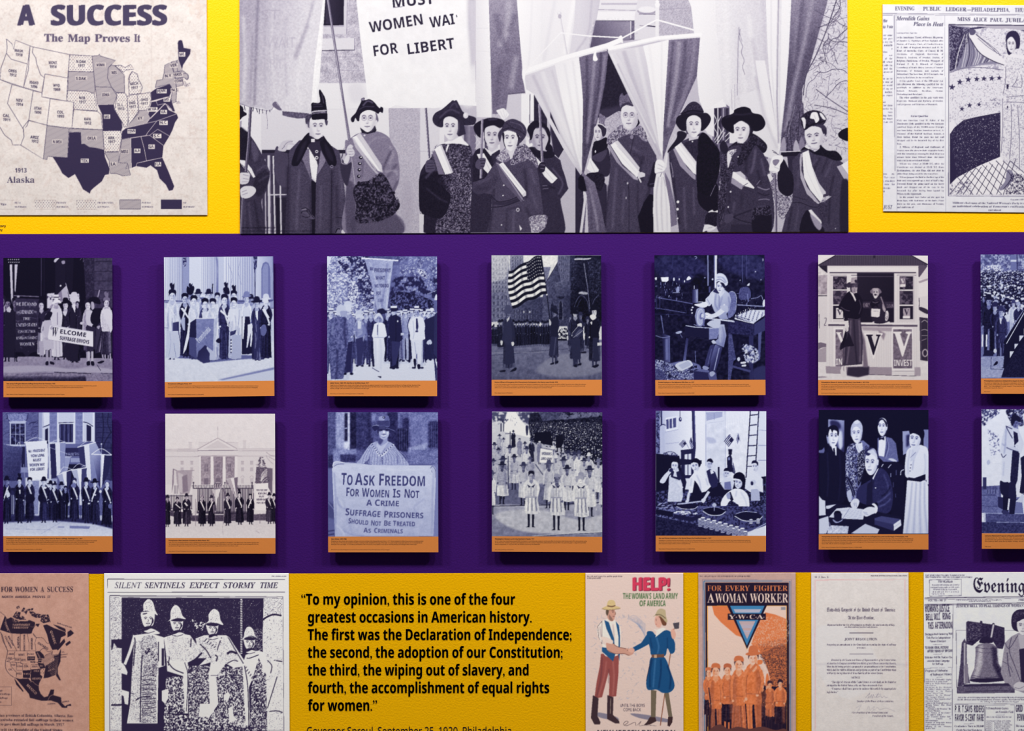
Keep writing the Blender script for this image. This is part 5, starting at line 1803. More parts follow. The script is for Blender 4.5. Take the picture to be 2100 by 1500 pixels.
f 190 490 380 620 380 600 410 545 440 490 410
h 550 300 165 235 214 -.1 80 0 1
s 40 640 320 660 360 640 390 620 400 640 360
s 104 452 180 450 100 480 55 500 80 540 60 560 130 590 190 540 180 500 180 470 200
n 24 8 7 452 180 450 100 480 55 560 130 590 190 470 200
s 70 470 205 480 170 540 150 600 190 580 185 530 172
@ 1050 0 3.06
g 206 186 640 400 860 800 600 322 640 314 740 480 880 800 946 990 930 1010 880 900 760 660
b 4
a .6
k 12 158 660 400 760 620 930 980
k 8 244 622 340 730 560 900 900
a 1
b 0
g 206 180 400 1000 440 1060 136 590 160 590 330 900 440 1090 430 1100 320 930
g 120 96 450 1080 590 1470 438 1070 452 1090 520 1150 560 1300 592 1470 436 1470 470 1230 446 1200 436 1130
b 4
a .5
k 16 150 480 1180 520 1320 540 1450
k 12 80 455 1130 490 1240 500 1440
a 1
b 0
n 12 5 5 438 1080 520 1150 560 1300 592 1470 436 1470
f 205 446 1200 462 1205 470 1230 440 1465 424 1462 450 1260
f 190 470 1230 480 1470 455 1470 465 1300
f 26 414 1120 430 1100 450 1110 470 1200 440 1202 414 1180
s 240 905 1010 930 1002 955 1020 962 1060 940 1080 900 1090 896 1050
k 3 160 915 1030 950 1050
k 3 160 910 1055 945 1066
k 3 150 900 1090 940 1080
f 225 960 1000 978 950 970 1050 955 1060
f 232 905 1090 945 1085 965 1130 990 1300 996 1460 895 1460 884 1330 890 1180
f 120 960 1080 990 1140 1030 1330 1035 1410 998 1425 990 1280 960 1120
b 3
a .6
k 9 160 920 1110 905 1250 915 1450
k 7 180 955 1120 970 1300 975 1450
k 8 165 940 1110 938 1300 945 1450
a 1
b 0
k 3 90 940 1085 930 1110
k 3 150 950 1110 960 1150 966 1170
@ 1360 190 5.173
k 4 205 60 560 130 440
k 4 205 90 540 150 450
k 4 205 100 420 150 480
k 3 205 110 500 90 470
f 74 190 520 100 590 60 640 70 800 100 1000 140 1200 170 1500 480 1500 430 1400 560 1400 600 900 580 560 420 420
f 205 20 640 46 620 20 760 8 740
b 9
a .7
k 24 46 110 900 130 1150 170 1400
k 24 100 220 1000 230 1300 240 1450
k 20 102 320 1000 330 1300
k 14 46 70 650 90 860
a 1
b 0
n 14 4 26 190 520 100 590 60 640 100 1000 170 1500 480 1500 600 900 420 420
k 7 150 80 740 100 830 105 900
f 150 105 600 125 590 260 800 345 880 345 930 300 900 180 780
f 242 120 580 190 525 350 740 348 872 320 855 220 740
f 215 170 545 190 525 352 735 350 775
k 4 205 150 570 340 820
s 40 150 420 200 410 250 440 220 500 110 590 50 640 60 600 140 490
s 24 370 520 360 640 355 900 370 1080 430 1110 500 1100 560 960 600 800 600 630 540 540 470 450 420 425 380 470
n 10 6 10 370 520 355 900 370 1080 500 1100 600 800 600 630 470 450
s 28 370 1060 480 1090 560 960 600 1100 590 1260 470 1260 380 1180
k 5 140 500 1100 540 1010 556 980
s 232 480 1265 520 1245 540 1260 580 1250 578 1276 530 1268 490 1272
s 40 470 1280 580 1275 590 1350 560 1420 470 1400 440 1380
n 14 6 3 470 1280 580 1275 590 1350 560 1420 440 1380
s 222 440 1410 480 1400 540 1420 556 1440 500 1470 460 1466 420 1480 428 1440
k 4 140 470 1440 520 1430
e 236 157 1160 15 15
e 236 153 1238 14 14
e 205 152 1336 10 10
e 225 355 660 8 13
f 190 270 470 380 460 370 490 300 520 275 500
s 230 270 500 300 515 290 524
f 56 280 510 370 490 370 650 350 720 210 540
n 12 5 5 280 510 370 490 370 650 350 720 210 540
e 230 310 520 8 8
f 66 250 260 400 250 405 400 385 470 400 430 410 330 400 240 320 220 250 240
f 60 240 330 250 400 270 440 250 440 235 380
h 325 355 152 235 226 .1 72 0
s 34 140 340 136 300 150 260 200 230 300 215 400 215 470 220 506 270 490 330 440 390 400 405 408 330 390 270 330 240 270 260 245 310 245 400 190 400
b 4
s 52 180 230 220 190 270 120 330 95 390 130 430 210 360 220 260 225
b 0
s 62 190 225 220 180 270 120 330 100 390 130 425 205 360 190 260 190
n 18 6 8 200 225 270 120 390 130 425 205
k 14 30 195 225 300 192 400 200 430 205
s 70 600 640 680 600 780 540 900 480 1000 560 1080 680 1138 860 1138 1500 600 1500 620 1000
n 12 5 27 600 640 780 540 900 480 1080 680 1138 860 1138 1500 600 1500
b 9
a .7
k 26 108 980 600 960 760 930 860
k 24 46 900 640 880 760 880 860
k 22 104 1040 700 1080 880
k 20 44 1000 820 1040 980
k 20 100 760 1160 740 1260
k 16 48 700 960 700 1180
k 16 48 830 1060 830 1200
a 1
b 0
k 12 130 1000 1000 1080 1030 1130 1020
k 10 125 1010 1140 1080 1130 1130 1140
k 8 40 1000 1060 1070 1090 1130 1080
k 8 118 990 980 1030 930
s 54 620 640 680 640 760 760 720 880 690 980 660 1200 640 1300 610 1420 590 1400 580 1180 610 960 600 860 640 740
q .1 10 93 100 620 640 680 640 760 760 720 880 690 980 660 1200 610 1420 580 1180 600 860
q .3 9 94 30 620 640 680 640 760 760 720 880 690 980 660 1200 610 1420 580 1180 600 860
s 46 600 560 640 510 680 560 690 640 620 630
s 215 680 640 720 610 776 600 780 620 740 660 710 740 690 800 680 750
k 5 120 720 640 770 625
f 236 740 840 800 850 890 920 970 1010 960 1020 860 990 730 900
f 150 728 900 860 990 830 1030 720 960
f 190 760 845 820 835 870 880 890 930 850 910
f 110 870 880 900 910 880 930
k 5 60 850 990 900 960
k 8 58 840 1000 960 1060
e 215 716 1052 10 10
e 200 690 1215 9 9
e 200 738 1310 9 9
e 190 660 1366 9 9
k 16 54 660 1330 760 1310 950 1240
k 10 44 680 1240 720 1300 760 1320
s 84 660 1300 740 1290 740 1350 680 1390 650 1360
k 8 36 740 1320 830 1360 950 1390
k 6 92 720 1410 940 1400
f 60 720 1400 940 1400 950 1500 710 1500
b 4
s 34 950 1250 1050 1220 1138 1220 1138 1500 960 1500
b 0
q .1 12 95 90 940 1250 1050 1200 1138 1200 1138 1300 1000 1300 950 1360
s 34 690 590 760 530 850 490 920 430 1000 460 1090 540 1100 600 1060 640 980 560 920 650 860 740 800 780 790 700 830 600 780 560
q .2 10 96 76 690 590 850 490 1000 460 1100 600 980 560 860 740 800 780
e 225 795 682 6 8
f 60 900 300 960 400 930 460 880 480
f 195 770 500 880 490 850 540 790 535
h 832 415 165 235 224 -.4 66 0
s 40 750 320 800 280 880 290 920 330 950 430 900 480 925 400 900 340 830 300 790 315 755 340
s 26 750 430 690 410 640 370 616 310 640 260 740 222 760 180 850 150 920 170 950 215 1040 240 1084 320 1060 380 1000 410 950 400 920 340 860 300 790 310 750 340
b 5
k 14 56 740 225 830 235 940 220
k 16 44 660 270 740 240
b 0
@ 1550 200 5.36
s 150 130 830 170 850 230 850 250 1000 300 1080 380 1060 400 1150 300 1300 250 1250 200 1100 150 920
f 130 130 840 220 850 230 1080 190 1060 150 920
q .1 10 97 70 130 830 230 850 250 1060 400 1060 380 1200 300 1340 230 1250 180 1060
q .35 8 98 205 150 830 230 850 250 1060 400 1060 380 1200 300 1340 230 1250 180 1060
f 215 125 850 160 830 190 900 155 930
k 5 205 300 1090 340 1080 390 1110
k 4 205 270 1110 290 1160 280 1200
k 4 205 300 1180 330 1240
f 76 400 690 500 590 560 560 620 580 720 640 900 680 960 720 1030 1000 1030 1500 280 1500 330 1300 400 1150 410 950
s 36 300 680 360 780 410 860 410 1040 340 1085 260 1030 240 920 245 820
b 8
a .7
k 18 44 710 660 640 800 640 820
k 16 48 790 660 720 840
k 16 98 680 680 600 760
k 20 98 840 700 760 880
k 20 46 860 860 820 1040 800 1400
k 20 94 470 800 460 1000
k 18 46 400 1200 350 1480
k 16 96 470 1200 430 1460
k 20 46 960 900 940 1480
a 1
b 0
n 13 4 28 400 690 560 560 720 640 960 720 1030 1000 1030 1500 280 1500 400 1150
k 7 40 400 1155 500 1160 600 1200 700 1210
k 5 40 420 1090 560 1130
s 34 500 1500 500 1350 560 1240 600 1280 720 1400 740 1500
f 225 580 1240 610 1232 650 1280 730 1370 720 1390 640 1350
b 4
s 150 600 1280 720 1390 700 1460 640 1400
b 0
s 70 680 1190 740 1140 790 1150 780 1300 740 1400 700 1300
n 20 6 6 680 1190 790 1150 780 1300 740 1400
f 168 482 690 492 620 510 620 500 800 560 980 700 1160 680 1170 560 1060 490 880
f 242 510 610 580 580 620 760 740 1060 740 1100 710 1150 600 1020 530 880
f 180 530 960 640 1140 700 1160 690 1170 620 1110
f 196 610 760 700 950 770 1040 770 1060 730 1070 660 900
k 4 205 540 640 570 820 700 1100
f 205 700 1160 740 1100 800 1080 830 1090 760 1140
q .1 8 99 110 700 1160 740 1100 830 1080 760 1160
s 26 490 590 540 540 600 570 640 600 700 560 700 510 780 580 880 590 940 650 940 690 860 690 760 650 640 620 560 570
n 12 6 4 490 590 600 570 700 510 880 590 940 690 760 650
f 196 800 470 808 560 795 585 740 540 715 510 760 490
n 10 4 6 800 470 808 560 795 585 715 510
s 215 560 520 590 570 540 545
h 642 440 200 225 216 -.3 66 -8
s 62 730 310 770 330 780 390 750 440 740 400 720 340
s 190 740 410 755 400 760 440 745 450
s 48 540 360 500 300 495 220 560 160 640 140 720 160 770 220 770 260 740 300 680 310 600 320
n 24 8 9 540 360 495 220 640 140 770 220 740 300 600 320
s 72 640 310 740 300 780 350 740 350 690 325
k 12 24 535 350 600 305 700 275 760 260
s 236 600 200 620 165 670 165 690 210 695 250 660 280 640 240 600 230
s 220 500 230 530 220 550 260 540 340 525 330 515 270
s 228 700 170 730 180 770 240 740 240 710 200
k 3 150 640 190 660 240
k 6 60 190 600 250 630
k 5 60 180 580 230 610
s 238 165 700 190 650 240 640 290 640 300 690 270 740 260 800 240 820 190 810 145 800
s 130 190 690 240 680 260 700 220 750 190 730
k 5 170 200 760 260 790
l 10 226 150 820 230 825
l 24 96 205 830 220 1100 225 1500
l 7 160 200 830 214 1100 218 1500
s 24 1020 340 960 350 920 380 905 410 930 450 1020 475
f 236 940 740 1020 690 1020 850
f 170 890 760 940 740 1020 850 1020 955 960 880
b 6
s 50 940 960 1030 960 1030 1500 930 1500
b 0
e 215 876 1442 6 6
@ 480 0 3.062
a .8
t B 18 50 1436 11 222 0 0 Woman Suffrage, Philadelphia, 1917
t N 14 50 1456 11 465 0 0 Photo: Library of Congress Prints and Photographs Division, LC-DIG-hec-10710
a 1
'''
ART['welcome'] = '''
@ 0 515 4.76
r 24 0 0 1200 1500
f 34 640 66 720 66 700 500 650 500
r 38 540 66 640 420
f 52 815 66 920 66 920 480 840 480
q .2 12 3 76 815 66 920 66 920 480 840 480
r 78 918 66 1100 560
n 10 18 4 918 66 1100 66 1100 560 918 560
l 5 40 918 104 1100 100
l 5 40 918 200 1100 198
l 5 40 918 294 1100 292
l 5 40 918 388 1100 386
l 5 40 918 480 1100 478
l 4 60 918 66 918 480
l 6 84 404 66 402 440
l 4 50 430 66 430 430
l 6 100 815 66 812 110
s 190 525 100 540 76 580 66 560 90 540 112
s 150 600 100 630 95 635 120 610 128
e 225 592 340 9 9
l 4 120 780 90 800 66
f 196 94 130 118 130 128 470 120 520 108 470
f 190 144 130 172 130 150 410 142 380
l 6 40 130 130 136 440
F stars1
g 150 128 0 1020 0 1270 0 1040 300 1030 560 1040 1100 1050 1100 1280 0 1280
n 9 20 8 0 1040 560 1040 1100 1050 1100 1280 0 1280
b 6
s 168 40 1130 400 1120 700 1150 900 1130 1100 1160 1100 1190 500 1180 40 1190
g 150 60 0 1205 0 1250 0 1215 300 1210 560 1225 830 1215 840 1275 0 1275
a .6
s 60 720 1240 830 1225 830 1270 720 1275
s 70 340 1230 480 1226 480 1260 360 1270
a 1
b 0
k 6 40 530 1184 640 1192 700 1188 780 1194 890 1198
k 4 60 985 1195 1100 1200
k 5 60 945 1110 965 1140 985 1170
k 4 90 160 1206 300 1204 520 1196
n 12 12 9 0 1200 1100 1200 1100 1275 0 1275
p 75 480 1080 110 40 130 t 30 -1 0 30 .93
p 20 450 1050 70 44 120 t 40 -1 0 30 .93
p 150 470 1080 60 36 120 t 30 -1 0 30 .94
f 44 60 580 140 590 150 900 140 1040 50 1040 40 900
f 190 60 570 90 540 110 570 100 600 70 595
f 170 36 550 50 520 52 590 36 600
l 8 130 130 436 380 446
e 170 178 446 14 10
g 70 46 150 460 380 900 150 462 384 470 374 900 376 990 340 985 300 1000 262 1034 220 990 150 985
F silk
t S 226 156 534 34 200 1 0 WE DEMAND
t S 216 160 612 26 24 0 0 AN
t S 222 186 614 36 140 0 0 AMENDMENT
t S 200 332 604 18 24 0 0 TO
t S 226 222 674 28 72 0 0 THE
t S 222 156 738 32 206 -1 0 UNITED STATES
t S 214 176 802 28 168 -1 0 CONSTITUTION
t S 216 160 864 28 202 -1 0 ENFRANCHISING
t S 222 194 926 32 142 -1 0 WOMEN
f 205 460 416 530 410 530 560 460 560
q .2 16 5 70 460 440 530 430 530 470 460 480
f 196 676 424 772 416 776 500 690 500
q .1 14 6 60 690 440 772 430 772 490 690 490
f 176 556 428 650 334 676 480 590 500 580 520
f 130 556 428 600 384 612 480 580 500
l 5 205 640 312 690 480
p 404 495 1060 80 60 200 t 36 205 0 150 .92
f 170 380 880 425 880 430 1020 385 1020
s 150 470 580 490 540 510 520 530 540 500 590 450 640 430 620
s 60 380 640 430 600 500 560 500 620 440 680
p 640 490 1060 100 52 210 b 24 56 0 30 .92
f 205 610 590 660 590 640 640 620 620
p 548 450 1064 110 205 190 m 225 196 0 40 .95
f 205 505 560 590 570 600 740 610 1030 520 1035 515 800
l 6 130 560 600 560 720
l 5 160 575 780 585 1020
l 5 160 545 800 550 1030
s 232 508 515 545 470 580 480 600 510 560 505
p 462 600 1110 66 180 150 n 40 190 0 150 .72
s 36 432 660 470 596 510 600 500 640 470 680
f 185 430 680 500 672 520 840 526 955 430 968 415 830
k 18 195 425 690 408 780 440 850
l 20 160 458 970 462 1080
l 20 160 494 965 496 1075
s 36 446 1085 470 1076 472 1112 446 1114
s 36 490 1078 526 1090 528 1110 492 1104
p 724 440 1090 130 44 200 b 200 40 0 30 .98
s 205 680 480 720 445 765 455 775 490 720 500
f 46 690 560 740 540 790 680 760 1070 690 1080 610 1020 680 750
k 26 52 740 580 770 660 800 705
e 200 800 706 20 14
f 225 700 530 730 520 744 590 730 600
p 756 500 800 40 50 170 t 50 50 0 40 .9
p 858 490 1110 96 170 215 t 40 60 0 150 .8
f 195 840 590 900 580 920 720 850 740 835 660
l 18 60 846 730 940 770
f 60 838 740 930 740 940 960 850 965
l 22 185 866 980 866 1080
l 22 185 900 980 900 1080
s 30 846 1085 875 1075 880 1112 850 1118
s 30 888 1080 915 1080 920 1116 892 1116
s 30 940 560 990 600 1010 680 960 740 890 700 890 620
f 70 940 740 1010 660 1050 690 1090 960 1080 970 930 1000
F skirt 940 1090 700 990
s 26 860 480 890 450 950 452 980 490 975 520 920 510 880 500
s 170 890 500 915 505 920 560 895 570
l 12 150 955 450 972 380
s 160 945 740 975 730 965 765
l 16 150 1000 1010 1010 1080
s 34 950 1090 1000 1070 1018 1080 980 1100
p 1040 470 1060 110 205 205 f 120 60 0 150 .92
f 215 1000 580 1040 560 1090 580 1100 760 1080 800 1050 700 1010 640
f 46 1080 800 1100 790 1100 1000 1090 1000
l 14 160 1075 1000 1080 1080
f 236 490 722 908 786 908 936 462 864
f 200 490 722 908 786 908 796 488 732
f 232 486 730 908 794 905 934 464 860
l 2 120 462 864 905 936
t S 34 502 828 88 56 8 0 W
t B 34 580 804 40 260 8 0 ELCOME
t B 34 580 866 36 290 8.5 0 SUFFRAGE ENVOYS
s 170 500 735 520 742 505 770 490 760
s 170 435 845 470 850 465 872 440 862
'''
ART['picket'] = '''
@ 325 515 4.76
r 176 0 0 1200 1500
g 214 172 50 0 240 0 50 50 235 50 235 490 50 490
F flutes 60 232 60 485 10
f 150 235 50 300 50 300 485 235 485
f 205 300 50 410 50 410 490 300 490
f 70 240 66 270 60 275 110 262 160 245 150 235 100
q .1 10 3 180 240 66 270 60 275 110 262 160 245 150
l 4 110 236 60 236 480
l 3 130 298 60 298 480
g 210 170 405 0 580 0 405 50 560 50 585 100 585 490 405 490
F flutes 415 575 60 485 9
b 5
s 120 560 60 580 100 585 300 583 480 560 480 575 200
b 0
f 186 585 50 640 50 640 490 585 490
g 216 168 640 0 930 0 640 50 925 50 940 490 640 490
F flutes 650 925 60 485 12
k 3 130 680 120 720 240 700 380 730 470
k 3 140 800 80 780 200 810 330
f 60 926 50 970 50 972 120 950 180 932 180
q .1 10 3 150 926 50 970 50 972 120 950 180 932 180
l 8 60 940 180 945 470
g 190 150 970 0 1120 0 965 50 1125 50 1130 490 945 490
f 120 1005 480 1005 170 1020 120 1048 104 1075 120 1090 170 1095 480
f 140 1015 480 1015 180 1030 135 1050 122 1070 140 1070 480
l 4 90 1118 50 1122 500
f 150 50 480 330 480 330 500 50 500
l 6 70 50 484 240 492
l 4 90 50 500 240 512
f 190 50 510 1130 510 1130 640 50 640
l 5 60 50 580 100 584
f 120 750 480 1130 470 1130 500 750 520
l 6 80 780 492 1130 486
f 150 1090 500 1130 480 1130 560 1090 560
r 196 50 590 1130 900
l 4 80 1100 560 1130 560
f 205 50 560 100 560 100 1000 50 1000
l 4 90 50 750 90 752
l 4 90 50 950 90 950
f 214 50 900 1130 880 1130 1290 60 1290
n 6 20 5 50 900 1130 880 1130 1290 60 1290
b 4
k 6 232 400 1080 580 1260
f 130 580 1258 1130 1135 1130 1160 640 1262
f 196 640 1264 1130 1165 1130 1270 640 1280
b 3
f 110 60 1035 200 1048 420 1060 440 1095 800 1060 1110 1040 1100 1020 200 1010
b 0
p 315 380 900 70 160 150 f 36 120 1 60
p 388 400 900 74 200 190 b 44 120 1 60
p 432 440 900 60 150 130 t 215 120 1 60
p 490 400 900 74 190 205 b 44 120 1 60
p 575 420 900 74 205 205 t 40 120 1 60
p 660 370 900 70 120 150 f 36 90 1 60
p 736 400 950 74 190 215 f 36 150 1 60
s 30 275 400 280 345 310 360 340 340 350 370 330 420 300 430
s 34 640 410 660 340 690 380 690 420
s 30 725 400 740 345 755 360 750 400
k 10 40 530 320 526 380 528 420
p 905 450 900 70 170 170 b 40 120 0 60
p 258 430 1040 100 40 185 t 30 50 -1 60 .98
f 170 230 650 260 650 260 780 240 770 215 690
p 135 395 1060 112 200 205 f 36 196 -1 60 .98
f 205 95 640 175 630 200 780 180 790 100 760
F drape 80 560 180 800
f 76 140 700 200 690 200 780 140 780
f 190 80 780 195 785 210 1030 180 1045 70 1045
l 4 130 150 900 170 1040
k 3 150 110 800 120 900 100 1030
l 6 60 180 690 220 930
f 226 215 560 240 556 300 650 290 660
l 6 232 100 545 160 630
p 345 450 1060 100 205 220 t 30 70 1 60 .99
f 90 300 760 365 760 372 1055 330 1030 300 1010
f 226 300 640 330 720 270 960 240 1010 246 960 280 800
f 50 300 840 310 700 370 660 370 850
p 455 480 1090 110 70 215 t 26 60 1 40 .99
f 205 420 600 480 590 490 650 430 660
p 530 480 1070 120 200 215 t 36 175 1 60 .99
f 180 495 660 575 650 600 1050 500 1070
F drape 500 660 590 1060
p 645 440 1060 110 66 215 t 36 66 1 60 .99
f 226 610 570 690 650 690 665 600 590
p 736 470 1060 110 210 215 t 30 175 1 60 .99
f 214 690 570 800 560 820 720 790 830 720 800 700 690
f 60 700 790 760 770 750 810 700 830
F drape 700 560 810 820
f 170 720 820 805 820 810 1050 715 1058
F beads
p 860 430 1010 92 215 200 b 130 40 0 40 .99
f 205 825 560 890 550 890 640 840 640
f 40 815 640 890 640 930 1000 815 1010
f 220 820 640 846 640 830 860 818 860
f 220 870 720 935 700 930 760 905 940 895 930 900 800 870 940 858 950 870 800
p 960 480 1070 100 60 190 w 36 60 0 60 .99
f 66 930 600 1000 590 1030 1060 925 1060
F drape 930 640 1020 1060
f 215 945 590 970 580 970 680 950 640
p 1050 455 1050 110 44 215 b 205 44 1 30 .99
s 215 1010 490 1040 460 1060 455 1075 500 1040 505
f 226 1010 570 1030 560 1086 650 1060 660
s 110 1000 740 1040 720 1056 780 1030 830 1000 810
l 5 60 690 690 680 860
l 10 226 575 700 585 880
s 36 560 880 590 850 615 880 590 900
g 134 120 370 660 540 900 370 664 540 658 534 980 455 918 376 1000
n 8 14 6 370 664 540 658 534 980 455 918 376 1000
l 10 220 366 660 556 656
t I 214 398 900 60 176 -48 0 Pennsylvania
g 56 76 400 950 500 1090 455 930 500 1000 495 1085 440 1098 378 1060 390 980
'''
ART['march'] = '''
@ 660 515 4.76
r 92 0 0 1200 1500
q -.2 70 3 112 50 50 1130 50 1130 600 50 600
q .05 30 4 140 50 50 420 50 520 520 400 600 50 600
q .2 16 5 190 50 50 420 50 520 520 400 600 50 560
q .35 12 6 226 60 100 400 100 510 500 360 560 60 520
q .1 30 7 124 700 50 1130 50 1130 580 720 600
q .35 12 9 176 760 60 1130 60 1130 400 760 400
q .1 40 10 54 660 250 1130 250 1130 600 660 620
q .1 30 11 58 150 60 480 60 500 560 420 600 300 300
f 205 50 55 100 55 60 160 50 170
b 6
s 216 930 180 990 190 1030 260 980 250
s 214 280 320 330 310 360 420 310 520 250 480
b 0
q .1 11 12 70 930 180 990 190 1030 260 980 250
q .1 11 12 90 250 310 400 310 400 520 250 500
l 5 190 985 525 1085 495
k 5 180 1030 420 1080 400 1118 384
s 40 660 500 720 400 900 420 1100 500 1120 600 700 620
q .15 14 13 110 660 500 720 400 900 420 1100 500 1120 600 700 620
r 196 50 1050 1130 1290
n 7 22 3 50 1050 1130 1050 1130 1290 50 1290
b 6
f 214 300 1080 520 1090 620 1100 900 1100 1100 1060 1100 1270 260 1270
b 0
F row 70 520 600 12 60 190
F row 640 1130 590 13 70 200
p 432 600 1110 90 120 190 m 205 70 0 40 1
p 480 585 1130 80 70 180 m 205 60 0 30 1
p 640 580 1080 80 60 190 m 205 50 0 30 1
p 745 600 1070 80 90 190 m 205 190 0 40 1
p 815 590 1080 90 150 190 m 210 170 0 40 1
p 880 580 1090 80 60 190 m 205 60 0 40 1
p 965 590 1110 80 90 190 m 205 60 0 40 1
p 1045 590 1070 90 60 200 m 205 50 0 40 1
p 1100 590 1000 80 70 190 m 205 60 0 40 1
f 54 990 680 1130 620 1130 1050 1000 1060
s 190 1030 880 1060 866 1076 900 1050 916 1024 905
p 90 580 1200 110 120 190 m 205 90 0 60 1
p 365 610 1130 100 150 190 b 190 90 0 30 1
s 200 330 660 335 630 365 615 410 640 412 665 370 650
f 205 350 680 385 690 380 760 350 760
k 26 130 400 720 415 800 360 850
f 70 330 860 400 840 410 960 380 1120 350 1120 340 960
p 256 530 1210 130 130 190 b 200 76 0 30 1
s 205 222 560 240 530 280 535 290 580 250 590
f 60 230 900 300 880 280 1180 240 1190
n 22 9 3 200 640 320 640 320 900 220 940
f 104 60 690 110 650 230 640 250 720 262 860 250 950 210 1250 90 1255 70 1000
s 190 140 560 180 525 225 540 235 590 210 640 160 620
s 160 180 590 235 590 230 640 190 640
n 26 12 4 60 690 110 650 230 640 262 860 250 950 210 1250 90 1255
b 5
a .6
k 20 60 150 960 150 1100 140 1250
k 20 60 230 660 220 800 240 940
k 20 150 110 700 100 820
a 1
b 0
l 14 220 388 70 748 94
f 225 386 62 400 60 398 84 384 84
g 150 168 420 90 690 90 418 82 698 96 660 400 640 570 560 590 540 570 512 420
b 5
a .6
k 16 120 640 120 620 320 580 540
k 14 190 470 110 540 330 570 560
k 12 130 540 420 590 520 600 560
k 10 205 670 200 640 400 630 560
k 8 205 520 440 536 560 530 640
a 1
b 0
n 12 8 4 418 82 698 96 660 400 640 570 560 590 512 420
t B 66 468 188 30 36 2 0 MR
t B 74 512 206 36 160 1 0 PRESIDENT
t B 74 524 280 34 90 0 0 WHAT
t B 84 514 356 32 38 0 0 WI
t B 70 560 356 34 92 0 0 YOU DO
t B 80 532 430 34 44 0 0 FOR
t B 96 545 500 30 60 0 0 SUFF
l 4 190 512 420 522 640
l 4 200 640 440 636 570
s 46 540 580 590 560 620 580 640 600 560 620
s 160 520 660 530 620 560 612 590 640 600 690 560 700 520 690
h 556 665 50 70 150 0 60 0
s 200 508 670 530 620 560 605 590 640 600 680 585 660 556 635 530 660
g 236 214 500 700 620 1000 510 715 540 700 590 700 616 720 636 830 606 850 620 960 600 1100 585 1240 560 1200 520 1150 505 1000 500 850 488 830
b 4
a .5
k 12 180 570 860 580 1000 575 1160
k 10 190 520 880 530 1080
k 10 244 545 860 540 1100
a 1
b 0
l 8 70 545 720 545 820
l 6 190 552 660 548 850
l 4 150 512 845 606 845
s 40 545 1225 580 1225 575 1240
k 5 50 490 1140 530 1165 560 1180
p 705 545 1150 120 50 190 n 40 50 0 36 1
f 50 670 640 720 620 770 650 790 860 760 890 670 890 650 760
f 226 670 538 732 534 734 556 670 556
f 46 672 556 730 556 732 590 676 594
f 70 680 880 770 890 720 1130 690 1140 680 1000
l 5 30 725 640 722 880
e 230 741 686 7 10
f 190 770 800 800 800 800 822 770 826
s 40 680 1135 720 1110 742 1100 716 1150 690 1155
p 925 560 1150 150 210 170 m 226 205 0 40 1
f 222 870 670 920 640 990 650 1010 860 960 880 880 880 860 860
f 215 890 870 975 870 970 1070 960 1110 930 1110 930 1000 900 1060 885 1050
f 70 918 660 934 660 944 740 930 790 920 760
l 14 60 915 785 940 785
s 36 895 1060 920 1060 918 1130 905 1132
s 36 932 1110 960 1110 958 1150 938 1150
l 5 150 905 890 930 1080
k 5 170 890 680 900 800 890 860
s 205 1100 480 1110 430 1126 430 1126 480
f 110 1090 480 1126 480 1126 600 1100 600
l 9 60 1050 910 1126 1160
f 70 1095 1060 1126 1160 1126 1270 1110 1270
f 66 1100 620 1130 600 1130 1050 1090 1000
'''
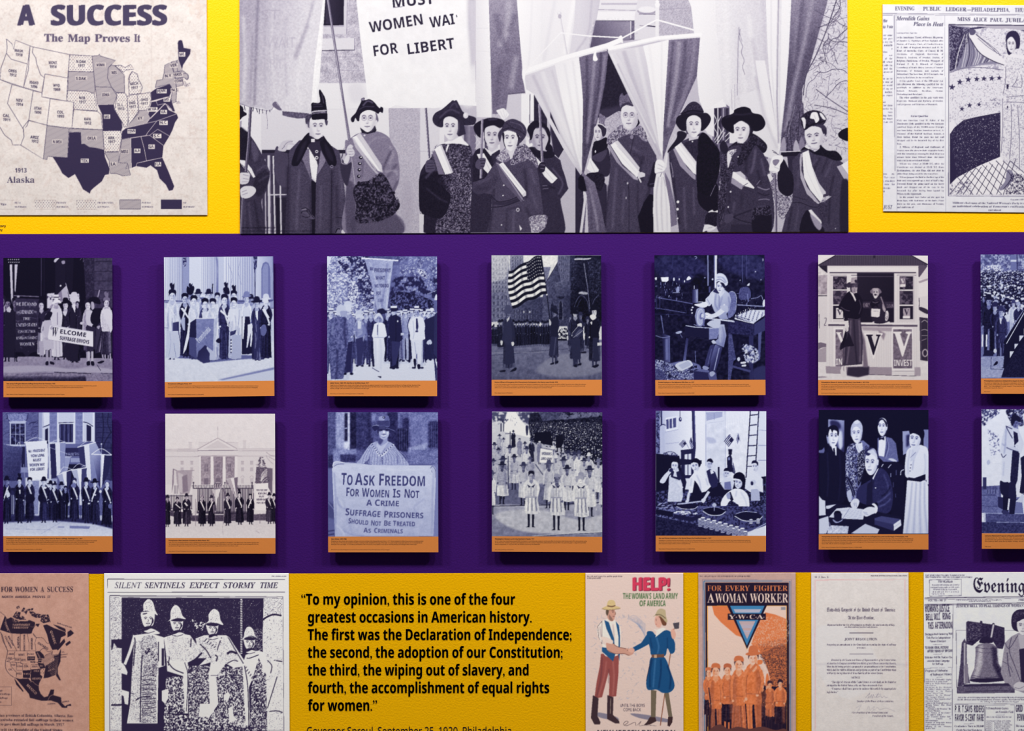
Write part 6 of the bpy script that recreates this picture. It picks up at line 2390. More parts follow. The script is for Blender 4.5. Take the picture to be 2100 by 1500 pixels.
ART['parade'] = '''
@ 995 510 4.76
r 214 0 0 1200 1500
g 170 110 60 70 200 600 60 66 230 66 260 600 60 720
g 150 96 230 66 360 300 240 66 370 66 380 250 560 500 560 700 260 720
F facade 70 225 100 420 30 44 20
F facade 262 360 80 200 24 30 16
b 5
a .5
f 205 60 66 250 66 200 300 60 330
a 1
b 0
f 226 380 66 700 66 700 150 380 220
f 130 570 180 640 180 600 330 570 360
f 120 60 440 150 420 240 480 240 700 60 720
F facade 70 235 460 680 40 60 34
g 96 74 260 600 560 600 240 590 560 470 560 720 240 720
F facade 275 540 600 700 26 50 36
g 96 52 600 300 900 300 590 330 710 130 830 66 1140 66 1140 760 560 760 560 480
f 110 705 160 712 66 830 66 820 400 740 330
F facade 720 820 80 320 20 60 26
l 5 40 590 340 712 130
g 110 66 700 320 860 500 680 330 830 320 830 470 760 470 740 700 690 470
F facade 685 830 340 470 14 22 12
f 40 690 470 780 470 740 500
f 50 640 700 640 560 655 520 670 560 670 700
f 40 722 690 722 540 738 505 754 540 754 690
l 4 130 715 700 722 530 738 498 754 530 760 700
g 44 26 880 66 1140 500 880 110 1140 66 1140 720 830 720 840 200
q .2 12 3 84 830 120 900 120 880 460 830 440
q .25 9 4 78 1000 120 1140 120 1140 440 1030 440
f 18 870 700 870 540 930 470 1000 520 1010 700
k 7 90 860 640 880 540 930 460 990 500 1020 620
k 5 70 880 640 900 560 940 490
f 24 1060 700 1050 560 1090 470 1140 460 1140 700
k 7 86 1040 600 1060 510 1110 450
s 150 870 105 900 90 980 96 1040 90 1000 110 920 110
l 10 196 870 108 1030 98
f 36 880 66 1140 66 1140 86 880 90
b 3
s 170 910 435 940 420 1000 430 990 450 930 445
b 0
l 9 110 964 140 1000 380 1022 590
l 3 170 962 140 990 330
l 5 40 406 590 410 720
l 5 50 375 590 440 590
e 190 378 620 7 12
e 190 436 620 7 12
n 16 10 8 60 66 1140 66 1140 760 60 760
g 126 104 60 880 60 1280 60 890 1140 890 1140 1290 60 1290
n 10 24 9 60 890 1140 890 1140 1290 60 1290
b 10
a .5
s 160 700 1040 1100 1040 1140 1200 800 1260 500 1200
a 1
b 0
l 4 70 60 1045 640 990 1140 960
l 4 90 60 1120 180 1110
l 4 150 60 1020 600 1010
q .05 16 5 190 700 780 860 770 860 900 700 900
q .1 16 6 30 700 780 860 770 860 900 700 900
r 34 700 880 860 900
F rank
p 222 590 1210 100 66 120 b 90 66 0 100 .93
s 90 176 620 200 610 205 580 235 575 250 620 268 635 220 636
f 64 200 700 240 670 270 730 280 930 200 945 180 900
f 60 200 940 275 935 290 1115 240 1132 184 1128
f 190 210 690 240 660 236 690 214 720
l 20 100 190 1130 186 1190
l 20 100 280 1120 288 1175
s 34 140 1195 180 1186 200 1190 190 1206 150 1206
s 34 246 1198 290 1165 306 1166 300 1190 260 1204
k 26 56 260 720 278 830 268 930
s 210 256 915 280 915 280 945 262 950
s 200 150 900 170 890 168 940 152 940
k 22 62 200 740 180 850 165 900
l 9 30 546 66 590 350 632 690
p 676 590 1130 90 46 130 b 46 46 0 60 .88
f 44 640 690 690 660 714 700 706 860 640 860
f 60 640 860 704 860 690 1050 620 1048
k 12 86 690 870 670 1040
s 190 625 690 645 720 640 750 626 745
s 36 640 580 680 595 718 645 660 620
l 14 80 660 1050 658 1115
l 14 80 692 1045 700 1100
s 30 634 1125 670 1112 668 1130 640 1134
s 30 680 1110 712 1095 712 1118 690 1122
p 930 640 1020 60 50 120 b 60 50 0 50 .88
p 830 660 1000 50 80 140 b 70 60 0 50 .85
s 190 795 860 810 850 812 890 800 895
p 880 590 1150 110 46 180 t 26 60 0 60 .88
s 24 834 620 870 590 905 620 900 640 850 636
f 60 840 880 930 880 925 1070 850 1072
s 205 900 740 940 730 940 770 910 765
s 60 850 840 910 760 960 800 900 890
s 96 880 840 920 790 948 800 900 862
l 4 190 846 830 905 760
l 4 180 860 870 955 800
l 16 60 882 1075 880 1140
l 16 60 918 1070 922 1115
s 30 864 1145 890 1130 896 1156 870 1156
s 30 904 1130 936 1115 938 1138 910 1142
l 12 50 960 900 955 1000
s 34 926 1014 980 1004 985 1020 940 1022
p 1000 680 980 60 44 150 b 60 44 0 40 .9
p 1065 580 1160 110 32 205 b 26 54 0 60 .9
f 30 1030 700 1090 690 1100 860 1030 870
f 56 1050 870 1100 870 1100 1090 1060 1090
s 226 1020 660 1060 640 1080 670 1050 700
s 215 1026 720 1045 715 1040 745
s 30 1046 1150 1100 1130 1108 1146 1070 1166
f 205 1094 920 1140 915 1140 945 1094 950
f 200 88 720 112 716 118 765 92 770
F flag
'''
ART['plant'] = '''
@ 1330 510 4.76
r 32 0 0 1200 1500
b 12
s 58 100 80 500 100 560 300 300 330 80 240
s 62 700 80 1100 80 1130 300 900 260 740 200
s 20 420 300 560 260 600 500 420 520
b 0
n 14 22 3 60 66 1140 66 1140 1280 60 1280
l 8 70 240 70 230 180
l 7 96 914 66 918 330
l 6 90 955 66 960 300
l 4 60 700 220 880 110
k 6 150 450 80 460 76 470 90 455 104
g 60 130 570 0 585 0 572 66 585 66 588 365 574 365
l 7 150 578 66 580 365
g 100 230 640 0 662 0 638 66 668 66 664 390 640 390
l 10 236 655 66 652 380
r 90 588 372 604 430
f 244 120 282 196 278 194 312 178 326 130 322
f 235 62 284 82 280 80 306 64 306
e 226 248 300 8 18
e 220 300 300 6 10
s 230 374 290 395 270 414 290 410 300 376 310
e 215 352 320 6 12
e 190 625 300 9 10
e 150 550 285 7 7
e 226 1044 226 6 6
e 205 1117 110 4 14
e 190 894 310 5 5
e 190 1098 305 5 5
F specks 60 330 320 500 46
F specks 850 1120 430 560 18
s 150 275 380 300 375 300 420 270 425
l 5 150 235 432 305 430
l 8 110 90 480 300 515 430 540
l 6 140 100 480 130 486
l 6 110 60 580 200 600 370 630
l 7 70 75 470 80 600
l 7 76 110 480 112 590
l 5 60 340 540 370 620
k 4 160 170 650 190 640 200 670
l 5 60 60 640 420 650
l 8 110 120 650 150 830
l 5 130 128 660 140 780
g 44 110 130 800 210 800 130 830 208 850 212 1110 150 1115
b 4
l 26 120 176 880 180 1090
b 0
k 6 140 70 850 140 870 212 858
g 50 150 425 400 480 400 425 402 482 396 484 530 424 532
l 8 190 446 362 446 396
l 10 160 470 410 474 520
q -.25 26 5 120 66 1090 200 1120 330 1100 500 1140 500 1260 400 1290 60 1290
q .05 9 6 176 66 1090 200 1120 300 1160 440 1180 420 1290 60 1290
q .2 8 7 60 66 1090 200 1120 300 1160 440 1180 420 1290 60 1290
b 8
a .6
s 70 60 1180 140 1200 170 1290 60 1290
a 1
b 0
f 40 350 760 620 775 620 880 360 850
l 8 190 362 752 440 766 600 776
l 5 150 440 742 560 780
f 130 590 770 700 770 670 880 590 890
f 180 592 772 712 764 704 776 594 784
n 10 8 4 590 770 700 770 670 880 590 890
s 170 265 820 300 806 325 808 318 826 280 834
k 6 130 310 836 330 870
g 70 120 370 880 360 1180 368 870 390 880 352 1190 326 1180
l 6 120 455 1000 462 1120
s 200 266 1130 390 1090 430 1130 420 1150 300 1200
f 40 250 1140 300 1195 330 1200 270 1180
f 176 290 1140 385 1096 420 1135 330 1180
f 60 440 1190 590 1210 580 1285 440 1285
f 96 580 1215 660 1210 670 1285 590 1285
f 110 440 1195 560 1170 600 1200 590 1212
s 116 780 440 810 415 840 430 858 490 850 620 780 680 776 560
k 4 190 800 420 840 430 860 490 850 600
n 14 10 3 780 440 810 415 858 490 850 620 776 680
l 10 150 865 550 1130 566
l 5 120 860 440 960 445
s 90 890 400 930 376 980 384 1000 440 985 490 890 496
n 14 9 5 890 400 930 376 1000 440 985 490 890 496
s 215 960 360 985 336 984 362
l 12 120 965 440 975 520
k 6 150 1000 490 1060 480 1100 460 1116 500
s 215 1118 510 1136 500 1138 560 1116 560
f 200 840 660 1000 600 1136 600 1136 650 1030 728 970 712
f 226 840 672 970 712 1030 728 1030 736 965 722 840 690
F pegs
f 58 775 690 1025 740 1030 850 775 830
n 18 10 6 775 690 1025 740 1030 850 775 830
f 76 1030 740 1140 670 1140 800 1030 850
f 90 780 830 815 840 830 940 855 1080 830 1100 800 1285 775 1285
n 18 10 7 780 830 830 940 855 1080 800 1285 775 1285
f 66 980 850 1025 850 1020 1285 985 1285
f 100 1070 830 1105 810 1090 1080 1070 1100
f 50 855 1110 1000 1170 1000 1190 840 1130
f 90 780 1130 1000 1190 990 1210 780 1150
q -.1 22 8 150 910 950 980 940 1070 1000 1060 1100 960 1110 930 1050
q .2 12 9 220 910 950 980 940 1070 1000 1060 1100 960 1110
s 230 900 1110 945 1105 950 1120 905 1126
s 226 912 1138 950 1134 950 1150 914 1152
e 200 880 1080 14 20
b 5
s 70 1030 1180 1140 1150 1140 1285 1030 1285
b 0
f 76 600 950 640 930 640 1000 590 1150 540 1170 560 1080
g 120 66 640 950 720 1000 650 935 720 965 690 1100 650 1220 590 1200 610 1080
l 10 150 690 970 640 1190
l 6 110 616 980 580 1130
s 150 525 1160 545 1145 590 1165 570 1185 540 1180
s 165 596 1210 630 1200 650 1220 620 1250 600 1240
f 40 560 640 620 620 700 660 770 720 760 760 600 740
g 176 130 680 760 760 960 690 740 740 740 760 850 735 965 660 935 650 905 680 880
b 5
a .6
k 12 120 720 760 740 860 720 950
k 10 205 700 800 700 920
a 1
b 0
s 190 615 905 640 895 660 925 630 930
s 190 570 740 620 700 700 700 690 770 640 775
g 196 150 620 420 800 640 600 440 640 400 690 400 740 400 790 440 806 500 790 600 760 640 780 690 700 690 640 610 620 560
b 6
a .6
k 14 120 660 440 650 540 680 600
k 12 130 720 470 700 560 710 640
k 12 226 630 440 630 560
k 10 110 780 470 790 560 760 600
k 8 100 690 430 690 580
a 1
b 0
f 205 690 400 740 395 740 430 700 480 680 440
s 60 630 420 660 395 690 420 680 440
s 196 620 420 590 460 555 500 580 560 610 550 625 500
k 4 120 570 490 600 545
s 226 445 548 500 535 560 520 580 555 540 578 490 568
s 215 740 540 755 590 740 620 660 670 560 686 530 660 560 625 620 640 690 600
s 232 528 660 560 625 600 640 590 670 550 690
k 4 130 550 650 575 655
s 180 700 560 770 560 770 620 720 600
g 170 90 450 580 560 760 450 660 470 590 510 570 545 590 556 660 545 740 510 768 470 750
e 150 508 670 42 92 4
e 196 506 668 34 80 4
e 170 508 668 30 72 4
e 120 515 660 18 34 10
e 205 525 655 12 20 10
e 210 420 600 8 10
e 215 430 575 10 8
l 7 200 486 522 536 522
e 226 425 630 9 7
l 12 190 560 680 840 715
l 5 230 620 684 830 705
l 14 110 536 680 540 760
h 705 380 80 108 218 -.6 50 6
s 40 700 330 740 340 760 370 740 390 710 350
s 206 655 285 660 255 700 240 745 260 772 310 772 350 750 365 735 340 690 320 658 325
b 4
k 10 140 670 280 720 280 760 330
k 8 236 680 260 730 270
b 0
k 4 90 660 310 700 300 750 335
'''
ART['booth'] = '''
@ 1665 510 4.76
r 200 0 0 1200 1500
n 14 30 3 60 60 160 60 160 700 60 700
f 150 60 260 150 260 150 450 60 450
n 16 20 4 60 200 150 200 150 450 60 450
l 8 60 60 462 150 462
f 196 60 470 150 470 150 900 60 900
f 110 60 920 90 916 140 930 140 960 90 970 60 990
f 150 60 990 140 960 140 1130 60 1140
l 6 90 70 640 74 780
k 5 80 120 680 140 680 135 720 120 750 140 750
f 214 1040 300 1132 300 1132 460 1040 480
f 150 1040 320 1132 290 1132 310 1050 340
s 60 1040 590 1060 570 1132 600 1132 640 1080 620
l 16 60 1062 580 1132 620
k 6 60 1045 480 1050 540 1042 590
f 60 1050 670 1132 680 1132 1100 1060 1090
k 7 150 1070 720 1100 700 1130 720
k 7 150 1066 800 1100 790 1130 800
k 6 130 1070 900 1120 880
e 150 1105 1020 30 40
e 60 1105 1020 18 28
k 4 150 1066 850 1128 850
l 10 80 1062 680 1070 1090
f 216 60 60 230 60 130 100 60 160
f 226 970 60 1132 60 1132 150
r 214 60 1110 1140 1290
n 5 30 3 60 1110 1140 1110 1140 1290 60 1290
s 150 60 1250 110 1246 150 1256 110 1264 60 1264
f 78 60 160 230 64 970 64 1132 150 1120 170 80 170
F boards
l 8 40 60 165 232 66
l 8 40 970 66 1132 158
r 50 600 64 618 92
f 205 150 165 1040 165 1040 185 150 185
f 46 62 166 150 166 150 250
f 90 1040 170 1130 170 1050 280 1030 270
f 200 70 180 150 240 150 250
f 205 150 185 1040 185 1055 1240 140 1200
F vboards 150 1045 190 1190
l 6 90 150 165 1100 165
f 216 150 188 1036 188 1036 228 170 232
l 8 60 174 236 1016 236
r 196 176 240 1020 270
l 6 70 180 262 1016 262
f 34 440 244 808 244 808 722 440 722
g 44 30 440 270 800 500 440 244 800 244 800 500 440 500
l 4 90 440 274 796 274
l 5 60 440 244 808 244
f 60 480 520 800 520 800 584 480 584
t S 130 496 572 40 80 0 0 ORY
t S 130 730 578 36 66 0 0 LOAN
l 8 216 805 240 805 730
f 205 806 240 830 240 830 724 806 724
r 190 180 262 350 716
r 50 206 272 340 400
r 60 206 412 340 548
r 44 206 560 310 690
q .1 30 4 100 206 272 340 272 340 548 206 548
l 8 216 200 270 200 716
l 8 216 200 405 345 405
l 8 216 200 552 330 552
f 196 236 580 304 584 304 680 236 680
t S 70 246 650 56 54 0 0 V
r 205 340 250 384 400
r 190 836 262 1010 716
r 44 856 272 988 400
r 50 856 414 988 548
r 40 856 562 988 690
q .1 30 5 96 856 272 988 272 988 548 856 548
l 8 216 848 262 848 716
l 8 216 856 407 990 407
l 8 216 856 554 990 554
f 120 862 284 912 280 914 344 864 350
f 216 858 350 914 346 914 374 858 376
t S 205 866 340 46 46 0 0 V
f 150 890 584 958 580 960 660 892 660
f 225 888 660 960 658 960 684 888 684
t S 60 900 650 60 50 0 0 V
f 216 160 722 1030 730 1030 744 160 736
f 90 160 738 1030 746 1030 764 160 756
b 4
f 150 480 764 790 770 780 810 500 800
f 130 640 790 720 830 700 900 690 880
b 0
f 225 212 770 310 770 310 1180 212 1175
f 110 232 790 304 790 304 1160 232 1160
n 16 14 6 232 790 304 790 304 1160 232 1160
t S 232 238 934 120 110 0 0 V
t B 232 234 1136 60 62 0 0 IN
f 228 780 776 984 776 990 1190 778 1190
f 108 792 788 976 788 980 1170 792 1170
n 16 16 7 792 788 976 788 980 1170 792 1170
F vee 796 974 812 1054 230
t B 232 800 1146 60 178 0 0 INVEST
f 225 770 1170 1000 1170 1002 1196 770 1196
l 4 120 770 1196 1002 1198
F vee 512 690 826 1076 232
F vee 530 672 840 1040 40
f 140 134 1150 780 1160 780 1240 140 1220
f 150 1002 1160 1060 1160 1062 1245 1002 1245
l 4 60 560 1232 1020 1246
b 6
f 60 350 1160 560 1150 556 1235 450 1258 340 1240
f 110 490 800 520 900 550 1160 500 1160
b 0
s 50 560 560 590 500 640 470 690 480 720 560 730 640 720 724 600 724 580 640
s 150 690 540 720 590 712 620 690 590
k 10 130 672 470 690 520 712 580
s 216 720 620 740 610 750 650 740 700 716 700
q .1 7 3 80 720 620 750 650 740 700 716 700
s 150 568 420 585 396 605 386 640 386 665 400 680 425 660 436 650 460 620 488 600 465 590 436
s 110 568 420 590 396 600 420 585 440
s 110 680 425 660 394 645 420 662 440
q .1 6 4 196 590 400 650 400 650 450 600 460
e 40 608 425 6 6
e 40 634 425 6 6
s 30 610 446 630 446 626 462 614 462
s 200 604 462 636 462 630 486 612 486
s 26 570 540 600 500 625 520 650 505 664 530 640 550 655 580 620 560 590 580
k 5 110 590 520 620 530 650 520
f 214 580 586 668 590 660 664 644 672 578 664
l 4 120 594 610 650 614
s 190 590 718 606 712 608 726 590 726
s 200 736 716 760 714 758 724 738 724
f 70 360 660 470 660 500 900 490 1130 300 1146 306 900
b 4
k 10 40 410 690 420 900 440 1130
k 10 110 380 700 370 900 340 1130
k 10 110 460 700 470 900 470 1110
k 8 44 340 800 330 1000 320 1130
k 8 110 320 880 316 1000 310 1120
b 0
s 34 300 900 340 880 360 820 400 920 410 950 330 960 280 990 276 950
f 34 340 880 390 900 410 950 340 930
f 26 300 960 300 900 330 790 340 860 310 950
s 26 360 420 400 430 450 440 490 500 500 570 480 660 440 690 370 680 320 690 300 610 262 590 262 560 300 490
f 214 368 418 400 430 432 500 424 520 400 470
k 8 78 280 570 330 600 370 610
k 8 70 460 500 480 570 460 640
f 205 325 700 355 696 362 760 350 806 325 800 320 760
s 196 320 770 350 760 356 800 335 812
k 4 110 330 780 336 806
f 34 310 690 350 680 356 704 318 708
h 412 384 66 110 150 .3 46 0
a .7
s 60 380 340 440 340 446 380 420 372 380 380
a 1
s 40 376 344 390 340 384 400 394 430 376 410
s 62 336 355 360 330 400 330 450 335 454 350 410 350 370 380 345 378
f 150 376 340 386 285 436 280 446 330 440 340
n 14 8 8 376 340 386 285 436 280 446 330
s 60 420 305 446 312 444 336 420 330
f 205 290 1150 330 1146 340 1240 300 1240 280 1200
l 12 150 312 1148 310 1210
s 205 278 1190 300 1180 326 1230 330 1264 290 1250
'''
ART['crowd'] = '''
@ 1990 510 4.76
r 120 0 0 1300 1500
q -.1 30 3 170 100 50 1200 50 1200 250 100 250
q .1 14 4 90 100 50 1200 50 1200 250 100 250
r 176 100 240 340 280
q .1 10 5 230 100 170 300 160 300 250 100 260
f 120 395 60 450 60 450 220 395 220
f 196 395 110 450 110 450 128 395 128
l 7 60 455 50 460 260
l 5 215 298 205 300 260
F heads
p 130 470 760 90 46 140 t 46 60 0 40 1
p 60 440 800 90 50 140 t 46 60 0 40 1
p 420 520 900 90 200 190 b 80 200 0 60 1
p 470 540 900 90 60 190 b 160 60 0 60 1
p 540 560 900 90 70 190 b 200 60 0 60 1
p 180 480 1050 130 40 150 b 36 40 0 30 1
p 240 550 1030 90 50 180 b 60 50 0 30 1
l 14 225 120 840 116 960
l 14 225 160 840 156 960
p 300 590 1130 110 66 170 b 70 66 0 40 .62
f 215 285 680 305 676 302 740 290 730
l 16 50 268 920 262 1100
l 14 60 310 920 318 1100
f 34 330 940 420 780 560 600 600 600 600 1260 300 1260
f 40 590 560 1200 200 1200 1270 590 1270
l 16 150 560 560 1200 170
F specks 620 1180 640 1240 90
l 22 30 330 930 540 570
l 7 150 345 870 520 600
l 7 225 352 930 530 620
f 215 478 850 524 850 478 910
f 215 430 930 470 930 430 985
f 215 386 1005 425 1005 386 1070
f 215 524 780 600 780 600 800 524 840
f 40 300 1260 330 1180 420 1040 600 840 600 1260
n 12 8 4 300 1260 420 1040 600 840 600 1260
f 150 100 1060 330 1050 320 1160 200 1180 100 1160
f 160 100 1150 330 1170 300 1262 100 1262
n 12 12 5 100 1050 330 1050 300 1280 100 1280
l 5 60 204 1060 200 1176
l 5 60 200 1176 320 1180
s 30 225 1140 255 1100 270 1110 262 1130 240 1142
f 44 150 990 230 1000 220 1050 120 1050
e 200 242 1000 16 22
'''
ART['headquarters'] = '''
@ 0 835 4.76
r 104 0 0 1200 1500
F brick
f 130 66 70 270 70 245 140 90 145
n 20 9 3 66 70 270 70 245 140 90 145
k 5 60 66 66 100 140 250 136 276 60
f 176 96 150 250 150 250 380 96 380
f 44 108 164 240 164 240 370 108 370
q .1 20 3 90 108 164 240 164 240 370 108 370
l 5 190 152 164 152 370
l 5 190 196 164 196 370
l 5 190 108 266 240 266
l 4 190 218 380 218 570
f 50 210 390 242 390 242 600 210 600
f 140 205 590 270 590 270 640 205 640
f 176 90 140 255 136 255 152 90 156
f 176 100 366 250 366 250 384 100 384
l 6 40 376 54 376 330
f 150 376 54 410 54 410 330 376 330
f 176 410 54 556 54 556 380 410 330
f 130 480 54 556 54 556 340 480 340
F brickb 484 552 56 340
f 205 422 54 484 54 484 170 430 190
l 8 50 418 200 484 172
f 190 418 200 484 180 484 350 418 330
f 44 440 220 470 205 470 350 440 345
f 205 556 54 735 54 735 366 556 366
f 190 572 54 720 54 720 140 572 150
l 6 50 572 156 722 150
f 60 578 168 714 166 714 344 580 346
F folds
f 130 735 54 822 54 822 350 735 366
F brickb 738 820 56 350
f 205 808 54 925 54 925 340 808 340
f 180 816 54 904 60 904 170 816 146
k 8 50 812 146 860 160 908 190
f 50 845 170 890 190 890 340 845 340
f 190 816 150 842 160 842 340 816 340
f 60 925 54 1100 54 1100 720 925 720
F brickb 940 1096 56 700
k 10 44 1000 60 1010 200 990 400
k 8 40 1090 240 1030 330 1000 420
k 6 36 1060 60 1050 160 1090 260
b 6
a .5
f 30 1080 360 1100 360 1100 700 1080 700
a 1
b 0
f 196 250 690 500 700 500 1070 250 1070
f 150 500 700 560 700 560 1000 500 1000
f 110 636 360 800 360 800 600 636 600
f 60 636 400 790 400 790 480 636 480
t S 150 640 478 30 132 -2 0 N FOR WO
f 150 690 500 780 500 780 540 690 540
f 36 660 560 830 560 800 820 640 800
f 200 480 380 500 380 500 740 486 740
f 60 100 800 250 800 250 1080 100 1080
F pickets 116 250 860 1050
f 140 316 720 382 720 372 1050 330 1050
n 14 5 4 316 720 382 720 372 1050 330 1050
g 176 206 0 1060 0 1250 0 1060 1100 1060 1100 1265 0 1265
n 7 14 6 0 1060 1100 1060 1100 1265 0 1265
f 130 680 1160 880 1166 870 1190 680 1186
f 150 565 1166 630 1166 625 1180 565 1180
l 3 150 400 1240 640 1100
l 3 150 60 1190 500 1200
b 5
f 60 0 1060 300 1060 700 1080 1100 1120 1100 1190 900 1140 500 1110 0 1130
b 0
g 96 70 30 400 200 600 26 366 220 400 190 700 180 725 90 720 28 700
n 12 8 5 26 366 220 400 190 700 180 725 28 700
t N 66 50 470 26 150 5 0 PRESIDENT
t N 66 60 515 26 110 5 0 HOW LONG
t N 66 60 560 26 80 5 0 MUST
t N 66 50 600 26 130 5 0 WOMEN
l 5 150 86 720 82 800
l 5 150 230 560 262 900
l 5 190 60 368 180 380
k 4 225 160 380 185 345 200 385
l 4 60 182 300 188 345
g 220 232 250 400 420 700 250 344 462 332 470 500 460 715 420 722 360 706 330 720 280 712 260 450
l 12 226 236 348 470 334
k 4 226 250 342 350 300 460 334
e 50 464 346 8 16
t B 56 278 446 24 164 -4 0 Mr. PRESIDENT
t B 56 302 492 26 132 -3 0 HOW LONG
t B 56 322 534 26 82 -3 0 MUST
t B 56 288 582 26 148 -3 0 WOMEN WAI
t B 56 294 626 26 142 -4 0 FOR LIBERT
f 190 470 370 490 360 490 740 478 740
f 60 488 362 540 356 552 690 500 702
f 215 538 352 584 348 590 640 556 670
f 140 584 348 640 344 636 640 590 650
l 8 214 470 360 640 344
k 4 214 480 358 560 322 636 344
l 3 200 470 390 690 470
f 150 636 480 690 486 660 620 630 630
l 5 200 636 490 700 486
f 70 760 394 820 386 836 590 790 600
f 215 820 370 872 362 890 720 850 700
g 160 130 870 370 1000 600 870 360 936 350 990 460 1000 780 960 790 890 700
l 9 220 756 394 936 344
k 4 220 770 390 850 336 936 346
k 5 205 800 580 870 560
g 150 66 900 500 1080 600 900 460 990 460 1000 640 985 800 960 760
f 225 985 460 1020 462 995 760 980 800
f 58 1020 462 1090 474 1060 640 1000 780
l 9 226 890 462 1090 470
k 6 226 896 460 990 408 1090 468
l 5 190 990 360 990 790
e 205 990 362 7 8
f 160 556 664 610 640 640 760 655 850 640 840 600 760
f 220 606 636 650 626 655 760 652 850 640 800
f 66 650 626 700 612 690 720 660 840 652 850
l 8 226 552 668 705 610
k 4 220 580 650 620 590 700 606
l 4 180 616 550 620 600
f 170 696 618 756 602 780 760 785 850 770 810
f 226 752 602 800 596 796 760 788 850 782 800
f 80 798 596 850 592 830 720 796 830 790 850
l 9 226 692 618 850 592
k 4 226 700 614 770 556 850 590
l 5 60 654 850 690 1110
l 5 60 786 850 786 1130
f 190 650 870 664 866 690 960 655 970
f 205 776 850 796 850 800 960 776 960
p 66 700 1140 80 40 130 b 28 40 -1 30 .95
s 200 60 840 90 836 96 870 70 886
f 205 60 810 80 815 95 850 80 850
p 190 700 1135 96 34 195 f 26 34 0 30 .96
f 215 185 810 200 810 200 850 190 850
s 44 100 800 130 790 160 800 150 830
p 290 700 1130 90 44 205 t 26 36 1 30 .93
e 30 292 895 48 46
p 428 706 1130 92 40 205 b 30 60 1 30 .94
f 215 425 780 460 780 450 800 430 800
s 30 372 880 400 840 420 880 410 930 380 920
p 494 740 1100 70 36 200 w 26 36 0 30 .95
p 530 748 1125 86 40 210 b 40 40 1 30 .95
e 205 520 735 8 12
e 150 578 930 22 16
p 600 750 1110 76 34 170 b 30 34 1 30 .97
p 640 780 1100 60 30 150 t 30 30 0 30 1
p 725 706 1118 96 44 205 t 60 44 1 30 .95
s 120 690 770 725 740 745 770 725 790
s 220 780 830 794 826 795 846 780 848
p 842 714 1136 92 44 210 b 28 38 1 30 .94
e 215 868 944 12 8
p 925 724 1146 92 44 205 w 24 44 -1 30 .95
f 220 905 845 940 855 935 868 910 862
e 205 980 826 13 14
p 1046 726 1170 100 40 215 t 110 34 1 30 .96
e 110 1074 970 18 24
'''
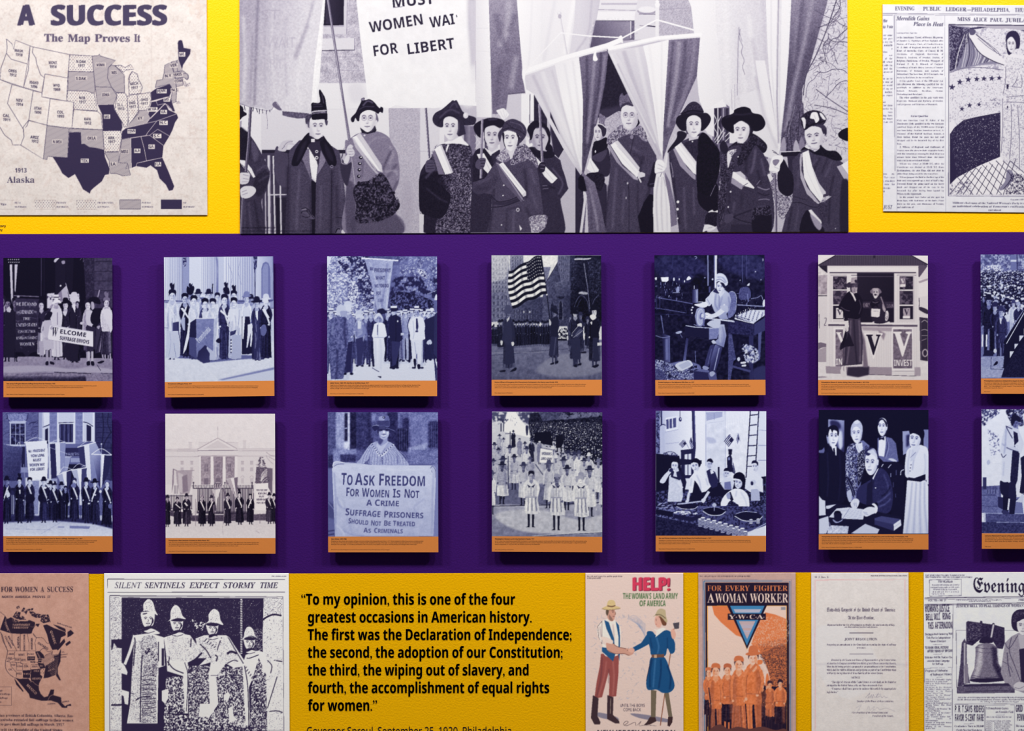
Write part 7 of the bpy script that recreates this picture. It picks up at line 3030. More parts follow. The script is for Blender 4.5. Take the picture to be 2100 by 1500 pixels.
ART['mansion'] = '''
@ 325 835 4.76
r 206 0 0 1200 1500
n 3 30 3 60 60 1150 60 1150 600 60 600
f 196 70 414 1140 408 1140 760 70 760
f 190 70 414 1140 408 1140 430 70 432
l 4 150 70 432 1140 428
l 5 160 70 486 1140 480
l 4 150 70 414 390 410
l 4 150 770 408 1140 408
f 190 295 346 325 346 325 408 295 408
f 190 825 330 855 330 855 408 825 408
l 3 140 290 346 330 346
l 3 140 820 332 860 332
f 196 390 346 780 346 780 480 390 480
l 3 160 390 346 780 348
f 204 380 414 578 304 770 408 770 420 380 424
l 5 130 380 414 578 304
l 5 130 578 304 770 410
l 6 110 380 426 775 424
f 186 440 408 578 326 710 404
l 5 140 385 478 778 476
l 3 150 578 190 580 300
f 140 410 486 512 486 512 760 410 760
f 128 536 486 630 486 630 760 536 760
f 136 654 486 745 486 745 760 654 760
n 14 12 3 410 486 745 486 745 760 410 760
f 214 400 480 414 480 414 760 400 760
f 216 510 484 536 484 540 760 508 760
f 216 628 484 654 484 658 760 626 760
f 212 745 484 770 484 772 760 742 760
F mwin
f 130 140 604 152 604 150 740 130 850 134 720
b 3
f 150 170 626 330 620 320 760 300 850 210 854 180 740
f 176 190 640 240 660 230 840 200 830
f 122 230 680 280 660 290 820 240 840
b 0
l 6 110 140 606 180 622
l 5 130 170 624 350 620
g 120 60 0 780 0 1040 335 790 930 780 930 1050 335 1040
f 176 335 790 930 780 930 800 335 800
F mfence 340 930 790 1030
F mfence 70 330 860 1000
F mspike
f 196 330 800 380 800 370 1050 330 1050
f 80 70 1000 330 1040 330 1060 930 1040 930 1110 330 1120 70 1060
f 90 930 1050 1140 1040 1140 1110 930 1110
n 14 8 3 70 1010 1140 1040 1140 1115 70 1115
l 7 205 330 1050 640 1050
l 7 190 930 1044 1140 1040
f 150 540 730 620 730 620 800 540 800
F scroll
f 104 955 585 1115 600 1110 860 1060 760 945 745
F fir
k 4 130 1138 480 1090 470 1050 440
k 4 130 1138 520 1080 490
k 4 140 1120 560 1070 510 1050 470
l 8 206 945 530 938 700 930 840
l 6 150 950 560 975 575
g 196 206 0 1110 0 1270 60 1050 330 1115 600 1130 1140 1108 1140 1290 60 1290
n 4 14 3 60 1110 1140 1110 1140 1290 60 1290
k 3 150 625 1150 630 1260
k 3 130 950 1210 990 1235
f 176 520 810 560 808 560 900
f 205 560 806 606 802 570 920 556 1050 550 900
l 4 196 520 808 610 800
f 160 660 700 705 694 760 900 740 870
f 216 704 694 740 690 765 900
f 110 736 690 775 684 770 780 764 890
l 4 200 660 706 775 684
k 3 110 690 620 715 640 718 690
l 6 200 640 790 644 1150
l 4 110 632 1150 650 830
f 100 632 800 648 796 650 900 640 900
l 4 120 362 900 362 1165
l 4 120 556 900 556 1160
l 4 110 990 1040 990 1140
f 226 948 750 1072 742 1072 1008 944 1010
t B 60 956 822 18 108 0 0 MR. PRESIDENT
t B 60 970 854 18 84 0 0 HOW LONG
t B 60 982 884 18 50 0 0 MUST
t B 60 956 914 18 102 0 0 WOMEN WAIT
t B 60 958 946 18 96 0 0 FOR LIBERTY
p 88 876 1170 60 36 150 b 40 36 0 40 .93
p 184 888 1166 76 40 170 t 50 40 0 40 .93
f 214 160 950 172 945 220 990 210 992
p 274 862 1166 80 38 175 b 36 60 0 40 .93
f 215 250 940 262 930 290 965 275 970
e 44 300 1030 24 30
p 424 872 1164 76 30 170 t 130 30 1 30 .93
p 518 878 1164 74 30 190 b 60 30 -1 30 .93
f 100 530 960 550 950 550 1040 535 1040
p 676 858 1158 74 44 180 b 40 44 1 30 .93
p 790 838 1150 80 34 205 f 26 34 1 30 .93
p 896 856 1146 70 28 190 t 36 28 -1 30 .93
f 214 890 920 904 920 908 950 896 945
p 1082 850 1142 74 50 190 b 36 70 1 30 .93
p 1128 860 1140 60 34 190 b 30 34 1 30 .93
'''
ART['freedom'] = '''
@ 660 835 4.76
r 100 0 0 1200 1500
b 8
r 92 50 50 140 440
r 150 136 50 225 420
f 196 216 50 276 50 276 430 216 430
r 36 222 60 252 335
r 44 276 50 340 430
r 70 340 50 470 420
r 56 450 50 500 420
r 96 480 50 545 300
r 130 490 60 530 140
r 60 640 50 750 420
r 130 745 50 866 240
r 100 760 60 850 230
r 60 790 110 850 220
r 120 866 50 1140 380
r 62 1040 140 1140 400
r 46 740 210 850 430
f 150 840 400 1030 350 1030 420 840 440
r 120 840 420 1140 560
r 136 110 410 340 540
r 70 180 465 335 540
r 60 60 470 110 600
r 130 1080 560 1140 1270
r 110 60 600 130 1270
f 90 60 920 130 960 130 1100 60 1080
b 3
l 8 176 220 210 250 206
l 12 190 262 60 264 420
F grille
l 5 90 200 480 200 540
l 5 90 240 480 240 540
l 5 90 290 480 290 540
l 5 150 60 930 125 1010
l 8 60 60 1215 125 1205
l 8 60 60 1250 125 1240
b 0
n 14 10 3 50 50 1140 50 1140 560 50 560
n 10 26 4 50 50 1140 50 1140 560 50 560
s 156 480 360 545 335 640 335 700 365 740 420 790 480 850 570 760 575 470 562 470 500 400 560 340 548 380 500 430 420
F blouse
b 4
k 10 110 465 480 468 560
k 10 110 740 470 742 560
b 0
f 176 540 345 575 380 640 330 650 340 575 460 530 380
n 6 6 4 540 345 575 380 640 330 650 340 575 460
k 12 205 484 360 520 410 545 450 572 480 620 450 660 400 700 370
k 5 110 492 360 530 420 575 470 640 420 690 372
F ruffle
l 8 110 585 490 590 560
e 90 590 500 6 6
e 90 590 525 6 6
f 150 550 300 640 290 640 345 575 384 545 345
b 4
s 90 550 300 600 320 570 370 548 345
b 0
s 168 552 205 655 200 660 250 645 295 612 318 580 310 560 280
b 4
s 66 552 196 658 196 656 236 600 228 555 240
s 120 552 250 575 300 560 280
b 0
k 5 60 562 226 580 220 592 226
k 5 60 618 226 634 220 650 228
e 40 580 228 10 5
e 40 634 230 10 5
s 205 600 232 612 232 618 256 606 264 596 256
s 200 640 240 650 250 640 270 628 264
k 5 60 596 262 606 266 618 262
k 3 70 578 264 602 274 634 264
k 7 210 580 272 602 284 630 272
k 4 110 590 296 604 300 620 296
s 60 540 220 550 200 556 250 550 280
s 60 655 210 672 220 660 260
s 58 488 184 520 176 600 178 700 190 722 210 716 240 680 240 620 214 560 210 520 236 500 220
s 110 538 170 540 100 570 86 620 84 655 96 660 190 600 190 545 188
f 80 540 136 658 134 660 188 600 186 540 186
n 10 6 6 538 170 540 90 655 90 660 190 540 188
s 150 560 100 600 90 610 130 560 130
e 60 606 102 14 12
e 190 604 100 5 5
k 5 150 490 188 520 178 560 178
k 4 130 560 205 640 208 716 236
s 176 112 540 150 528 210 540 330 548 460 565 340 575 160 570 110 590
g 190 168 600 560 600 1265 100 600 130 566 300 556 480 566 700 572 1070 572 1110 600 1114 700 1090 1262 128 1266 108 800
F cloth
k 8 205 106 580 120 545 160 535 220 548
k 4 90 120 580 160 560 220 556
s 176 1056 580 1090 576 1112 610 1110 720 1090 640
k 4 80 1060 600 1080 580 1105 610 1108 690
k 4 80 1070 620 1078 640
t K 84 186 758 112 112 3 0 TO
t K 84 322 762 112 194 2 0 ASK
t K 84 550 766 112 456 1 0 FREEDOM
t K 84 232 870 82 132 2 0 FOR
t K 84 390 876 82 266 2 0 WOMEN
t K 84 690 884 82 76 1 0 IS
t K 84 800 886 82 150 2 0 NOT
t K 88 434 964 56 60 1 0 A
t K 88 514 966 60 238 1 0 CRIME
t K 88 226 1056 66 344 3.5 0 SUFFRAGE
t K 88 602 1078 62 388 1.5 0 PRISONERS
t K 92 256 1136 50 196 5 0 SHOULD
t K 92 476 1158 50 102 2 0 NOT
t K 92 602 1160 50 72 1 0 BE
t K 92 694 1162 50 216 1 0 TREATED
t K 92 406 1226 46 72 3 0 AS
t K 92 508 1230 46 282 1 0 CRIMINALS
'''
ART['landarmy'] = '''
@ 995 835 4.76
r 170 0 0 1200 1500
f 190 60 50 420 50 460 240 480 560 60 560
f 226 210 50 300 50 350 130 440 230 440 300 180 240
b 3
q -.2 26 3 90 60 50 215 50 190 120 60 150
q .1 14 4 205 60 80 140 100 100 240 60 260
q -.2 26 5 84 300 50 500 50 440 180 360 140
b 0
q 0 18 6 70 120 110 235 120 190 160 120 170
l 8 50 155 160 155 240
l 8 50 180 160 180 240
F specks 240 330 80 180 9
s 60 395 190 420 190 415 270 402 270
q -1 30 7 34 430 120 520 50 1144 50 1144 560 900 440 780 430 740 340 480 350 440 280
q -.3 30 8 110 520 50 1144 50 1144 90 700 130
f 84 520 50 760 50 700 120 560 140
n 20 14 9 430 50 1144 50 1144 160 430 160
F bystanders
f 24 690 280 750 270 770 340 740 400 690 400
f 24 480 250 640 240 660 380 560 360 480 340
l 10 24 706 380 704 440
l 10 24 742 380 742 440
l 8 44 510 380 522 540
b 8
g 160 130 60 960 60 1260 60 700 480 560 800 560 1144 700 1144 1270 60 1270
f 110 60 780 400 720 600 760 860 800 1144 760 1144 900 800 960 400 960 60 950
s 176 300 560 520 560 600 700 500 760 420 720
s 180 100 1050 500 1000 900 1100 1144 1060 1144 1220 700 1240 300 1200
b 0
n 10 26 10 60 560 1144 560 1144 1270 60 1270
l 6 44 60 970 700 955
l 4 50 700 955 1144 935
l 5 60 820 945 1144 930
l 5 205 460 1262 800 1235 1144 1218
l 4 70 440 1268 800 1244 1144 1228
l 4 200 500 545 540 600
f 200 200 258 285 256 288 350 205 358
l 6 50 244 240 244 380
l 5 60 195 262 290 258
p 275 236 400 40 40 160 b 40 40 0 30 .95
p 140 276 470 60 170 160 w 50 150 0 60 .85
p 180 310 490 50 190 160 w 60 180 0 70 .85
p 336 310 490 50 140 160 t 50 150 0 60 .85
p 388 350 560 60 180 150 w 50 170 0 60 .85
p 452 320 560 54 46 150 b 50 46 0 40 .9
p 530 340 560 50 130 160 t 200 130 0 40 .9
p 90 360 640 90 170 160 w 60 170 0 50 .85
p 130 410 660 90 170 150 w 50 170 0 50 .85
p 240 390 720 90 190 150 w 60 180 0 50 .85
p 405 400 700 70 200 150 w 60 190 0 50 .85
p 284 480 810 100 170 130 w 46 185 0 50 .8
p 440 500 780 100 160 150 w 90 170 0 50 .85
p 660 400 760 90 190 150 b 200 190 0 50 .85
p 690 490 780 86 180 150 b 205 180 0 50 .85
p 810 440 800 90 190 150 w 60 190 0 50 .85
p 870 455 830 104 180 140 w 66 190 0 40 .85
p 916 445 800 90 205 150 w 80 205 0 50 .85
p 1012 466 820 90 190 150 b 200 190 0 50 .85
p 80 520 800 90 170 140 w 60 180 0 50 .85
p 765 510 900 110 180 140 w 60 190 0 50 .85
p 966 515 860 100 180 150 w 60 180 0 50 .85
p 1105 525 900 110 190 150 w 120 200 0 50 .82
l 9 90 640 770 490 560
f 226 540 400 660 420 655 545 530 545
l 5 90 536 400 660 422
t B 56 552 468 28 94 3 0 WOMAN'S
t B 56 544 516 26 106 4 0 LAND ARMY
l 8 50 598 545 598 700
p 175 500 900 90 140 120 w 60 150 0 40 .85
p 165 555 950 118 160 110 w 44 205 0 36 .8
l 6 60 225 480 225 800
p 374 560 960 106 180 130 w 70 190 0 36 .82
p 622 545 990 106 180 120 w 90 190 0 36 .82
p 800 590 1010 116 190 130 w 44 200 0 36 .8
p 1020 600 1070 124 190 140 w 60 205 0 36 .8
p 62 640 1050 80 205 130 w 90 200 0 36 .78
p 1144 740 980 70 200 150 n 60 200 0 60 .9
l 4 214 1080 820 1085 1010
p 450 640 1175 150 205 170 t 34 205 0 30 .76
p 700 670 1205 152 200 130 t 150 195 0 30 .73
p 935 670 1210 150 208 230 w 150 205 0 30 .75
s 160 880 710 900 680 930 664 960 690 955 715 920 700 895 740
F belts
'''
ART['optics'] = '''
@ 1330 830 4.76
r 214 0 0 1200 1500
g 170 224 70 0 400 0 70 60 440 60 450 720 70 500
f 226 445 60 555 60 555 720 450 720
f 205 555 60 750 60 750 720 555 720
g 220 226 750 0 990 0 750 60 990 60 960 720 750 720
l 4 150 558 60 560 600
l 4 150 748 60 750 620
l 3 170 565 185 740 160
f 160 562 76 722 70 720 120 566 160
l 3 130 640 80 640 150
F vboards2
n 8 40 3 560 180 980 180 980 700 560 700
b 6
s 176 570 320 640 330 660 370 600 380 570 350
b 0
f 60 422 60 452 60 462 420 448 560 436 560
f 90 440 60 452 60 458 300 448 400
f 120 72 60 110 60 110 490 72 490
q .1 14 3 50 72 60 110 60 110 490 72 490
l 14 120 128 60 128 200
l 22 176 140 210 150 480
l 12 50 122 60 126 200
k 8 60 105 215 140 195 180 210
f 214 165 130 290 110 285 250 170 270
f 90 172 148 196 143 198 236 176 240
f 90 204 142 228 138 230 230 206 234
f 90 238 136 270 128 270 220 240 228
l 5 60 306 60 308 130
e 70 310 146 14 22
e 226 314 142 6 8
l 3 120 160 270 290 245
l 3 130 165 385 300 370
f 205 1070 60 1150 60 1150 720 1060 720
l 3 120 1080 250 1150 255
l 3 120 1070 400 1150 400
l 3 120 1070 545 1150 545
l 10 40 994 60 952 720
l 10 40 1076 60 1046 600
l 10 46 990 106 1066 98
l 10 46 982 206 1058 196
l 10 46 976 304 1054 296
l 10 46 968 404 1050 400
l 10 46 960 504 1048 498
l 8 46 956 604 1040 604
F pflag 330 424 372 380 340 345
F pflag 440 410 415 318 398 362
F pflag 780 415 834 345 790 290
F pflag 868 384 888 330 876 284
l 3 90 395 430 350 345
l 3 70 750 380 800 290
l 3 70 892 360 874 282
f 50 315 445 440 432 440 720 320 720
f 205 352 488 416 480 416 690 356 690
l 6 50 384 484 384 690
l 6 50 352 560 416 554
f 26 72 480 300 500 310 560 330 720 330 840 72 840
q .1 10 4 60 140 470 280 480 290 510 140 500
k 6 50 150 480 200 462 250 470 280 500
f 40 300 530 520 545 520 580 300 590
f 34 778 435 816 435 814 490 782 490
f 40 765 520 800 480 815 520 820 660 770 660
e 130 786 530 10 16
f 50 815 660 826 560 848 660 840 680
l 3 190 826 580 838 670
f 34 676 610 692 610 694 1000 680 1000
f 30 560 780 1150 700 1150 1030 560 1010
f 30 70 840 380 830 700 900 700 1010 70 1010
q .2 14 5 96 70 860 380 840 700 900 1150 760 1150 1010 70 1000
f 40 300 640 340 660 370 760 350 860 310 840 290 700
f 196 200 700 240 660 300 690 330 780 336 900 320 950 185 950 196 800
f 205 240 620 290 620 310 700 260 710
s 205 110 750 150 690 190 650 205 625 235 630 232 655 200 690 160 760 130 770
n 12 10 7 200 700 300 690 336 900 320 950 185 950
f 210 290 740 340 810 320 830 280 760
f 50 220 650 250 660 240 700 280 710 270 660 300 650 330 720 300 740 220 710
h 254 606 64 92 215 -.2 40 4
s 26 218 570 222 540 260 515 300 545 300 580 285 566 240 560
s 60 200 640 230 620 240 650 210 660
f 30 440 730 480 700 560 760 620 860 560 900 500 960 400 950 420 870
f 226 400 720 440 670 500 650 560 690 610 800 560 850 520 860 480 780 450 740 430 860 390 870
b 4
k 8 160 470 690 500 760 510 840
k 8 160 560 720 580 790
k 8 170 420 720 410 800
b 0
l 26 200 395 860 380 950
l 26 205 590 850 540 930
s 205 515 930 545 910 560 930 540 960 520 955
s 205 360 940 385 935 390 960 370 966
l 14 176 280 975 520 945
h 455 605 74 96 214 -.1 46 -14
s 26 418 575 430 540 470 525 510 560 505 600 490 610 480 575 440 565
f 56 565 650 600 630 650 660 680 740 670 800 620 820 590 760
f 214 600 640 625 640 640 670 610 680
h 600 588 52 84 190 .1 40 0
s 30 570 560 580 535 610 528 630 555 622 570 590 556
f 200 700 770 740 720 800 710 840 760 820 830 740 830
f 120 740 760 800 750 810 830 740 826
h 760 680 56 76 196 .2 36 10
s 30 735 650 745 625 780 620 792 655 775 650 750 650
f 214 950 720 1000 670 1070 670 1115 730 1120 860 1060 840 1000 860 940 820
f 170 1000 830 1080 820 1090 940 1000 940
l 22 205 960 830 1020 770
l 22 205 1090 840 1030 780
s 190 990 750 1030 735 1050 765 1010 790
e 50 1010 770 14 20
h 1038 612 60 96 214 -.1 50 4
s 40 1006 580 1014 552 1045 546 1070 570 1066 600 1050 574 1020 574
s 230 705 960 740 890 800 840 860 820 930 840 975 900 984 1000 960 1040 860 1030 870 980 800 940 760 990 715 1000
b 4
k 10 190 900 850 950 950 960 1030
k 10 180 860 840 850 900
b 0
f 34 770 880 800 850 830 930 810 950
s 150 760 880 790 860 800 910 775 925
s 44 720 1000 800 980 860 970 880 990 870 1010 760 1020
h 880 770 78 100 205 -.5 46 14
s 22 828 720 840 680 890 660 935 690 945 750 930 800 905 820 915 770 895 735 860 725
g 130 90 70 1010 500 1280 70 1000 700 990 1150 1000 1150 1180 860 1285 500 1200 70 1120
f 44 70 1090 500 1180 900 1260 830 1290 70 1290
n 16 12 9 70 1090 500 1180 900 1260 70 1290
q .1 16 11 44 70 1000 700 1000 1150 1010 1150 1150 860 1230 500 1180 70 1090
l 5 190 920 1280 1150 1160
l 4 150 500 1190 900 1262
s 34 270 985 340 975 440 970 480 990 440 1020 340 1026
k 6 205 270 995 340 1020 440 1020 480 995
s 26 530 1030 600 1010 700 1010 750 1040 700 1075 600 1075
k 8 205 528 1040 600 1080 700 1080 754 1045
k 5 150 530 1020 640 1000 750 1030
s 34 840 1080 900 1055 1010 1050 1110 1090 1060 1130 940 1130 850 1110
k 8 205 840 1090 930 1135 1060 1135 1112 1095
k 5 176 850 1070 940 1046 1060 1056
l 8 170 640 960 642 1040
s 176 620 980 645 960 665 985 640 1000
f 44 245 1070 420 1100 520 1070 520 1110 420 1145 245 1110
f 30 70 1020 240 1050 240 1100 70 1070
F lenses
'''
ART['signing'] = '''
@ 1665 830 4.76
r 24 0 0 1200 1500
g 150 60 180 200 310 460 160 145 316 155 316 466 280 460 160 300
b 8
s 196 250 300 290 260 300 400 270 440
s 60 180 160 260 170 280 230 200 240
b 0
f 150 884 262 970 255 960 460 890 494
b 8
f 60 920 300 960 290 950 400 920 420
b 0
f 130 1090 246 1138 244 1138 440 1090 400
s 30 80 520 150 430 200 400 300 460 330 560 330 900 250 980 120 970 80 820
b 5
k 8 50 150 470 160 700 150 900
k 8 46 270 480 280 700 260 940
b 0
f 226 180 380 240 410 240 500 225 490 200 440
f 30 206 430 222 424 230 490 216 490
h 208 320 100 190 226 .3 40 4
s 150 142 310 156 305 165 370 155 380
s 26 150 310 150 240 190 205 230 205 260 240 262 300 250 300 244 262 210 250 200 275 180 240 165 270 160 310
s 110 68 450 100 440 120 420 118 470 70 470
f 120 340 430 400 380 500 350 560 400 570 440 520 560 440 960 340 900 328 600
q 0 10 3 190 340 430 400 380 420 420 420 600 430 850 340 850 328 600
q .1 9 4 44 340 430 400 380 570 420 520 560 440 860 340 850 328 600
f 30 450 470 520 440 520 560 500 720 450 800 440 600
q .25 7 5 205 440 470 520 440 520 600 450 800
f 210 424 384 490 370 500 440 455 476 430 420
l 10 36 414 376 480 372
k 3 150 440 400 470 460 500 420
s 176 345 850 385 840 390 930 370 955 350 920
h 436 290 104 176 220 -.1 60 -4
s 176 380 300 380 230 400 180 430 155 470 165 495 220 490 290 478 300 470 240 430 215 400 240 392 310
n 14 6 5 380 300 380 230 430 155 495 220 490 290 470 240 400 240
s 205 410 180 440 150 470 170 440 190
f 110 640 330 700 310 780 330 820 380 846 560 700 560 640 500
n 12 7 6 700 310 780 330 820 380 846 560 700 560 720 400
f 222 652 330 720 310 720 400 705 510 650 500
f 36 650 318 680 326 706 316 706 350 680 340 654 350
k 5 60 720 320 740 400 710 510
k 5 150 730 330 750 420 720 530
h 686 222 88 170 222 -.3 44 0
s 200 722 200 736 195 736 240 724 250
s 34 640 210 640 160 680 134 720 160 735 210 724 215 712 180 690 150 660 165 650 200
g 220 190 900 700 1100 1260 890 1262 930 740 1110 740 1138 800 1138 1262
F pleats
s 214 920 480 960 420 1010 400 1080 400 1138 460 1138 720 1060 720 980 720 910 690
b 5
k 10 176 960 440 940 560 940 680
k 10 176 1100 480 1110 600 1090 700
k 8 150 1050 420 1000 520 980 640
b 0
f 190 975 440 1050 420 1000 540 960 560
k 3 90 1050 400 1010 470 960 520
e 60 968 590 5 6
e 60 962 620 5 6
e 60 958 650 5 6
f 30 940 710 1000 720 1110 680 1110 730 1060 755 950 742
l 24 205 1120 500 1132 780
h 1006 346 112 180 214 -.45 50 8
s 24 950 250 980 232 1060 215 1095 260 1095 320 1070 360 1060 330 1040 300 990 280 960 290
f 200 980 420 1050 400 1050 450 1000 470
s 30 650 570 720 560 830 570 905 620 900 760 900 1080 780 1080 760 700 680 660
k 8 205 680 610 690 590 700 586
k 8 190 745 620 760 600 775 586
k 8 205 866 690 872 650 900 636
k 6 150 770 670 770 710
k 6 130 824 640 824 690
k 5 110 795 760 795 810
k 5 90 816 870 818 910
k 6 150 740 540 790 548 830 560
s 190 745 530 790 528 830 552 790 556
s 62 530 760 590 720 650 640 680 620 750 690 790 850 780 1000 740 1060 640 1060 640 960 540 980 440 930 450 820
b 5
k 14 96 640 960 700 920 770 860
k 12 100 650 1000 720 970 770 920
k 14 40 600 740 580 880 590 960
k 12 88 700 680 740 780 750 860
k 12 36 680 900 730 860 770 800
b 0
n 8 8 9 530 760 680 620 790 850 740 1060 640 1060 640 960
f 40 540 780 590 740 590 960 530 990
f 222 590 720 640 630 655 620 620 690 600 735
f 40 572 700 592 712 588 760 574 750
e 215 622 815 8 6
h 580 580 124 216 222 -.75 44 4
s 60 520 480 530 440 590 420 640 460 655 520 650 600 636 620 632 520 600 470 550 500
s 196 540 460 600 430 630 470 640 540 610 500 570 480
k 4 120 560 450 600 440 630 480
s 205 630 545 650 540 648 590 634 590
f 34 68 1080 160 960 400 990 700 1060 880 1100 880 1266 68 1266
f 205 68 890 100 930 130 940 135 1080 68 1086
f 205 136 990 240 974 170 1018 140 1018
f 196 68 1120 160 1090 170 1190 140 1262 68 1264
f 205 165 1100 240 1016 360 1004 520 1026 500 1124 300 1116
l 3 110 300 1116 370 1010
F ruled
s 210 376 970 400 930 440 920 464 950 440 1010 400 1016
k 4 120 410 960 420 1000
k 4 120 430 960 436 1000
s 40 332 720 350 712 380 750 410 830 424 880 412 910 395 880 370 810
k 4 150 340 720 390 820 416 900
l 5 190 418 890 420 1020
s 214 484 1060 510 1020 560 1000 620 1010 630 1050 580 1076 530 1096 500 1076
k 4 130 500 1050 540 1060
k 4 130 510 1066 550 1076
s 226 585 975 610 966 640 1000 636 1050 615 1060 612 1000
f 36 214 1060 240 1040 280 1050 292 1070 290 1130 220 1140
s 150 205 1120 250 1146 300 1120 290 1140 240 1158 210 1140
e 20 250 1050 30 12
f 190 380 1260 520 1165 660 1220 640 1262
f 190 150 1262 160 1200 190 1180 360 1190 350 1262
n 26 10 4 150 1262 160 1200 190 1180 360 1190 350 1262
f 86 612 1110 680 1090 865 1120 800 1170 612 1170
f 70 612 1130 798 1170 798 1234 612 1172
f 215 798 1170 866 1122 874 1180 800 1234
l 2 130 800 1200 872 1150
l 5 150 170 1150 190 1210
'''
ART['bellringer'] = '''
@ 1990 830 4.76
r 218 0 0 1300 1500
n 4 30 3 110 50 1200 50 1200 800 110 800
q .1 16 4 60 110 50 280 50 230 110 170 140 150 200 110 200
q .15 14 5 90 110 50 300 50 280 90 160 170
s 176 160 560 180 540 195 570 170 590
q .35 12 6 90 170 240 280 300 290 480 200 500
q -.2 24 7 40 355 50 520 50 520 200 420 200 380 150
q .1 12 8 96 355 50 520 50 520 200 420 200
q 0 30 9 70 500 50 1200 50 1200 400 700 420
f 96 110 800 300 790 300 1060 110 1060
r 70 122 712 158 830
r 110 110 830 270 1060
n 14 8 10 110 800 300 790 300 1060 110 1060
F facade 160 250 830 880 26 60 40
l 5 60 110 885 250 885
l 5 150 272 800 270 1060
l 4 70 110 990 270 996
f 120 270 930 500 900 520 1070 270 1070
l 6 60 280 1000 520 900
f 60 270 900 330 910 320 1030 270 1000
f 90 140 1060 1200 1070 1200 1150 140 1150
f 190 130 1056 150 1060 150 1150 130 1150
l 8 150 150 1062 1200 1076
f 70 110 1150 1200 1150 1200 1260 110 1260
l 6 150 250 1150 1200 1160
n 16 12 11 110 1060 1200 1060 1200 1260 110 1260
f 34 320 860 400 880 390 1000 360 1060 320 1050
f 40 380 900 450 900 430 1070 380 1070
l 16 215 380 920 368 1030
s 70 305 1040 340 1030 384 1066 320 1068
g 190 214 300 200 480 800 340 220 400 190 460 220 500 320 524 380 490 500 480 840 400 900 300 750 310 500 290 470 310 330
b 5
k 10 150 350 240 340 400 330 480
k 10 150 310 380 330 400 350 390
k 10 176 330 560 320 700
k 8 90 350 420 400 440 460 460
b 0
k 6 50 300 480 320 516 350 490
f 46 420 260 460 280 470 360 430 400 480 480 460 740 400 900 390 720 410 460 430 400
n 10 8 12 420 260 470 360 480 480 460 740 400 900 390 720
s 40 290 750 330 760 380 770 380 900 300 870
f 46 380 760 440 760 450 900 420 940 370 900
s 190 360 420 420 410 470 440 470 460 400 436
k 5 60 355 420 400 440 470 462
l 8 60 350 220 410 330
l 8 60 345 210 410 240
h 440 190 56 80 120 .2 30 0
s 36 396 180 400 130 430 100 480 120 490 170 470 170 440 160 410 210
f 130 460 200 470 240 440 230
f 40 490 520 560 480 620 700 560 900 480 860 500 700
s 205 510 100 540 90 560 130 530 200
f 60 560 360 700 360 740 900 560 900
f 190 470 920 520 860 520 960 440 950
'''
ART['map'] = '''
@ 0 0 3.062
n 5 60 3 -400 -100 1310 -100 1310 1360 -400 1360
n 4 9 4 -400 -100 1310 -100 1310 1360 -400 1360
a .13
q .45 26 5 #b08a80 -400 -100 1310 -100 1310 1360 -400 1360
q .3 60 8 #d9a58a 1150 -60 1310 -60 1310 140 1200 100
q .55 10 6 #8a6a70 -400 -100 1310 -100 1310 1360 -400 1360
a .35
b 3
l 4 #b8a6a4 640 -50 640 1350
l 4 #b8a6a4 950 -50 955 1350
l 4 #c0aeac -100 640 1300 620
l 6 #c0aeac 400 860 1300 870
b 0
a 1
t X #4a4260 108 160 124 112 0 0 A
t X #4a4260 310 160 124 740 0 0 SUCCESS
t Y #655a74 276 262 50 120 0 0 The
t Y #655a74 424 263 50 142 0 0 Map
t Y #655a74 592 264 50 224 0 0 Proves
t Y #655a74 840 264 50 42 0 0 It
F states
t B #4a4260 93 1084 27 74 0 0 1913
t S #4a4260 44 1148 40 172 0 0 Alaska
o 2 #a89a9c -60 1256 90 1256 90 1314 -60 1314
t S #4a4260 4 1290 13 36 0 0 White
t S #4a4262 92 1279 10 40 0 0 FULL
t S #4a4262 92 1305 10 74 0 0 SUFFRAGE
x d #4a4260 216 1256 350 1256 350 1314 216 1314
o 1.5 #a89a9c 216 1256 350 1256 350 1314 216 1314
t S #4a4262 354 1279 10 62 0 0 PRIMARY
t S #4a4262 354 1305 10 76 0 0 SUFFRAGE,
x d #4a4260 482 1256 606 1256 606 1314 482 1314
x d #4a4260 488 1260 606 1260 606 1316 488 1316
o 1.5 #a89a9c 482 1256 606 1256 606 1314 482 1314
t S #4a4262 612 1279 10 102 0 0 PRESIDENTIAL
t S #4a4262 612 1305 10 76 0 0 SUFFRAGE.
f #d0c7c7 752 1256 883 1256 883 1314 752 1314
x h #4a4260 752 1256 883 1256 883 1314 752 1314
o 3 #4a4260 752 1256 883 1256 883 1314 752 1314
t S #4a4262 890 1279 10 60 0 0 PARTIAL
t S #4a4262 890 1305 10 74 0 0 SUFFRAGE
f #3a3252 1010 1254 1142 1254 1142 1314 1010 1314
t S #4a4260 1150 1279 10 18 0 0 NO
t S #4a4260 1150 1305 10 74 0 0 SUFFRAGE
'''
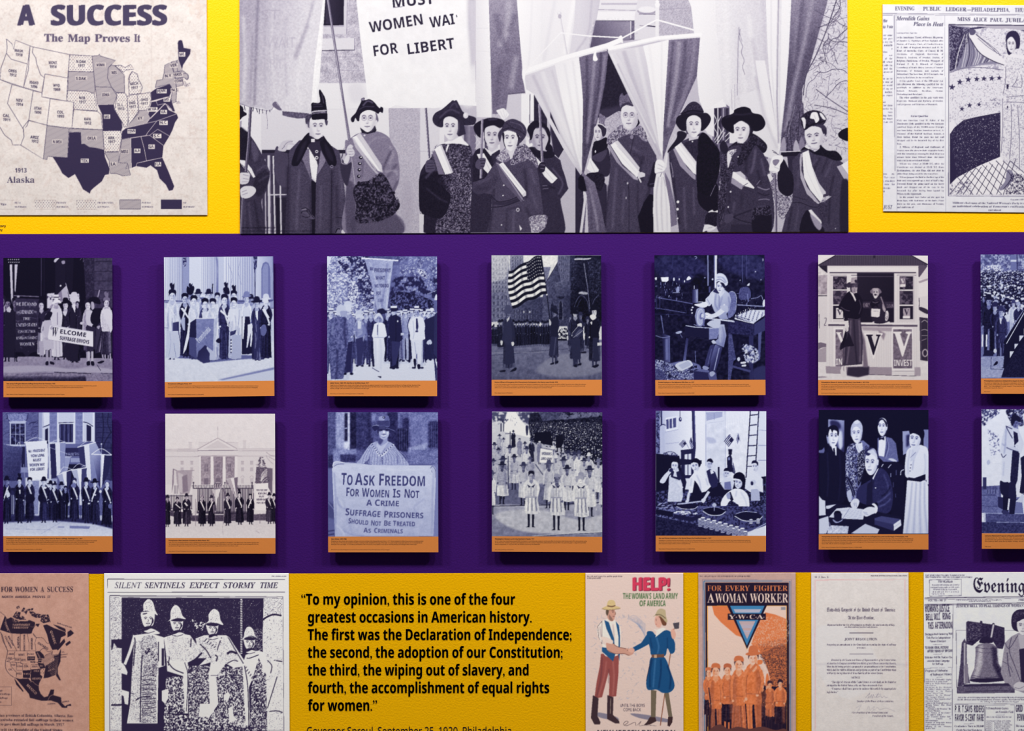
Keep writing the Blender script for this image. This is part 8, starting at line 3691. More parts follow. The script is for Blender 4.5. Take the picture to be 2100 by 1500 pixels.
ART['ledger'] = '''
@ 1780 0 3.0625
n 4 40 3 80 20 1200 20 1200 1340 80 1340
t S #4a4466 170 66 25 122 0 0 EVENING
t S #4a4466 345 67 25 114 0 0 PUBLIC
t S #4a4466 488 70 25 402 0.6 0 LEDGER—PHILADELPHIA,
t S #4a4466 922 75 25 150 0.6 0 THURSDAY
l 2.5 #6a6480 93 84 1100 92
l 1.5 #6a6480 93 93 1100 99
o 2.5 #5a5474 60 97 165 97 170 1075 60 1075
l 1.5 #8a86a0 176 95 182 1330
l 1.5 #8a86a0 482 96 488 1330
t I #3a3458 180 127 26 206 0.5 0 Meredith Gains
t I #3a3458 286 163 26 188 0.5 0 Place in Heat
t I #3a3458 95 139 20 26 0 0 Men
t I #3a3458 95 177 20 62 0 0 to Vote
T S #5a5474 180 211 176 8 20 Continued from Page One
T S #4c4664 181 240 292 10 21 to the Americans. Tirard, of France; Hegstrom, of Sweden; G. Davidson, of New Zealand; Alex Ponton, of Canada; Fleck, of Czecho-Slovakia; W. A. Hill, of England; Brochart and W. W. Hunt, of Australia; Caste, of France; H. M. Abrahams, of England; Davresson, of Denmark; Kostrom, of Sweden; Houlen, of Belgium; Sundstrom, of Sweden; Wessport, of Holland; H. R. V. Edward, of England; Costerlaap, of South Africa; Lorrain, of France; Herseman, of Holland, and Imbach, of Switzerland. The best time, 22 3-5 seconds, was made by Davidson, in the second heat.| In the quarter finals of the 200-meter run this afternoon the following qualified for the semifinals in addition to the Americans: Imbach, Edwards, Davidson, Ponton, Oosterlaap and Brochard.| The other qualifiers in the pole vault were Hegstrom, Mattsson and Rydberg, of Sweden, and Jorgensen and Petersen, of Denmark.
T S #3a3458 270 735 118 11 20 Faller Qualifies
T S #4c4664 183 761 294 10 21 Only one American, Fred W. Faller, of the Dorchester Club, qualified in the two foremost semifinal heats of the 10,000-meter Olympic run here today. Another American entrant, A. Patasoni, of the Haskell Institute, Kansas, a Zuni Indian, found the pace too hot and dropped out in the twentieth lap of the first heat.| J. Wilson, of England, and Guillemot, of France, were the stars in their respective heats, with the Frenchman winning his heat close to a minute faster than Wilson's time. The races were run in an occasional drizzle.| Wilson was timed at 33:40 1-5, while the Frenchman was clocked at 32:41 3-5. Hans Kolehmainen, the star Finn, did not start in either heat, being saved for the marathon.| Wilson jumped the field in the first lap of his heat and soon opened up a lead of half a lap. Patasoni found the going hard on the heavy track and dropped out of the race in the twentieth lap after having been lapped by Wilson in the eighteenth.| In the second heat Faller set the pace for three laps, with Guillemot at his heels. From there on the pair, with Backman, of Sweden, and Anderson, of
T S #4c4664 60 226 94 10 21 A let-ter came that says part of the day the dean annually gives a Reception which was voice of the Seventh school board with the men, and the clerk answered a vote.|good to me be always tree of the vote would part of my or want mother, told us, expect to|moment|seats for them in speeches by men were watching have you not forget Miss Catt AN ER
T S #5a5474 60 1098 108 11 22 program re- Mrs. Har- man of the, who days org- vote for republicans used it
t I #3a3458 98 1312 24 56 0 0 JUST
t S #3a3458 562 132 24 80 0 0 MISS
t S #3a3458 660 134 24 88 .5 0 ALICE
t S #3a3458 766 136 24 82 .5 0 PAUL
t S #3a3458 864 138 24 180 .5 0 JUBILANT
F jubilee
T S #4a4466 896 1258 150 8 20 Copyright, 1920
t S #3a3458 530 1280 11 520 .4 0 Militant chairman of the National Woman's Party is shown in
t S #3a3458 530 1301 11 520 .4 0 an individual celebration of Tennessee's ratification of the
t S #3a3458 756 1324 10 80 .4 0 amendment
'''
ART['continent'] = '''
@ 0 1165 4.476
n 5 50 3 -300 40 830 40 830 1700 -300 1700
n 4 7 4 -300 40 830 40 830 1700 -300 1700
t S #2c2030 -150 222 50 140 0 0 VOTES
t S #2c2030 8 222 50 108 0 0 FOR
t S #2c2030 138 222 50 208 0 0 WOMEN
t S #2c2030 374 222 50 30 0 0 A
t S #2c2030 430 222 50 240 0 0 SUCCESS
t B #2c2030 16 277 20 102 0 0 NORTH
t B #2c2030 138 277 20 140 0 0 AMERICA
t B #2c2030 298 277 20 116 0 0 PROVES
t B #2c2030 436 277 20 28 0 0 IT
F america
o 3 #3a2c38 -120 1094 106 1094 106 1264 -120 1264
t S #2c2030 -60 1134 16 84 0 0 Suffrage
t S #2c2030 -110 1168 16 206 0 0 Presidential Suffrage
t S #2c2030 -80 1204 16 150 0 0 Partial Suffrage
t S #2c2030 -40 1240 16 52 0 0 None
t S #2c2030 -160 1366 24 836 0.4 0 The Canadian provinces of British Columbia, Alberta, Sas-
t S #2c2030 -260 1406 24 934 0.4 0 katchewan and Manitoba extended full suffrage to their women
t S #2c2030 -260 1446 24 854 0.4 0 in 1916 and Ontario gave them full suffrage in March, 1917.
t S #2c2030 -140 1498 24 712 0.4 0 How long will the Republic of the United States
'''
ART['sentinels'] = '''
@ 200 1165 4.478
t B 60 1600 82 9 132 0 0 Photo: newspapers.com
o 5 40 92 104 1722 108 1722 224 92 226
t J 40 158 187 54 248 0 0 SILENT
t I 40 434 187 54 370 0 0 SENTINELS
t I 40 846 187 54 274 0 0 EXPECT
t I 40 1154 187 54 296 0 0 STORMY
t I 40 1492 187 54 164 0 0 TIME
o 5 40 112 256 1702 266 1712 1620 112 1620
l 5 40 112 258 1210 262
l 2.5 40 125 270 1700 278
f 40 222 276 1526 280 1515 700 1550 1000 1560 1620 222 1620
r 236 118 268 222 1620
q .45 5 3 40 118 268 222 268 222 660 118 660
f 40 126 660 222 655 222 740 180 735 150 690 140 740 126 760
q .55 6 4 40 118 700 222 700 222 1620 118 1620
l 16 40 126 1262 222 1260
f 236 1526 280 1700 284 1700 1620 1540 1620 1640 980 1515 960
q .5 5 5 40 1526 280 1700 284 1700 430 1526 470
k 16 40 1515 480 1560 450 1620 430 1690 440
q .7 7 6 40 1520 470 1700 470 1700 1620 1560 1620
l 10 40 1620 850 1696 862
k 9 40 1550 1325 1640 1315 1700 1330
f 236 222 870 250 900 276 960 270 985 222 970
f 236 222 1120 290 1140 280 1260 250 1250 240 1180 222 1170
q .8 6 7 236 222 290 1520 290 1520 640 222 640
q .42 6 17 236 1440 560 1520 560 1520 800 1440 800
q .2 14 8 236 860 470 1000 510 960 580 900 560
F beadrope
f 236 340 620 480 600 610 640 620 900 560 920 550 1430 270 1430 300 1250 320 900
f 236 610 640 740 600 850 620 1000 830 900 830 830 880 800 1000 640 950 630 800
f 236 780 830 830 860 830 1340 800 1340
f 236 900 650 980 620 1180 620 1210 640 1360 870 1330 910 1250 920 1180 880 1090 1000 1110 1250 1030 1370 930 1370 940 1250 1030 1250 1020 980 1040 870 930 900 1000 830 920 760
f 236 1360 800 1480 760 1530 780 1560 870 1640 850 1660 960 1560 1000 1480 830 1430 1000 1390 1100 1400 1450 1360 1450 1330 900
k 26 236 340 620 300 760 250 890
q .28 5 9 40 400 660 530 640 560 900 530 1000 430 900
q .22 5 10 40 420 900 540 880 540 1420 400 1430
q .5 5 11 40 330 680 420 660 420 1420 290 1420
q .05 11 12 236 630 1000 800 1000 820 1340 610 1340
q .08 9 13 236 820 900 1060 900 1080 1380 840 1380
q .08 9 14 236 1090 900 1360 920 1360 1450 1060 1420
q .08 9 15 236 1420 800 1640 980 1560 1500 1400 1500
q .1 11 16 236 610 1340 1360 1400 1400 1500 610 1500
q .6 5 18 40 640 640 980 640 980 860 640 860
q .6 5 19 40 920 640 1300 640 1300 880 1000 880
F creases
f 236 590 1130 650 1110 650 1200 620 1250 590 1220
f 236 1160 1170 1200 1140 1220 1170 1200 1220 1160 1220
f 236 1200 1290 1240 1270 1250 1360 1290 1400 1210 1420
F sentinel 465 475 120 150 470 1
F sentinel 730 520 112 130 726 0
F sentinel 1056 560 104 120 1076 0
F sentinel 1396 690 100 120 1398 0
s 236 388 415 420 400 420 340 450 296 480 290 510 320 530 390 552 436 500 410 440 396
s 236 642 494 668 470 672 400 700 350 730 346 760 380 780 440 810 472 740 462 690 476
s 236 990 514 1020 486 1020 430 1050 388 1080 380 1115 410 1130 480 1156 526 1100 510 1040 500
s 236 1326 664 1344 630 1350 590 1370 550 1400 542 1430 570 1446 620 1466 644 1420 626 1370 636
q .66 6 20 40 400 400 420 340 480 290 530 390 500 400
q .66 6 21 40 660 470 700 350 760 380 800 460
q .66 6 22 40 1010 490 1050 388 1110 410 1140 500
q .66 6 23 40 1340 640 1370 550 1430 570 1450 620
C 40 236 4
l 3 40 112 1494 1710 1494
'''
ART['help'] = '''
@ 1190 1165 4.477
t B #4a3c44 62 84 11 326 0 0 Photo: Library of Congress Prints and Photographs Division
t B #4a3c44 62 101 11 126 0 0 LC-DIG-ppmsca-53433
t X #5a2036 474 215 118 356 0 0 HELP!
t X #c23a56 468 211 118 356 0 0 HELP!
t B #456640 390 286 52 72 1 0 THE
t B #456640 472 286 52 180 0 0 WOMAN'S
t B #456640 668 286 52 106 0 0 LAND
t B #456640 784 286 52 112 0 0 ARMY
t B #456640 542 354 52 58 0 0 OF
t B #456640 612 354 52 172 0 0 AMERICA
F fields
a .8
s #6a6880 150 1330 230 1340 330 1370 350 1400 240 1390 170 1370
s #6a6880 460 1340 600 1350 800 1390 840 1420 700 1410 540 1380
a 1
f #8c4a48 190 790 355 800 350 980 330 1180 262 1190 270 1000 260 960 200 1190 130 1200 150 1050 180 900
b 5
a .5
k 10 #4a2c38 200 820 190 1000 150 1190
k 10 #c08078 300 860 310 1000 300 1170
k 10 #4a2c38 262 930 262 1060
k 8 #c08078 240 860 220 1000 170 1180
a 1
b 0
f #3c2c34 116 1170 168 1200 158 1360 186 1420 180 1440 130 1440 98 1380
f #3c2c34 248 1170 305 1190 300 1350 358 1410 360 1430 320 1430 246 1390
k 6 #8a7a74 280 1200 276 1340
s #e2d4cc 200 490 260 470 330 490 370 560 370 700 350 800 230 810 200 700 160 620 160 540
b 4
k 10 #a89a9c 180 540 190 620 220 700
k 8 #a89a9c 300 520 310 640 300 740
b 0
f #24507c 220 480 262 500 310 650 320 800 300 860 200 770 200 730 270 740 300 690 240 560
f #24507c 325 490 356 530 366 640 360 860 350 800 352 640
o 3 #281e30 200 490 160 540 170 640 200 700
s #c09080 236 680 262 650 300 690 330 720 420 740 470 745 495 765 480 795 440 808 400 790 320 790 250 760
k 4 #5a3a3a 250 760 320 790 400 790 450 806
k 4 #5a3a3a 300 694 340 724 420 744
k 4 #5a3a3a 430 760 470 756 490 770
s #d8c4ba 190 640 240 640 300 670 290 700 240 690 236 720
s #c09080 250 370 300 370 322 410 318 450 300 490 262 480 244 430
s #8a6a60 262 430 290 460 300 486 270 480
e #3a2a30 300 408 5 4
k 4 #4a3030 286 398 300 394 314 398
k 4 #6a4040 298 446 308 448 316 444
k 4 #6a4a40 318 405 326 425 316 430
s #5a4a40 240 370 256 360 262 400 250 440 236 420
s #c8b080 200 376 250 350 330 352 370 372 320 384 250 388
s #c8b080 246 356 256 306 290 296 316 308 322 352 290 362
k 9 #5a3c34 248 350 290 356 322 348
k 3 #5a4834 200 376 260 388 370 374
l 9 #8a5c4c 860 560 735 1450
f #4a4650 850 510 910 500 905 560 866 562
f #6a5f50 650 1120 700 1130 690 1380 650 1380
f #6a5f50 770 1140 810 1130 846 1370 812 1380
f #3e2c30 640 1370 690 1375 700 1410 640 1440 580 1448 610 1420
f #3e2c30 806 1370 850 1370 845 1420 820 1460 800 1450
s #1c4a78 655 820 770 820 830 960 866 1080 830 1140 760 1150 700 1120 620 1120 606 1040 630 920
s #1c4a78 610 600 660 585 700 620 780 575 830 590 850 640 870 700 866 770 830 790 800 740 775 810 660 806 640 740
f #1c4a78 620 600 650 690 560 740 496 770 480 735 560 690
b 4
k 12 #12305a 660 840 640 960 640 1100
k 12 #12305a 740 840 740 960 720 1110
k 12 #12305a 800 900 830 1000 820 1120
k 10 #3c6c9c 690 840 680 960 670 1100
k 10 #3c6c9c 700 640 720 720 710 790
k 8 #12305a 640 640 660 740
k 8 #12305a 800 640 800 740
b 0
l 30 #6a4a40 655 812 770 808
r #b89a80 678 800 704 828
f #e2d4cc 670 560 700 590 690 640 740 600 790 560 760 550 700 570
s #d0a090 690 450 720 440 750 460 752 510 730 550 700 540 684 500
s #d0a090 440 750 480 735 500 760 480 780 450 775
s #d0a090 830 590 850 560 876 600 870 650 845 650
e #4a3030 698 486 4 3
k 3 #4a3030 690 476 704 472
k 4 #a04848 690 518 702 520
s #6a4434 716 450 760 450 790 500 786 530 760 530 744 500 730 460
s #b0a080 668 450 690 430 710 390 740 376 780 390 786 440 800 490 786 500 740 450 700 440
k 8 #6a5c48 690 432 740 434 784 466
o 3 #241c30 606 1040 630 920 655 820
t G #3a3040 366 1278 28 78 0 0 UNTIL
t G #3a3040 452 1278 28 52 0 0 THE
t G #3a3040 514 1278 28 78 0 0 BOYS
t G #3a3040 394 1318 28 78 0 0 COME
t G #3a3040 482 1318 28 76 0 0 BACK
k 4 #5a4a50 400 1450 440 1420 420 1410 396 1436 430 1450 500 1420 510 1450
k 3 #5a4a50 520 1450 560 1410 540 1450 600 1446 700 1452
t B #3a3040 150 1546 54 720 0 0 NEW JERSEY DIVISION
'''
ART['worker'] = '''
@ 1420 1165 4.477
n 4 30 3 50 40 960 40 960 1700 50 1700
t B #4a3c44 66 83 11 466 0 0 Photo: Library of Congress Prints and Photographs Division, LC-DIG-ppmsca-40825
o 5 #7a7488 92 108 908 108 915 1700 96 1700
o 9 #3c6c98 106 122 894 122 900 1700 112 1700
f 10 118 136 884 136 890 1700 124 1700
t S #c8744c 136 212 50 132 0 0 FOR
t S #c8744c 298 212 50 228 0 0 EVERY
t S #c8744c 562 212 50 312 0 0 FIGHTER
t S 236 138 320 86 64 0 0 A
t S 236 210 320 86 292 0 0 WOMAN
t S 236 530 320 86 348 0 0 WORKER
f #d8943c 134 350 320 346 390 470 500 745 610 480 680 346 866 346 866 1700 140 1700
f 226 140 352 318 352 385 470 500 752 616 480 684 352 862 352 864 1700 146 1700
f 130 180 352 318 352 385 470 460 640 400 620 260 500 200 430
f 130 540 700 612 480 670 410 760 430 862 470 864 1200 720 1080 700 960 660 850 600 740
F ranks
q .35 6 4 215 540 700 612 480 862 470 864 700 640 720
s 130 672 1060 680 980 696 980 706 1060
f 10 318 346 684 346 502 745
f #3c78a8 346 350 662 350 500 716
f #a9a8bc 376 380 632 380 616 412 394 412
f #a9a8bc 426 490 578 490 502 656
F rules
r 10 324 420 674 480
t S 236 332 470 40 66 0 0 Y
e 236 404 455 5 5
t S 236 418 470 40 72 0 0 W
e 236 502 455 5 5
t S 236 522 470 40 50 0 0 C
e 236 584 455 5 5
t S 236 590 470 40 62 0 0 A
e 236 656 455 5 5
r #8a8890 812 360 855 388
f 10 146 1130 260 1080 420 1100 640 1080 864 1100 864 1700 146 1700
p 148 930 1460 90 120 200 t 120 20 0 20 .8
p 690 1070 1480 84 100 190 b 120 20 0 30 .8
p 712 1050 1500 100 120 180 t 40 110 0 20 .7
p 640 1060 1460 70 60 190 t 110 20 0 20 .8
p 806 1040 1480 110 128 200 t 20 20 0 20 .9
p 214 900 1640 130 128 200 t 120 100 0 110 1
p 322 900 1560 120 124 200 t 110 14 0 120 .78
p 426 835 1640 140 128 205 t 120 110 0 110 .82
p 560 770 1680 180 130 215 b 120 126 0 120 1
f 10 146 1560 864 1560 864 1700 146 1700
l 22 120 590 880 520 960
s 130 600 850 640 850 640 880 600 890
k 10 20 150 1100 170 1300 150 1450
s 60 180 1470 260 1440 330 1480 420 1460 520 1480 640 1460 760 1490 850 1480 850 1560 160 1560
'''
ART['resolution'] = '''
@ 1650 1165 4.478
n 3 50 3 50 40 970 40 970 1700 50 1700
n 3 12 5 50 40 970 40 970 1700 50 1700
b 8
a .5
s 226 100 560 500 600 700 1000 400 1200 150 1000
k 10 170 100 886 500 880 950 890
a 1
b 0
t S #5a5060 94 94 15 130 0 0 H. J. Res. 1.
t B #3a3040 608 79 11 334 0 0 Photo: National Archives and Records Administration 596314
o 3 #d0a0a4 88 108 930 106 942 1700 92 1700
o 4 #d4a4a8 98 116 920 114 932 1700 102 1700
t F #3a3048 204 402 34 120 0 0 Sixty-sixth
t F #3a3048 336 402 34 100 0 0 Congress
t F #3a3048 450 402 34 22 0 0 of
t F #3a3048 484 402 34 30 0 0 the
t F #3a3048 528 402 34 72 0 0 United
t F #3a3048 612 402 34 72 0 0 States
t F #3a3048 696 402 34 22 0 0 of
t F #3a3048 734 402 34 100 0 0 America;
t F #3a3048 400 474 30 240 0 0 At the First Session,
t S #3a3048 208 532 15 620 0 0 Begun and held at the City of Washington on Monday, the nineteenth day of May,
t S #382e48 368 551 14 302 0 0 one thousand nine hundred and nineteen.
l 5 #4a4258 412 599 632 599
t S #4a4258 368 668 24 300 0 0 JOINT RESOLUTION
t S #403650 204 714 17 636 0 0 Proposing an amendment to the Constitution extending the right of suffrage
t S #403650 478 742 15 84 0 0 to women.
l 4 #6a6278 412 793 632 793
t I #403650 246 856 17 594 0 0 Resolved by the Senate and House of Representatives of the United States
t I #544a64 206 886 17 636 0 0 of America in Congress assembled (two-thirds of each House concurring therein),
t S #403650 204 916 17 636 0 0 That the following article is proposed as an amendment to the Constitution,
t S #403650 204 946 17 636 0 0 which shall be valid to all intents and purposes as part of the Constitution when
t S #403650 204 977 17 516 0 0 ratified by the legislatures of three-fourths of the several States.
t S #403650 424 1016 15 86 0 0 “ARTICLE
l 2 #6a6278 518 1012 614 1012
t S #403650 244 1058 17 598 0 0 “The right of citizens of the United States to vote shall not be denied or
t S #403650 204 1088 17 514 0 0 abridged by the United States or by any State on account of sex.
t S #403650 244 1119 17 596 0 0 “Congress shall have power to enforce this article by appropriate
t S #403650 204 1150 17 104 0 0 legislation.”
k 3 #8a8494 560 1195 600 1150 580 1200 610 1175
k 3 #8a8494 600 1200 615 1165 620 1200 632 1165 640 1198
k 3 #8a8494 650 1196 680 1150 660 1190 700 1180 710 1196 730 1180 745 1194 762 1190
k 2 #8a8494 650 1160 700 1170 690 1155
t I #403650 480 1234 16 340 0 0 Speaker of the House of Representatives.
k 3 #a49ea8 470 1290 520 1262 490 1310 510 1300
k 3 #a49ea8 570 1310 590 1270 600 1310 640 1275 630 1310 670 1285 690 1306 740 1290 780 1300 830 1320
t I #403650 434 1338 16 330 0 0 Vice President of the United States and
t I #403650 622 1369 16 196 0 0 President of the Senate.
'''
ART['evening'] = '''
@ 1880 1165 4.477
n 3 40 3 60 30 1300 30 1300 1700 60 1700
t B 50 80 74 11 358 0 0 Evening Public Ledger, Philadelphia, PA, September 25, 1920
t B 50 80 91 11 430 0 0 Photo: Chronicling America: Historic American Newspapers, Library of Congress
o 3.5 60 116 112 410 104 410 255 120 262
t S 40 194 137 18 136 -.5 0 THE WEATHER
t S 50 140 164 12 252 -.5 0 Probably fair tonight and Sunday;
t S 50 126 186 12 266 -.5 0 continued warm; gentle variable winds.
t S 50 152 206 11 218 -.5 0 TEMPERATURE AT EACH HOUR
t S 90 146 228 12 240 -.5 0 8 9 10 11 12 1 2 3 4 5
t S 90 136 248 12 120 -.5 0 70 72 74 75 76
t F 16 514 226 128 96 0 0 E
t F 16 612 226 124 380 0 0 vening
l 7 60 72 278 1300 262
l 3 90 72 292 1300 276
t S 50 104 310 20 168 -.8 0 VOL. VII—NO. 11
t S 50 364 301 11 416 0 0 Entered as Second-Class Matter at the Postoffice, at Philadelphia, Pa.
t S 50 478 313 9 200 0 0 Under the Act of March 3, 1879
t S 50 934 304 19 200 0 0 PHILADELPHIA
l 6 60 72 338 1300 318
l 3 90 72 346 1300 328
l 3 70 332 330 330 920
t B 30 76 410 66 224 -1.5 0 WOMAN'S JUSTICE
t B 30 82 484 60 68 -1 0 BELL
t B 30 158 480 60 58 -1 0 WILL
t B 30 236 476 60 74 -1 0 RING
t B 30 104 562 60 50 -1 0 THIS
t B 30 168 560 60 160 -1 0 AFTERNOON
t S 36 74 620 18 254 -1 0 Distinguished Gathering Will
t S 36 90 652 18 220 -.5 0 Take Part in Independence
t S 36 122 683 18 144 -.5 0 Square Exercises
l 2.5 90 150 706 236 703
t B 36 76 746 22 216 -1 0 TO MARK FINAL VICTORY
t B 36 98 778 22 230 -1 0 AFTER YEARS OF EFFORT
l 2.5 90 152 796 234 792
t S 36 74 832 18 256 -.5 0 Tributes Will Be Paid to Pio-
t S 36 96 864 18 206 -.5 0 neers in Great Campaign
t S 36 142 892 18 104 -.5 0 for Suffrage
o 3 70 72 924 326 916 328 1700 72 1700
t I 36 80 956 20 204 -1 0 Program of Celebration
t I 36 124 990 20 196 -1 0 of Suffragists' Victory
l 2.5 90 180 1008 238 1004
T S 70 82 1032 236 12 18 3:30 a. m. Community singing and concert by police band.|4:00 p. m. Mayor Moore opens the exercises.|Invocation, the Rev. Frederick R. Griffin, Catholic University.|“Welcome to the Women Voters,” Mayor Moore.|“Response for the Women,” Mrs. George A. Piersol.|“Women's New Opportunities,” Governor Sproul.|“Aims of the National League of Women Voters,” Mrs. Maud Wood Park.|“A Tribute to the Pioneers,” Dr. M. Carey Thomas.|“The Women of the Future,” Mrs. John O. Miller.|“The Women's Justice Bell,” Mrs. Charles W. Ruschenberger.|Pageant of forty-eight women representing each state.|Ringing of the “Women's Justice Bell.”
t S 36 362 364 26 640 -.3 0 JUSTICE BELL TO PEAL TIDINGS OF WOMAN'S
l 3 50 362 574 1300 574
l 3 50 362 574 368 1150
F bell
t S 46 376 1198 13 660 0 0 Just as the old bell in Independence Hall rang out the wonderful news of independence so
t S 46 374 1218 13 660 0 0 one this afternoon sound the triumphant note of women's equality. Miss Catherine Wentworth,
t S 46 586 1236 12 350 0 0 Pa., will tug the rope that will move the clapper
l 3 60 344 1254 1300 1248
t B 30 346 1328 62 92 0 0 P. R. T.
t B 30 444 1328 62 66 0 0 SAYS
t B 30 524 1328 62 92 0 0 RIDERS
t B 30 350 1408 62 84 0 0 FAVOR
t B 30 446 1408 62 92 0 0 5-CENT
t B 30 550 1408 62 64 0 0 FARE
l 2.5 90 432 1434 524 1432
t S 40 346 1464 18 270 0 0 Conductors Turn in 26,646
t S 40 364 1500 18 236 0 0 Cards Bearing Signatures
l 3 70 624 1262 628 1700
o 3 70 630 1264 896 1262 898 1700 632 1700
t I 40 638 1300 20 204 0 0 9 Pennsylvania Games
t I 40 726 1333 20 162 0 0 on Franklin Field
l 2.5 90 730 1354 806 1352
T S 60 640 1376 246 11 18 Here is the schedule from the Uni-|^|Swarthmore College, at Franklin|October—Bucknell, at Franklin|October—Swarthmore, at Franklin|October—Lafayette, at Franklin|October—V. M. I., at Franklin|October—Penn State, at Franklin|November—Pittsburgh, at Franklin
t B 30 908 1324 62 64 0 0 GRID
t B 30 990 1324 62 200 0 0 STARS OUT
t B 30 920 1406 62 190 0 0 PENNSYLVANIA
t S 40 910 1462 18 180 0 0 Heisman Tells Men
t S 40 930 1500 18 150 0 0 of Red and Blue
'''
INKED = {'map', 'ledger', 'continent', 'sentinels', 'help', 'worker', 'resolution', 'evening'}
POSTERS = [
    ('map_poster', 'map', ((-60, -40), (423.5, -40), (425, 441.6), (-60, 441.9)), 1.55, 'suffrage map poster of the United States headed A Success, on the yellow wall', 'poster'),
    ('photo_mural', 'main', ((491, -40), (1737.4, -40), (1740.2, 475.8), (492, 480)), 1.8, 'wide black and white photograph of suffragists with sashes and banners on the yellow wall', 'wall photograph'),
    ('newspaper_page', 'ledger', ((1810.2, 9), (2160, 11.3), (2160, 436.8), (1811.5, 433.8)), 1.6, 'white newspaper page with a banner of stars, on the upper yellow wall', 'newspaper page'),
    ('continent_poster', 'continent', ((-60, 1176.8), (181.3, 1176.6), (182.8, 1540), (-60, 1540)), .74, 'brown poster with a black map of North America under the purple band', 'poster'),
    ('newspaper_photograph', 'sentinels', ((213.4, 1176.6), (592, 1176.5), (594, 1540), (214.8, 1540)), .74, 'high contrast newspaper print of four women in rain hats and coats, headed Silent Sentinels', 'newspaper page'),
    ('recruitment_poster', 'help', ((1200.7, 1176), (1401.2, 1176), (1401.6, 1540), (1201.2, 1540)), .74, 'cream poster headed HELP with two farm workers shaking hands', 'poster'),
    ('worker_poster', 'worker', ((1432.3, 1175.9), (1631.7, 1175.6), (1632.3, 1540), (1433.4, 1540)), .74, 'orange and navy poster of marching workers with a blue triangle emblem', 'poster'),
    ('resolution_document', 'resolution', ((1663.8, 1175.6), (1863.2, 1175.4), (1864, 1540), (1664.8, 1540)), .74, 'pale parchment sheet of the Joint Resolution with a thin pink border', 'document'),
    ('newspaper_front_page', 'evening', ((1894.6, 1175), (2160, 1174), (2160, 1540), (1896, 1540)), .74, 'newspaper front page with a large bell and a smiling woman', 'newspaper page'),
]
QUOTE = [('Q', '“To my opinion, this is one of the four', 93, 260, 75, 1512), ('Q', 'greatest occasions in American history.', 140, 386, 75, 1582),
    ('Q', 'The first was the Declaration of Independence;', 140, 510, 75, 1863), ('Q', 'the second, the adoption of our Constitution;', 140, 635, 75, 1800),
    ('Q', 'the third, the wiping out of slavery, and', 140, 760, 75, 1560), ('Q', 'fourth, the accomplishment of equal rights', 142, 885, 75, 1704), ('Q', 'for women.”', 142, 1010, 75, 488),
    ('N', 'Governor Sproul, September 25, 1920, Philadelphia', 132, 1180, 54, 1446)]
WP = 'Photo: Women of Protest: Photographs from the Records of the National Woman’s Party, Manuscript Division, Library of Congress'
LC = 'Photo: Library of Congress Prints and Photographs Division, LC-USZ62-'
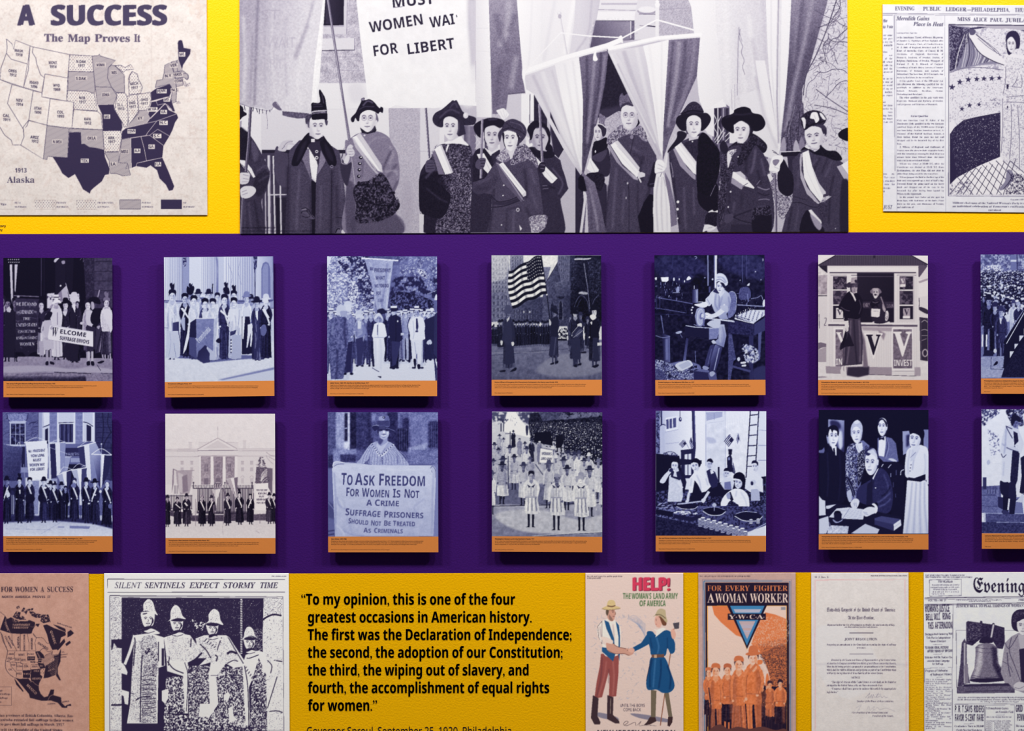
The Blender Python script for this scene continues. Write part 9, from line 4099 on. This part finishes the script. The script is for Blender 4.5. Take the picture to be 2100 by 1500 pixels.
PANELS = [
 ('welcome', ((6.9, 529), (230.3, 529), (230.6, 814.8), (7.1, 815)), (782.2, 782.2), 1.24, 'board photograph of women holding a white Welcome Suffrage Envoys sign',
  [('New Jersey Suffragists Welcome Suffrage Envoys from San Francisco, 1915', 475), ('During the 1915 World’s Fair, San Francisco, the Congressional Union for Woman’s Suffrage collected 500,000 signatures in favor of a Constitutional amendment that granted', 878), ('women’s right to vote. Suffrage envoys drove cross-country to Washington, D.C., to present the petition to Congress and President Woodrow Wilson.', 752), (WP, 568)]),
 ('picket', ((336.1, 528), (560.3, 526), (562.8, 812.5), (338.2, 815.4)), (783.8, 781.2), 1.24, 'board photograph of a group in long dresses behind a dark Pennsylvania pennant by columns',
  [('Pennsylvania Suffragists Picket, 1917', 234), ('In 1917, the Congressional Union for Woman’s Suffrage joined the National Woman’s Party which often promoted highly visible protests directed at President Woodrow Wilson.', 886), ('Each state had its own banner to identify them. Many suffragists who protested at the White House were arrested and imprisoned including several women from Philadelphia.', 880), (LC+'48790', 350)]),
 ('march', ((670.9, 525.6), (896.3, 526), (896.4, 813), (671.1, 813)), (780.8, 781), 1.24, 'board photograph of a woman in white under a tapering banner among men',
  [('Mabel Vernon, 1883-1975, Marches to the White House, 1917', 376), ('Mabel Vernon of Delaware was a Quaker and suffragist who served as the regional organizer for the Congressional Union for Woman’s Suffrage and later, Secretary of the', 878), ('National Woman’s Party. Vernon protested alongside other Silent Sentinels at the White House. Here she holds a banner that read, “Mr. President What Will You Do For', 862), ('Woman Suffrage?” She was arrested in 1917 and served three days in jail.', 378), (LC+'90891', 326)]),
 ('parade', ((1008, 524), (1232.8, 524), (1234.5, 811.3), (1008.2, 812)), (779.3, 779.2), 1.24, 'board photograph of a parade with a big striped flag carried past a church',
  [('Women Officers of Emergency Aid of Pennsylvania Participated in the Liberty Loans Parade, 1918', 616), ('In 1914, the Emergency Aid of Pennsylvania Foundation was founded in Philadelphia by eight women to assist the war efforts of WWI. The women wore military-like uniforms', 890), ('to identify themselves. Officers volunteered in hospitals, organized food drives, and collected clothing and supplies for the unemployed. This parade was planned to promote', 884), ('Liberty Loans—government bonds issued to pay for the war. Pictured in the background is the Masonic Temple.', 560), ('Photo: Library Company of Philadelphia', 176)]),
 ('plant', ((1342, 523.7), (1567.8, 523), (1570, 810.5), (1344, 812)), (779.8, 779.2), 1.24, 'board photograph of a woman in a pale cap at a grinding wheel',
  [('Female Employee at the Eddystone Rifle Plant, ca. 1917', 350), ('During WWI, the Eddystone Rifle Plant, located approximately 12 miles south of Philadelphia, was the world’s largest rifle manufacturer. As American men went off to serve,', 886), ('women were, for the first time, employed to ensure that farms and military factories remained viable and aid in the war effort. In 1918, at peak production, Eddystone Rifle Plant', 900), ('employed 3,000 women and represented 20% of the work force.', 330), (LC+'107895', 352)]),
 ('booth', ((1678, 523.2), (1902.8, 524.6), (1903.2, 811.7), (1678, 811)), (779.5, 779.7), 1.24, 'board photograph of a woman and a dog at a wooden booth with big V posters',
  [('Philadelphian Eleanor B. Anthon Selling Liberty Loan Bonds, c. 1917-1918', 466), ('During WWI, the United States government instituted new taxes and borrowed public money through the sale of Liberty Loan Bonds to pay for the war. Known as the Liberty', 878), ('Loan program, the government believed that the public’s financial support would be good for morale and a means to show their patriotism. To sell the bonds, parades were', 878), ('organized and incidents were dramatized, like this one pictured. Women actively participated selling Liberty Loan bonds, joined the Women’s Land Army, and entered the work', 888), ('force to aid in the war effort.', 142), (WP, 570)]),
 ('crowd', ((2011, 522), (2236, 522.5), (2236.5, 808.5), (2011.9, 808)), (776.4, 776.6), 1.24, 'upper photo board cut by the right edge, showing a dense crowd below a wooden staircase',
  [('Philadelphians Gathered at Independence Square to Hear the Justice Bell, 1920', 520), ('The event on September 25, 1920, was a celebration of the 19th Amendment and the ringing of the Justice Bell. A parade of suffragists stood', 880), ('“Just as their great-great-grandfathers had in 1776 when they proclaimed liberty throughout the land, so they gathered to hear the Justice', 880), ('Bell.” The newspaper article reads, “The women of Philadelphia will proclaim their political freedom in', 800), ('Independence Square this afternoon.”', 190), ('Photo: Library', 60)]),
 ('headquarters', ((5.3, 846), (229.8, 845.5), (231, 1132.5), (6.9, 1132.5)), (1100.1, 1100.1), .95, 'board photograph of women with banners lined up before a brick house with bay windows',
  [('Philadelphia Suffragists at the Headquarters of the Congressional Union for Woman’s Suffrage, Washington, D.C., 1917', 742), ('In 1914, Quaker Alice Paul founded the Congressional Union for Woman’s Suffrage. Its purpose was to raise national awareness for a Constitutional amendment that granted', 884), ('women’s right to vote. The organization’s objective was to stage highly visible demonstrations, more so than the ones seen in prior years. This included the Silent Sentinels', 858), ('which met daily protests at the White House from 1917-1919. The Congressional Union became known for their ceaseless attention on President Woodrow Wilson.', 800), (LC+'88478', 346)]),
 ('mansion', ((339, 848.9), (563.9, 848.9), (564.9, 1136.2), (339.7, 1136.2)), (1104, 1104), .95, 'board photograph of women before an iron fence and a white columned mansion',
  [('Pennsylvania’s Silent Sentinels Protested the White House, 1917', 398), ('From 1917-1919, the National Woman’s Party organized the Silent Sentinels who protested daily, regardless of the weather, at the White House. Their banners typically read,', 880), ('“Mr. President How Long Must Women Wait for Liberty?” They stood silent at the entrance to the White House. In their time, noted obstruction as their propaganda and they', 876), ('persisted, the suffragists were arrested and imprisoned. While in prison, some went on hunger strikes and were force-fed as a result.', 680), (WP, 570)]),
 ('freedom', ((672, 845.6), (898, 845.6), (899, 1133.3), (673, 1133.3)), (1101, 1101), .95, 'board photograph of one woman in a brimmed hat behind a cloth reading To Ask Freedom',
  [('Mary Winsor, 1873-1956', 150), ('Philadelphian Mary Winsor was a Quaker, suffragist, and active member of the National Woman’s Party. In 1917, Winsor picketed the White House and was arrested and jailed', 900), ('for sixty days. In 1918, she was arrested for holding a meeting in public and jailed for ten days. Winsor said, “It is quite enough to pay taxes when you are not represented, let', 890), ('alone pay a fine if you object.” In 1919, Winsor participated in the cross-country Prison Special, a train tour to nationally educate how suffragists were treated in jail.', 836), (WP, 572)]),
 ('landarmy', ((1009, 844.5), (1235.3, 846), (1235, 1133.3), (1008.7, 1132)), (1100.2, 1101.6), .95, 'board photograph of women in smocks and hats marching down a street past crowds',
  [('Philadelphia’s Woman’s Land Army Marched in Parade, 1917', 384), ('In 1917, when the United States entered WWI, the Women’s Land Army was created to aid the war effort. As American male farmers went off to serve, women were,', 898), ('for the first time, trained in agriculture and deployed across the country to keep farms viable and aid in the war effort. The Land Army paid $2 a day which provided', 888), ('women employment. In 1920, post WWI, the Woman’s Land Army was disbanded.', 440), ('Photo: Historical Society of Pennsylvania', 182)]),
 ('optics', ((1345, 843), (1571.4, 844), (1570.8, 1131.8), (1344.7, 1131.5)), (1099.2, 1099.4), .95, 'board photograph of men and women at a workbench with round stacks, a ladder behind',
  [('Men and Women Employees in the Optical Shop at the Frankford Arsenal, c. 1917', 512), ('Philadelphia’s Frankford Arsenal was activated in 1816 as a U.S. Army ammunition plant. In 1917, when the United States entered WWI, the Arsenal manufactured small-arms', 896), ('ammunition and became a large source of employment in the city, inclusive of men and women employees. As many Americans men went off to serve, women were, for the first', 900), ('time, employed in large numbers to work in military factories.', 310), (LC+'101148', 350)]),
 ('signing', ((1679, 841), (1904, 841), (1904, 1127.6), (1679, 1127.6)), (1096.1, 1096.1), .95, 'board photograph of a seated man signing papers, four people standing around',
  [('Pennsylvania Governor Sproul ratified the 19th Amendment. With him are Suffragists Dora Lewis and Ella Riegel of Philadelphia, 1919', 842), ('On June 4, 1919, the House of Representatives and Senate had both passed the 19th Amendment that would grant women the right to vote. The Amendment still needed to be', 892), ('ratified by thirty-six or two-thirds of the states. Pennsylvania quickly ratified on June 24, 1919 to become the seventh state to do so. The final ratification, on August 18, 1920,', 892), ('the thirty-sixth state to ratify was Tennessee which made women’s suffrage law in the United States. It took more than seventy years since the women’s rights convention at', 880), ('Seneca Falls, 1848, for women to vote legally nationwide.', 296), (LC+'20869', 392)]),
 ('bellringer', ((2013, 840), (2238, 840.3), (2238.5, 1126.5), (2013.5, 1126)), (1094.4, 1094.6), .95, 'lower photo board cut by the right edge, a woman in a long pale coat',
  [('Catherine Wentworth Prepares to Ring the Justice Bell for the First Time, 1920', 520), ('On September 25, 1920, after the 19th Amendment passed, the Justice Bell was rung for the first time at Independence Square', 880), ('and became the symbol of Philadelphia. Catherine Wentworth pulled the rope for the bell that was cast in 1915 to promote the', 880), ('the Justice Bell rang forty-eight times, once for each state. The tradition of', 640), ('Photo: Library', 60)]),
]
need = {}                          # which letters of which style the prints and the wall use
for src in ART.values():
    for ln in src.splitlines():
        a = ln.split(' ', 8 if ln[:2] == 't ' else 7)
        if a[0] in ('t', 'T'): need.setdefault({'X': 'B', 'Y': 'S', 'K': 'B'}.get(a[1], a[1]), set()).update(ln)
for q in QUOTE: need.setdefault('B' if q[0] == 'Q' else q[0], set()).update(q[1])
for p in PANELS:
    need.setdefault('B', set()).update(p[5][0][0])
    for q in p[5][1:]: need.setdefault('N', set()).update(q[0])
need.setdefault('B', set()).update(STATES + 'NORTHWESTYUKQUBCXAJaeilmnop')
load_glyphs(bpy, need)
# ---------------------------------------------------------------- the room
Z = lambda py: float(on_wall(1050, py)[2])
zt, zb, X, TOP = Z(478.2), Z(1175.8), 3.6, 3.7
wv = [(x, 0, z) for z in (0, zb, zt, TOP) for x in (-X, X)]+[(x, .12, z) for z in (0, TOP) for x in (-X, X)]
wall = mesh_obj('wall_back', wv, [(0, 1, 3, 2), (2, 3, 5, 4), (4, 5, 7, 6), (0, 8, 9, 1), (6, 7, 11, 10), (8, 10, 11, 9), (0, 2, 4, 6, 10, 8), (1, 9, 11, 7, 5, 3)], [M['yellow'], M['purple']], None, [0, 1, 0, 0, 0, 0, 0, 0])
wall['kind'] = 'structure'; wall['label'] = 'yellow gallery wall with a broad purple band across the middle'
fl = box('floor', -X, -5.2, -.1, X, .12, 0, M['floor']); fl['kind'] = 'structure'
ce = box('ceiling', -X, -5.2, TOP, X, .12, TOP+.1, M['ceiling']); ce['kind'] = 'structure'

# ---------------------------------------------------------------- sheets flat on the wall
for name, key, q, e, label, cat in POSTERS:
    o = printed(name, key, q, .003, e, None, .002); tag(o, label, cat)

# ---------------------------------------------------------------- lettering on the wall
K = lambda v, o, k: o+v/k
quote = empty('quotation_lettering', on_wall(890, 1330, .001))
for f, s, x, y, h, w in QUOTE:
    lettering('text_line' if f == 'Q' else 'attribution_line', [(f, s, 590+x/3.443, 1165+y/3.443, h/3.443, w/3.443)], M['vinyl'], .001, quote)
tag(quote, 'large black quotation of seven lines on the yellow wall, beginning To my opinion', 'wall lettering')
cr = lettering('credit_lettering', [('B', 'History', -12, 465.5, 4.2, 24), ('B', 'Library', -16, 473.5, 4.2, 21)], M['vinyl'], .001)
tag(cr, 'two tiny lines of black print on the yellow wall under the suffrage map', 'wall lettering')

# ---------------------------------------------------------------- raised photo panels
OUT = .022
for key, q, cap, light, label, cap_lines in PANELS:
    tl, tr, br, bl = [np.array(v, float) for v in q]
    ctr = (tl+tr+br+bl)/4
    root = empty('photo_board', on_wall(ctr[0], ctr[1]))
    cl, crr = np.array([tl[0]+(bl[0]-tl[0])*(cap[0]-tl[1])/(bl[1]-tl[1]), cap[0]]), np.array([tr[0]+(br[0]-tr[0])*(cap[1]-tr[1])/(br[1]-tr[1]), cap[1]])
    F = [on_wall(*p, OUT) for p in (tl, tr, br, bl)]
    B = [on_wall(*p, OUT-.008) for p in (tl, tr, br, bl)]
    c2 = [ctr+(p-ctr)*.72 for p in (tl, tr, br, bl)]; Q = [on_wall(*p, OUT-.008) for p in c2]; Q += [np.array([p[0], -.001, p[2]]) for p in Q]
    mesh_obj('wall_spacer', Q, [(3, 2, 1, 0), (4, 5, 6, 7), (0, 1, 5, 4), (1, 2, 6, 5), (2, 3, 7, 6), (3, 0, 4, 7)], M['card'], root)
    mesh_obj('backing_board', F+B, [(3, 2, 1, 0), (4, 5, 6, 7), (0, 1, 5, 4), (1, 2, 6, 5), (2, 3, 7, 6), (3, 0, 4, 7)], M['card'], root)
    printed('photograph', key, (tl, tr, crr, cl), OUT+.0004, light, root)
    strip = mesh_obj('caption_strip', [on_wall(*p, OUT+.0004) for p in (cl, crr, br, bl)], [(3, 2, 1, 0)], M['orange'], root)
    x0 = cl[0]+6.2; y0 = (cl[1]+crr[1])/2; sl = (crr[1]-cl[1])/max(crr[0]-cl[0], 1)
    L = [('B', cap_lines[0][0], x0, y0+6.1, 2.3, cap_lines[0][1]/4.76)]
    for i, (s, w) in enumerate(cap_lines[1:-1]): L.append(('N', s, x0, y0+10.3+i*3.35, 1.9, w/4.76))
    L.append(('N', cap_lines[-1][0], x0, y0+27.8, 1.6, cap_lines[-1][1]/4.76))
    lettering('caption_text', L, M['ink'], OUT+.0007, strip)
    tag(root, label, 'photo board', 'photo boards on the purple band')
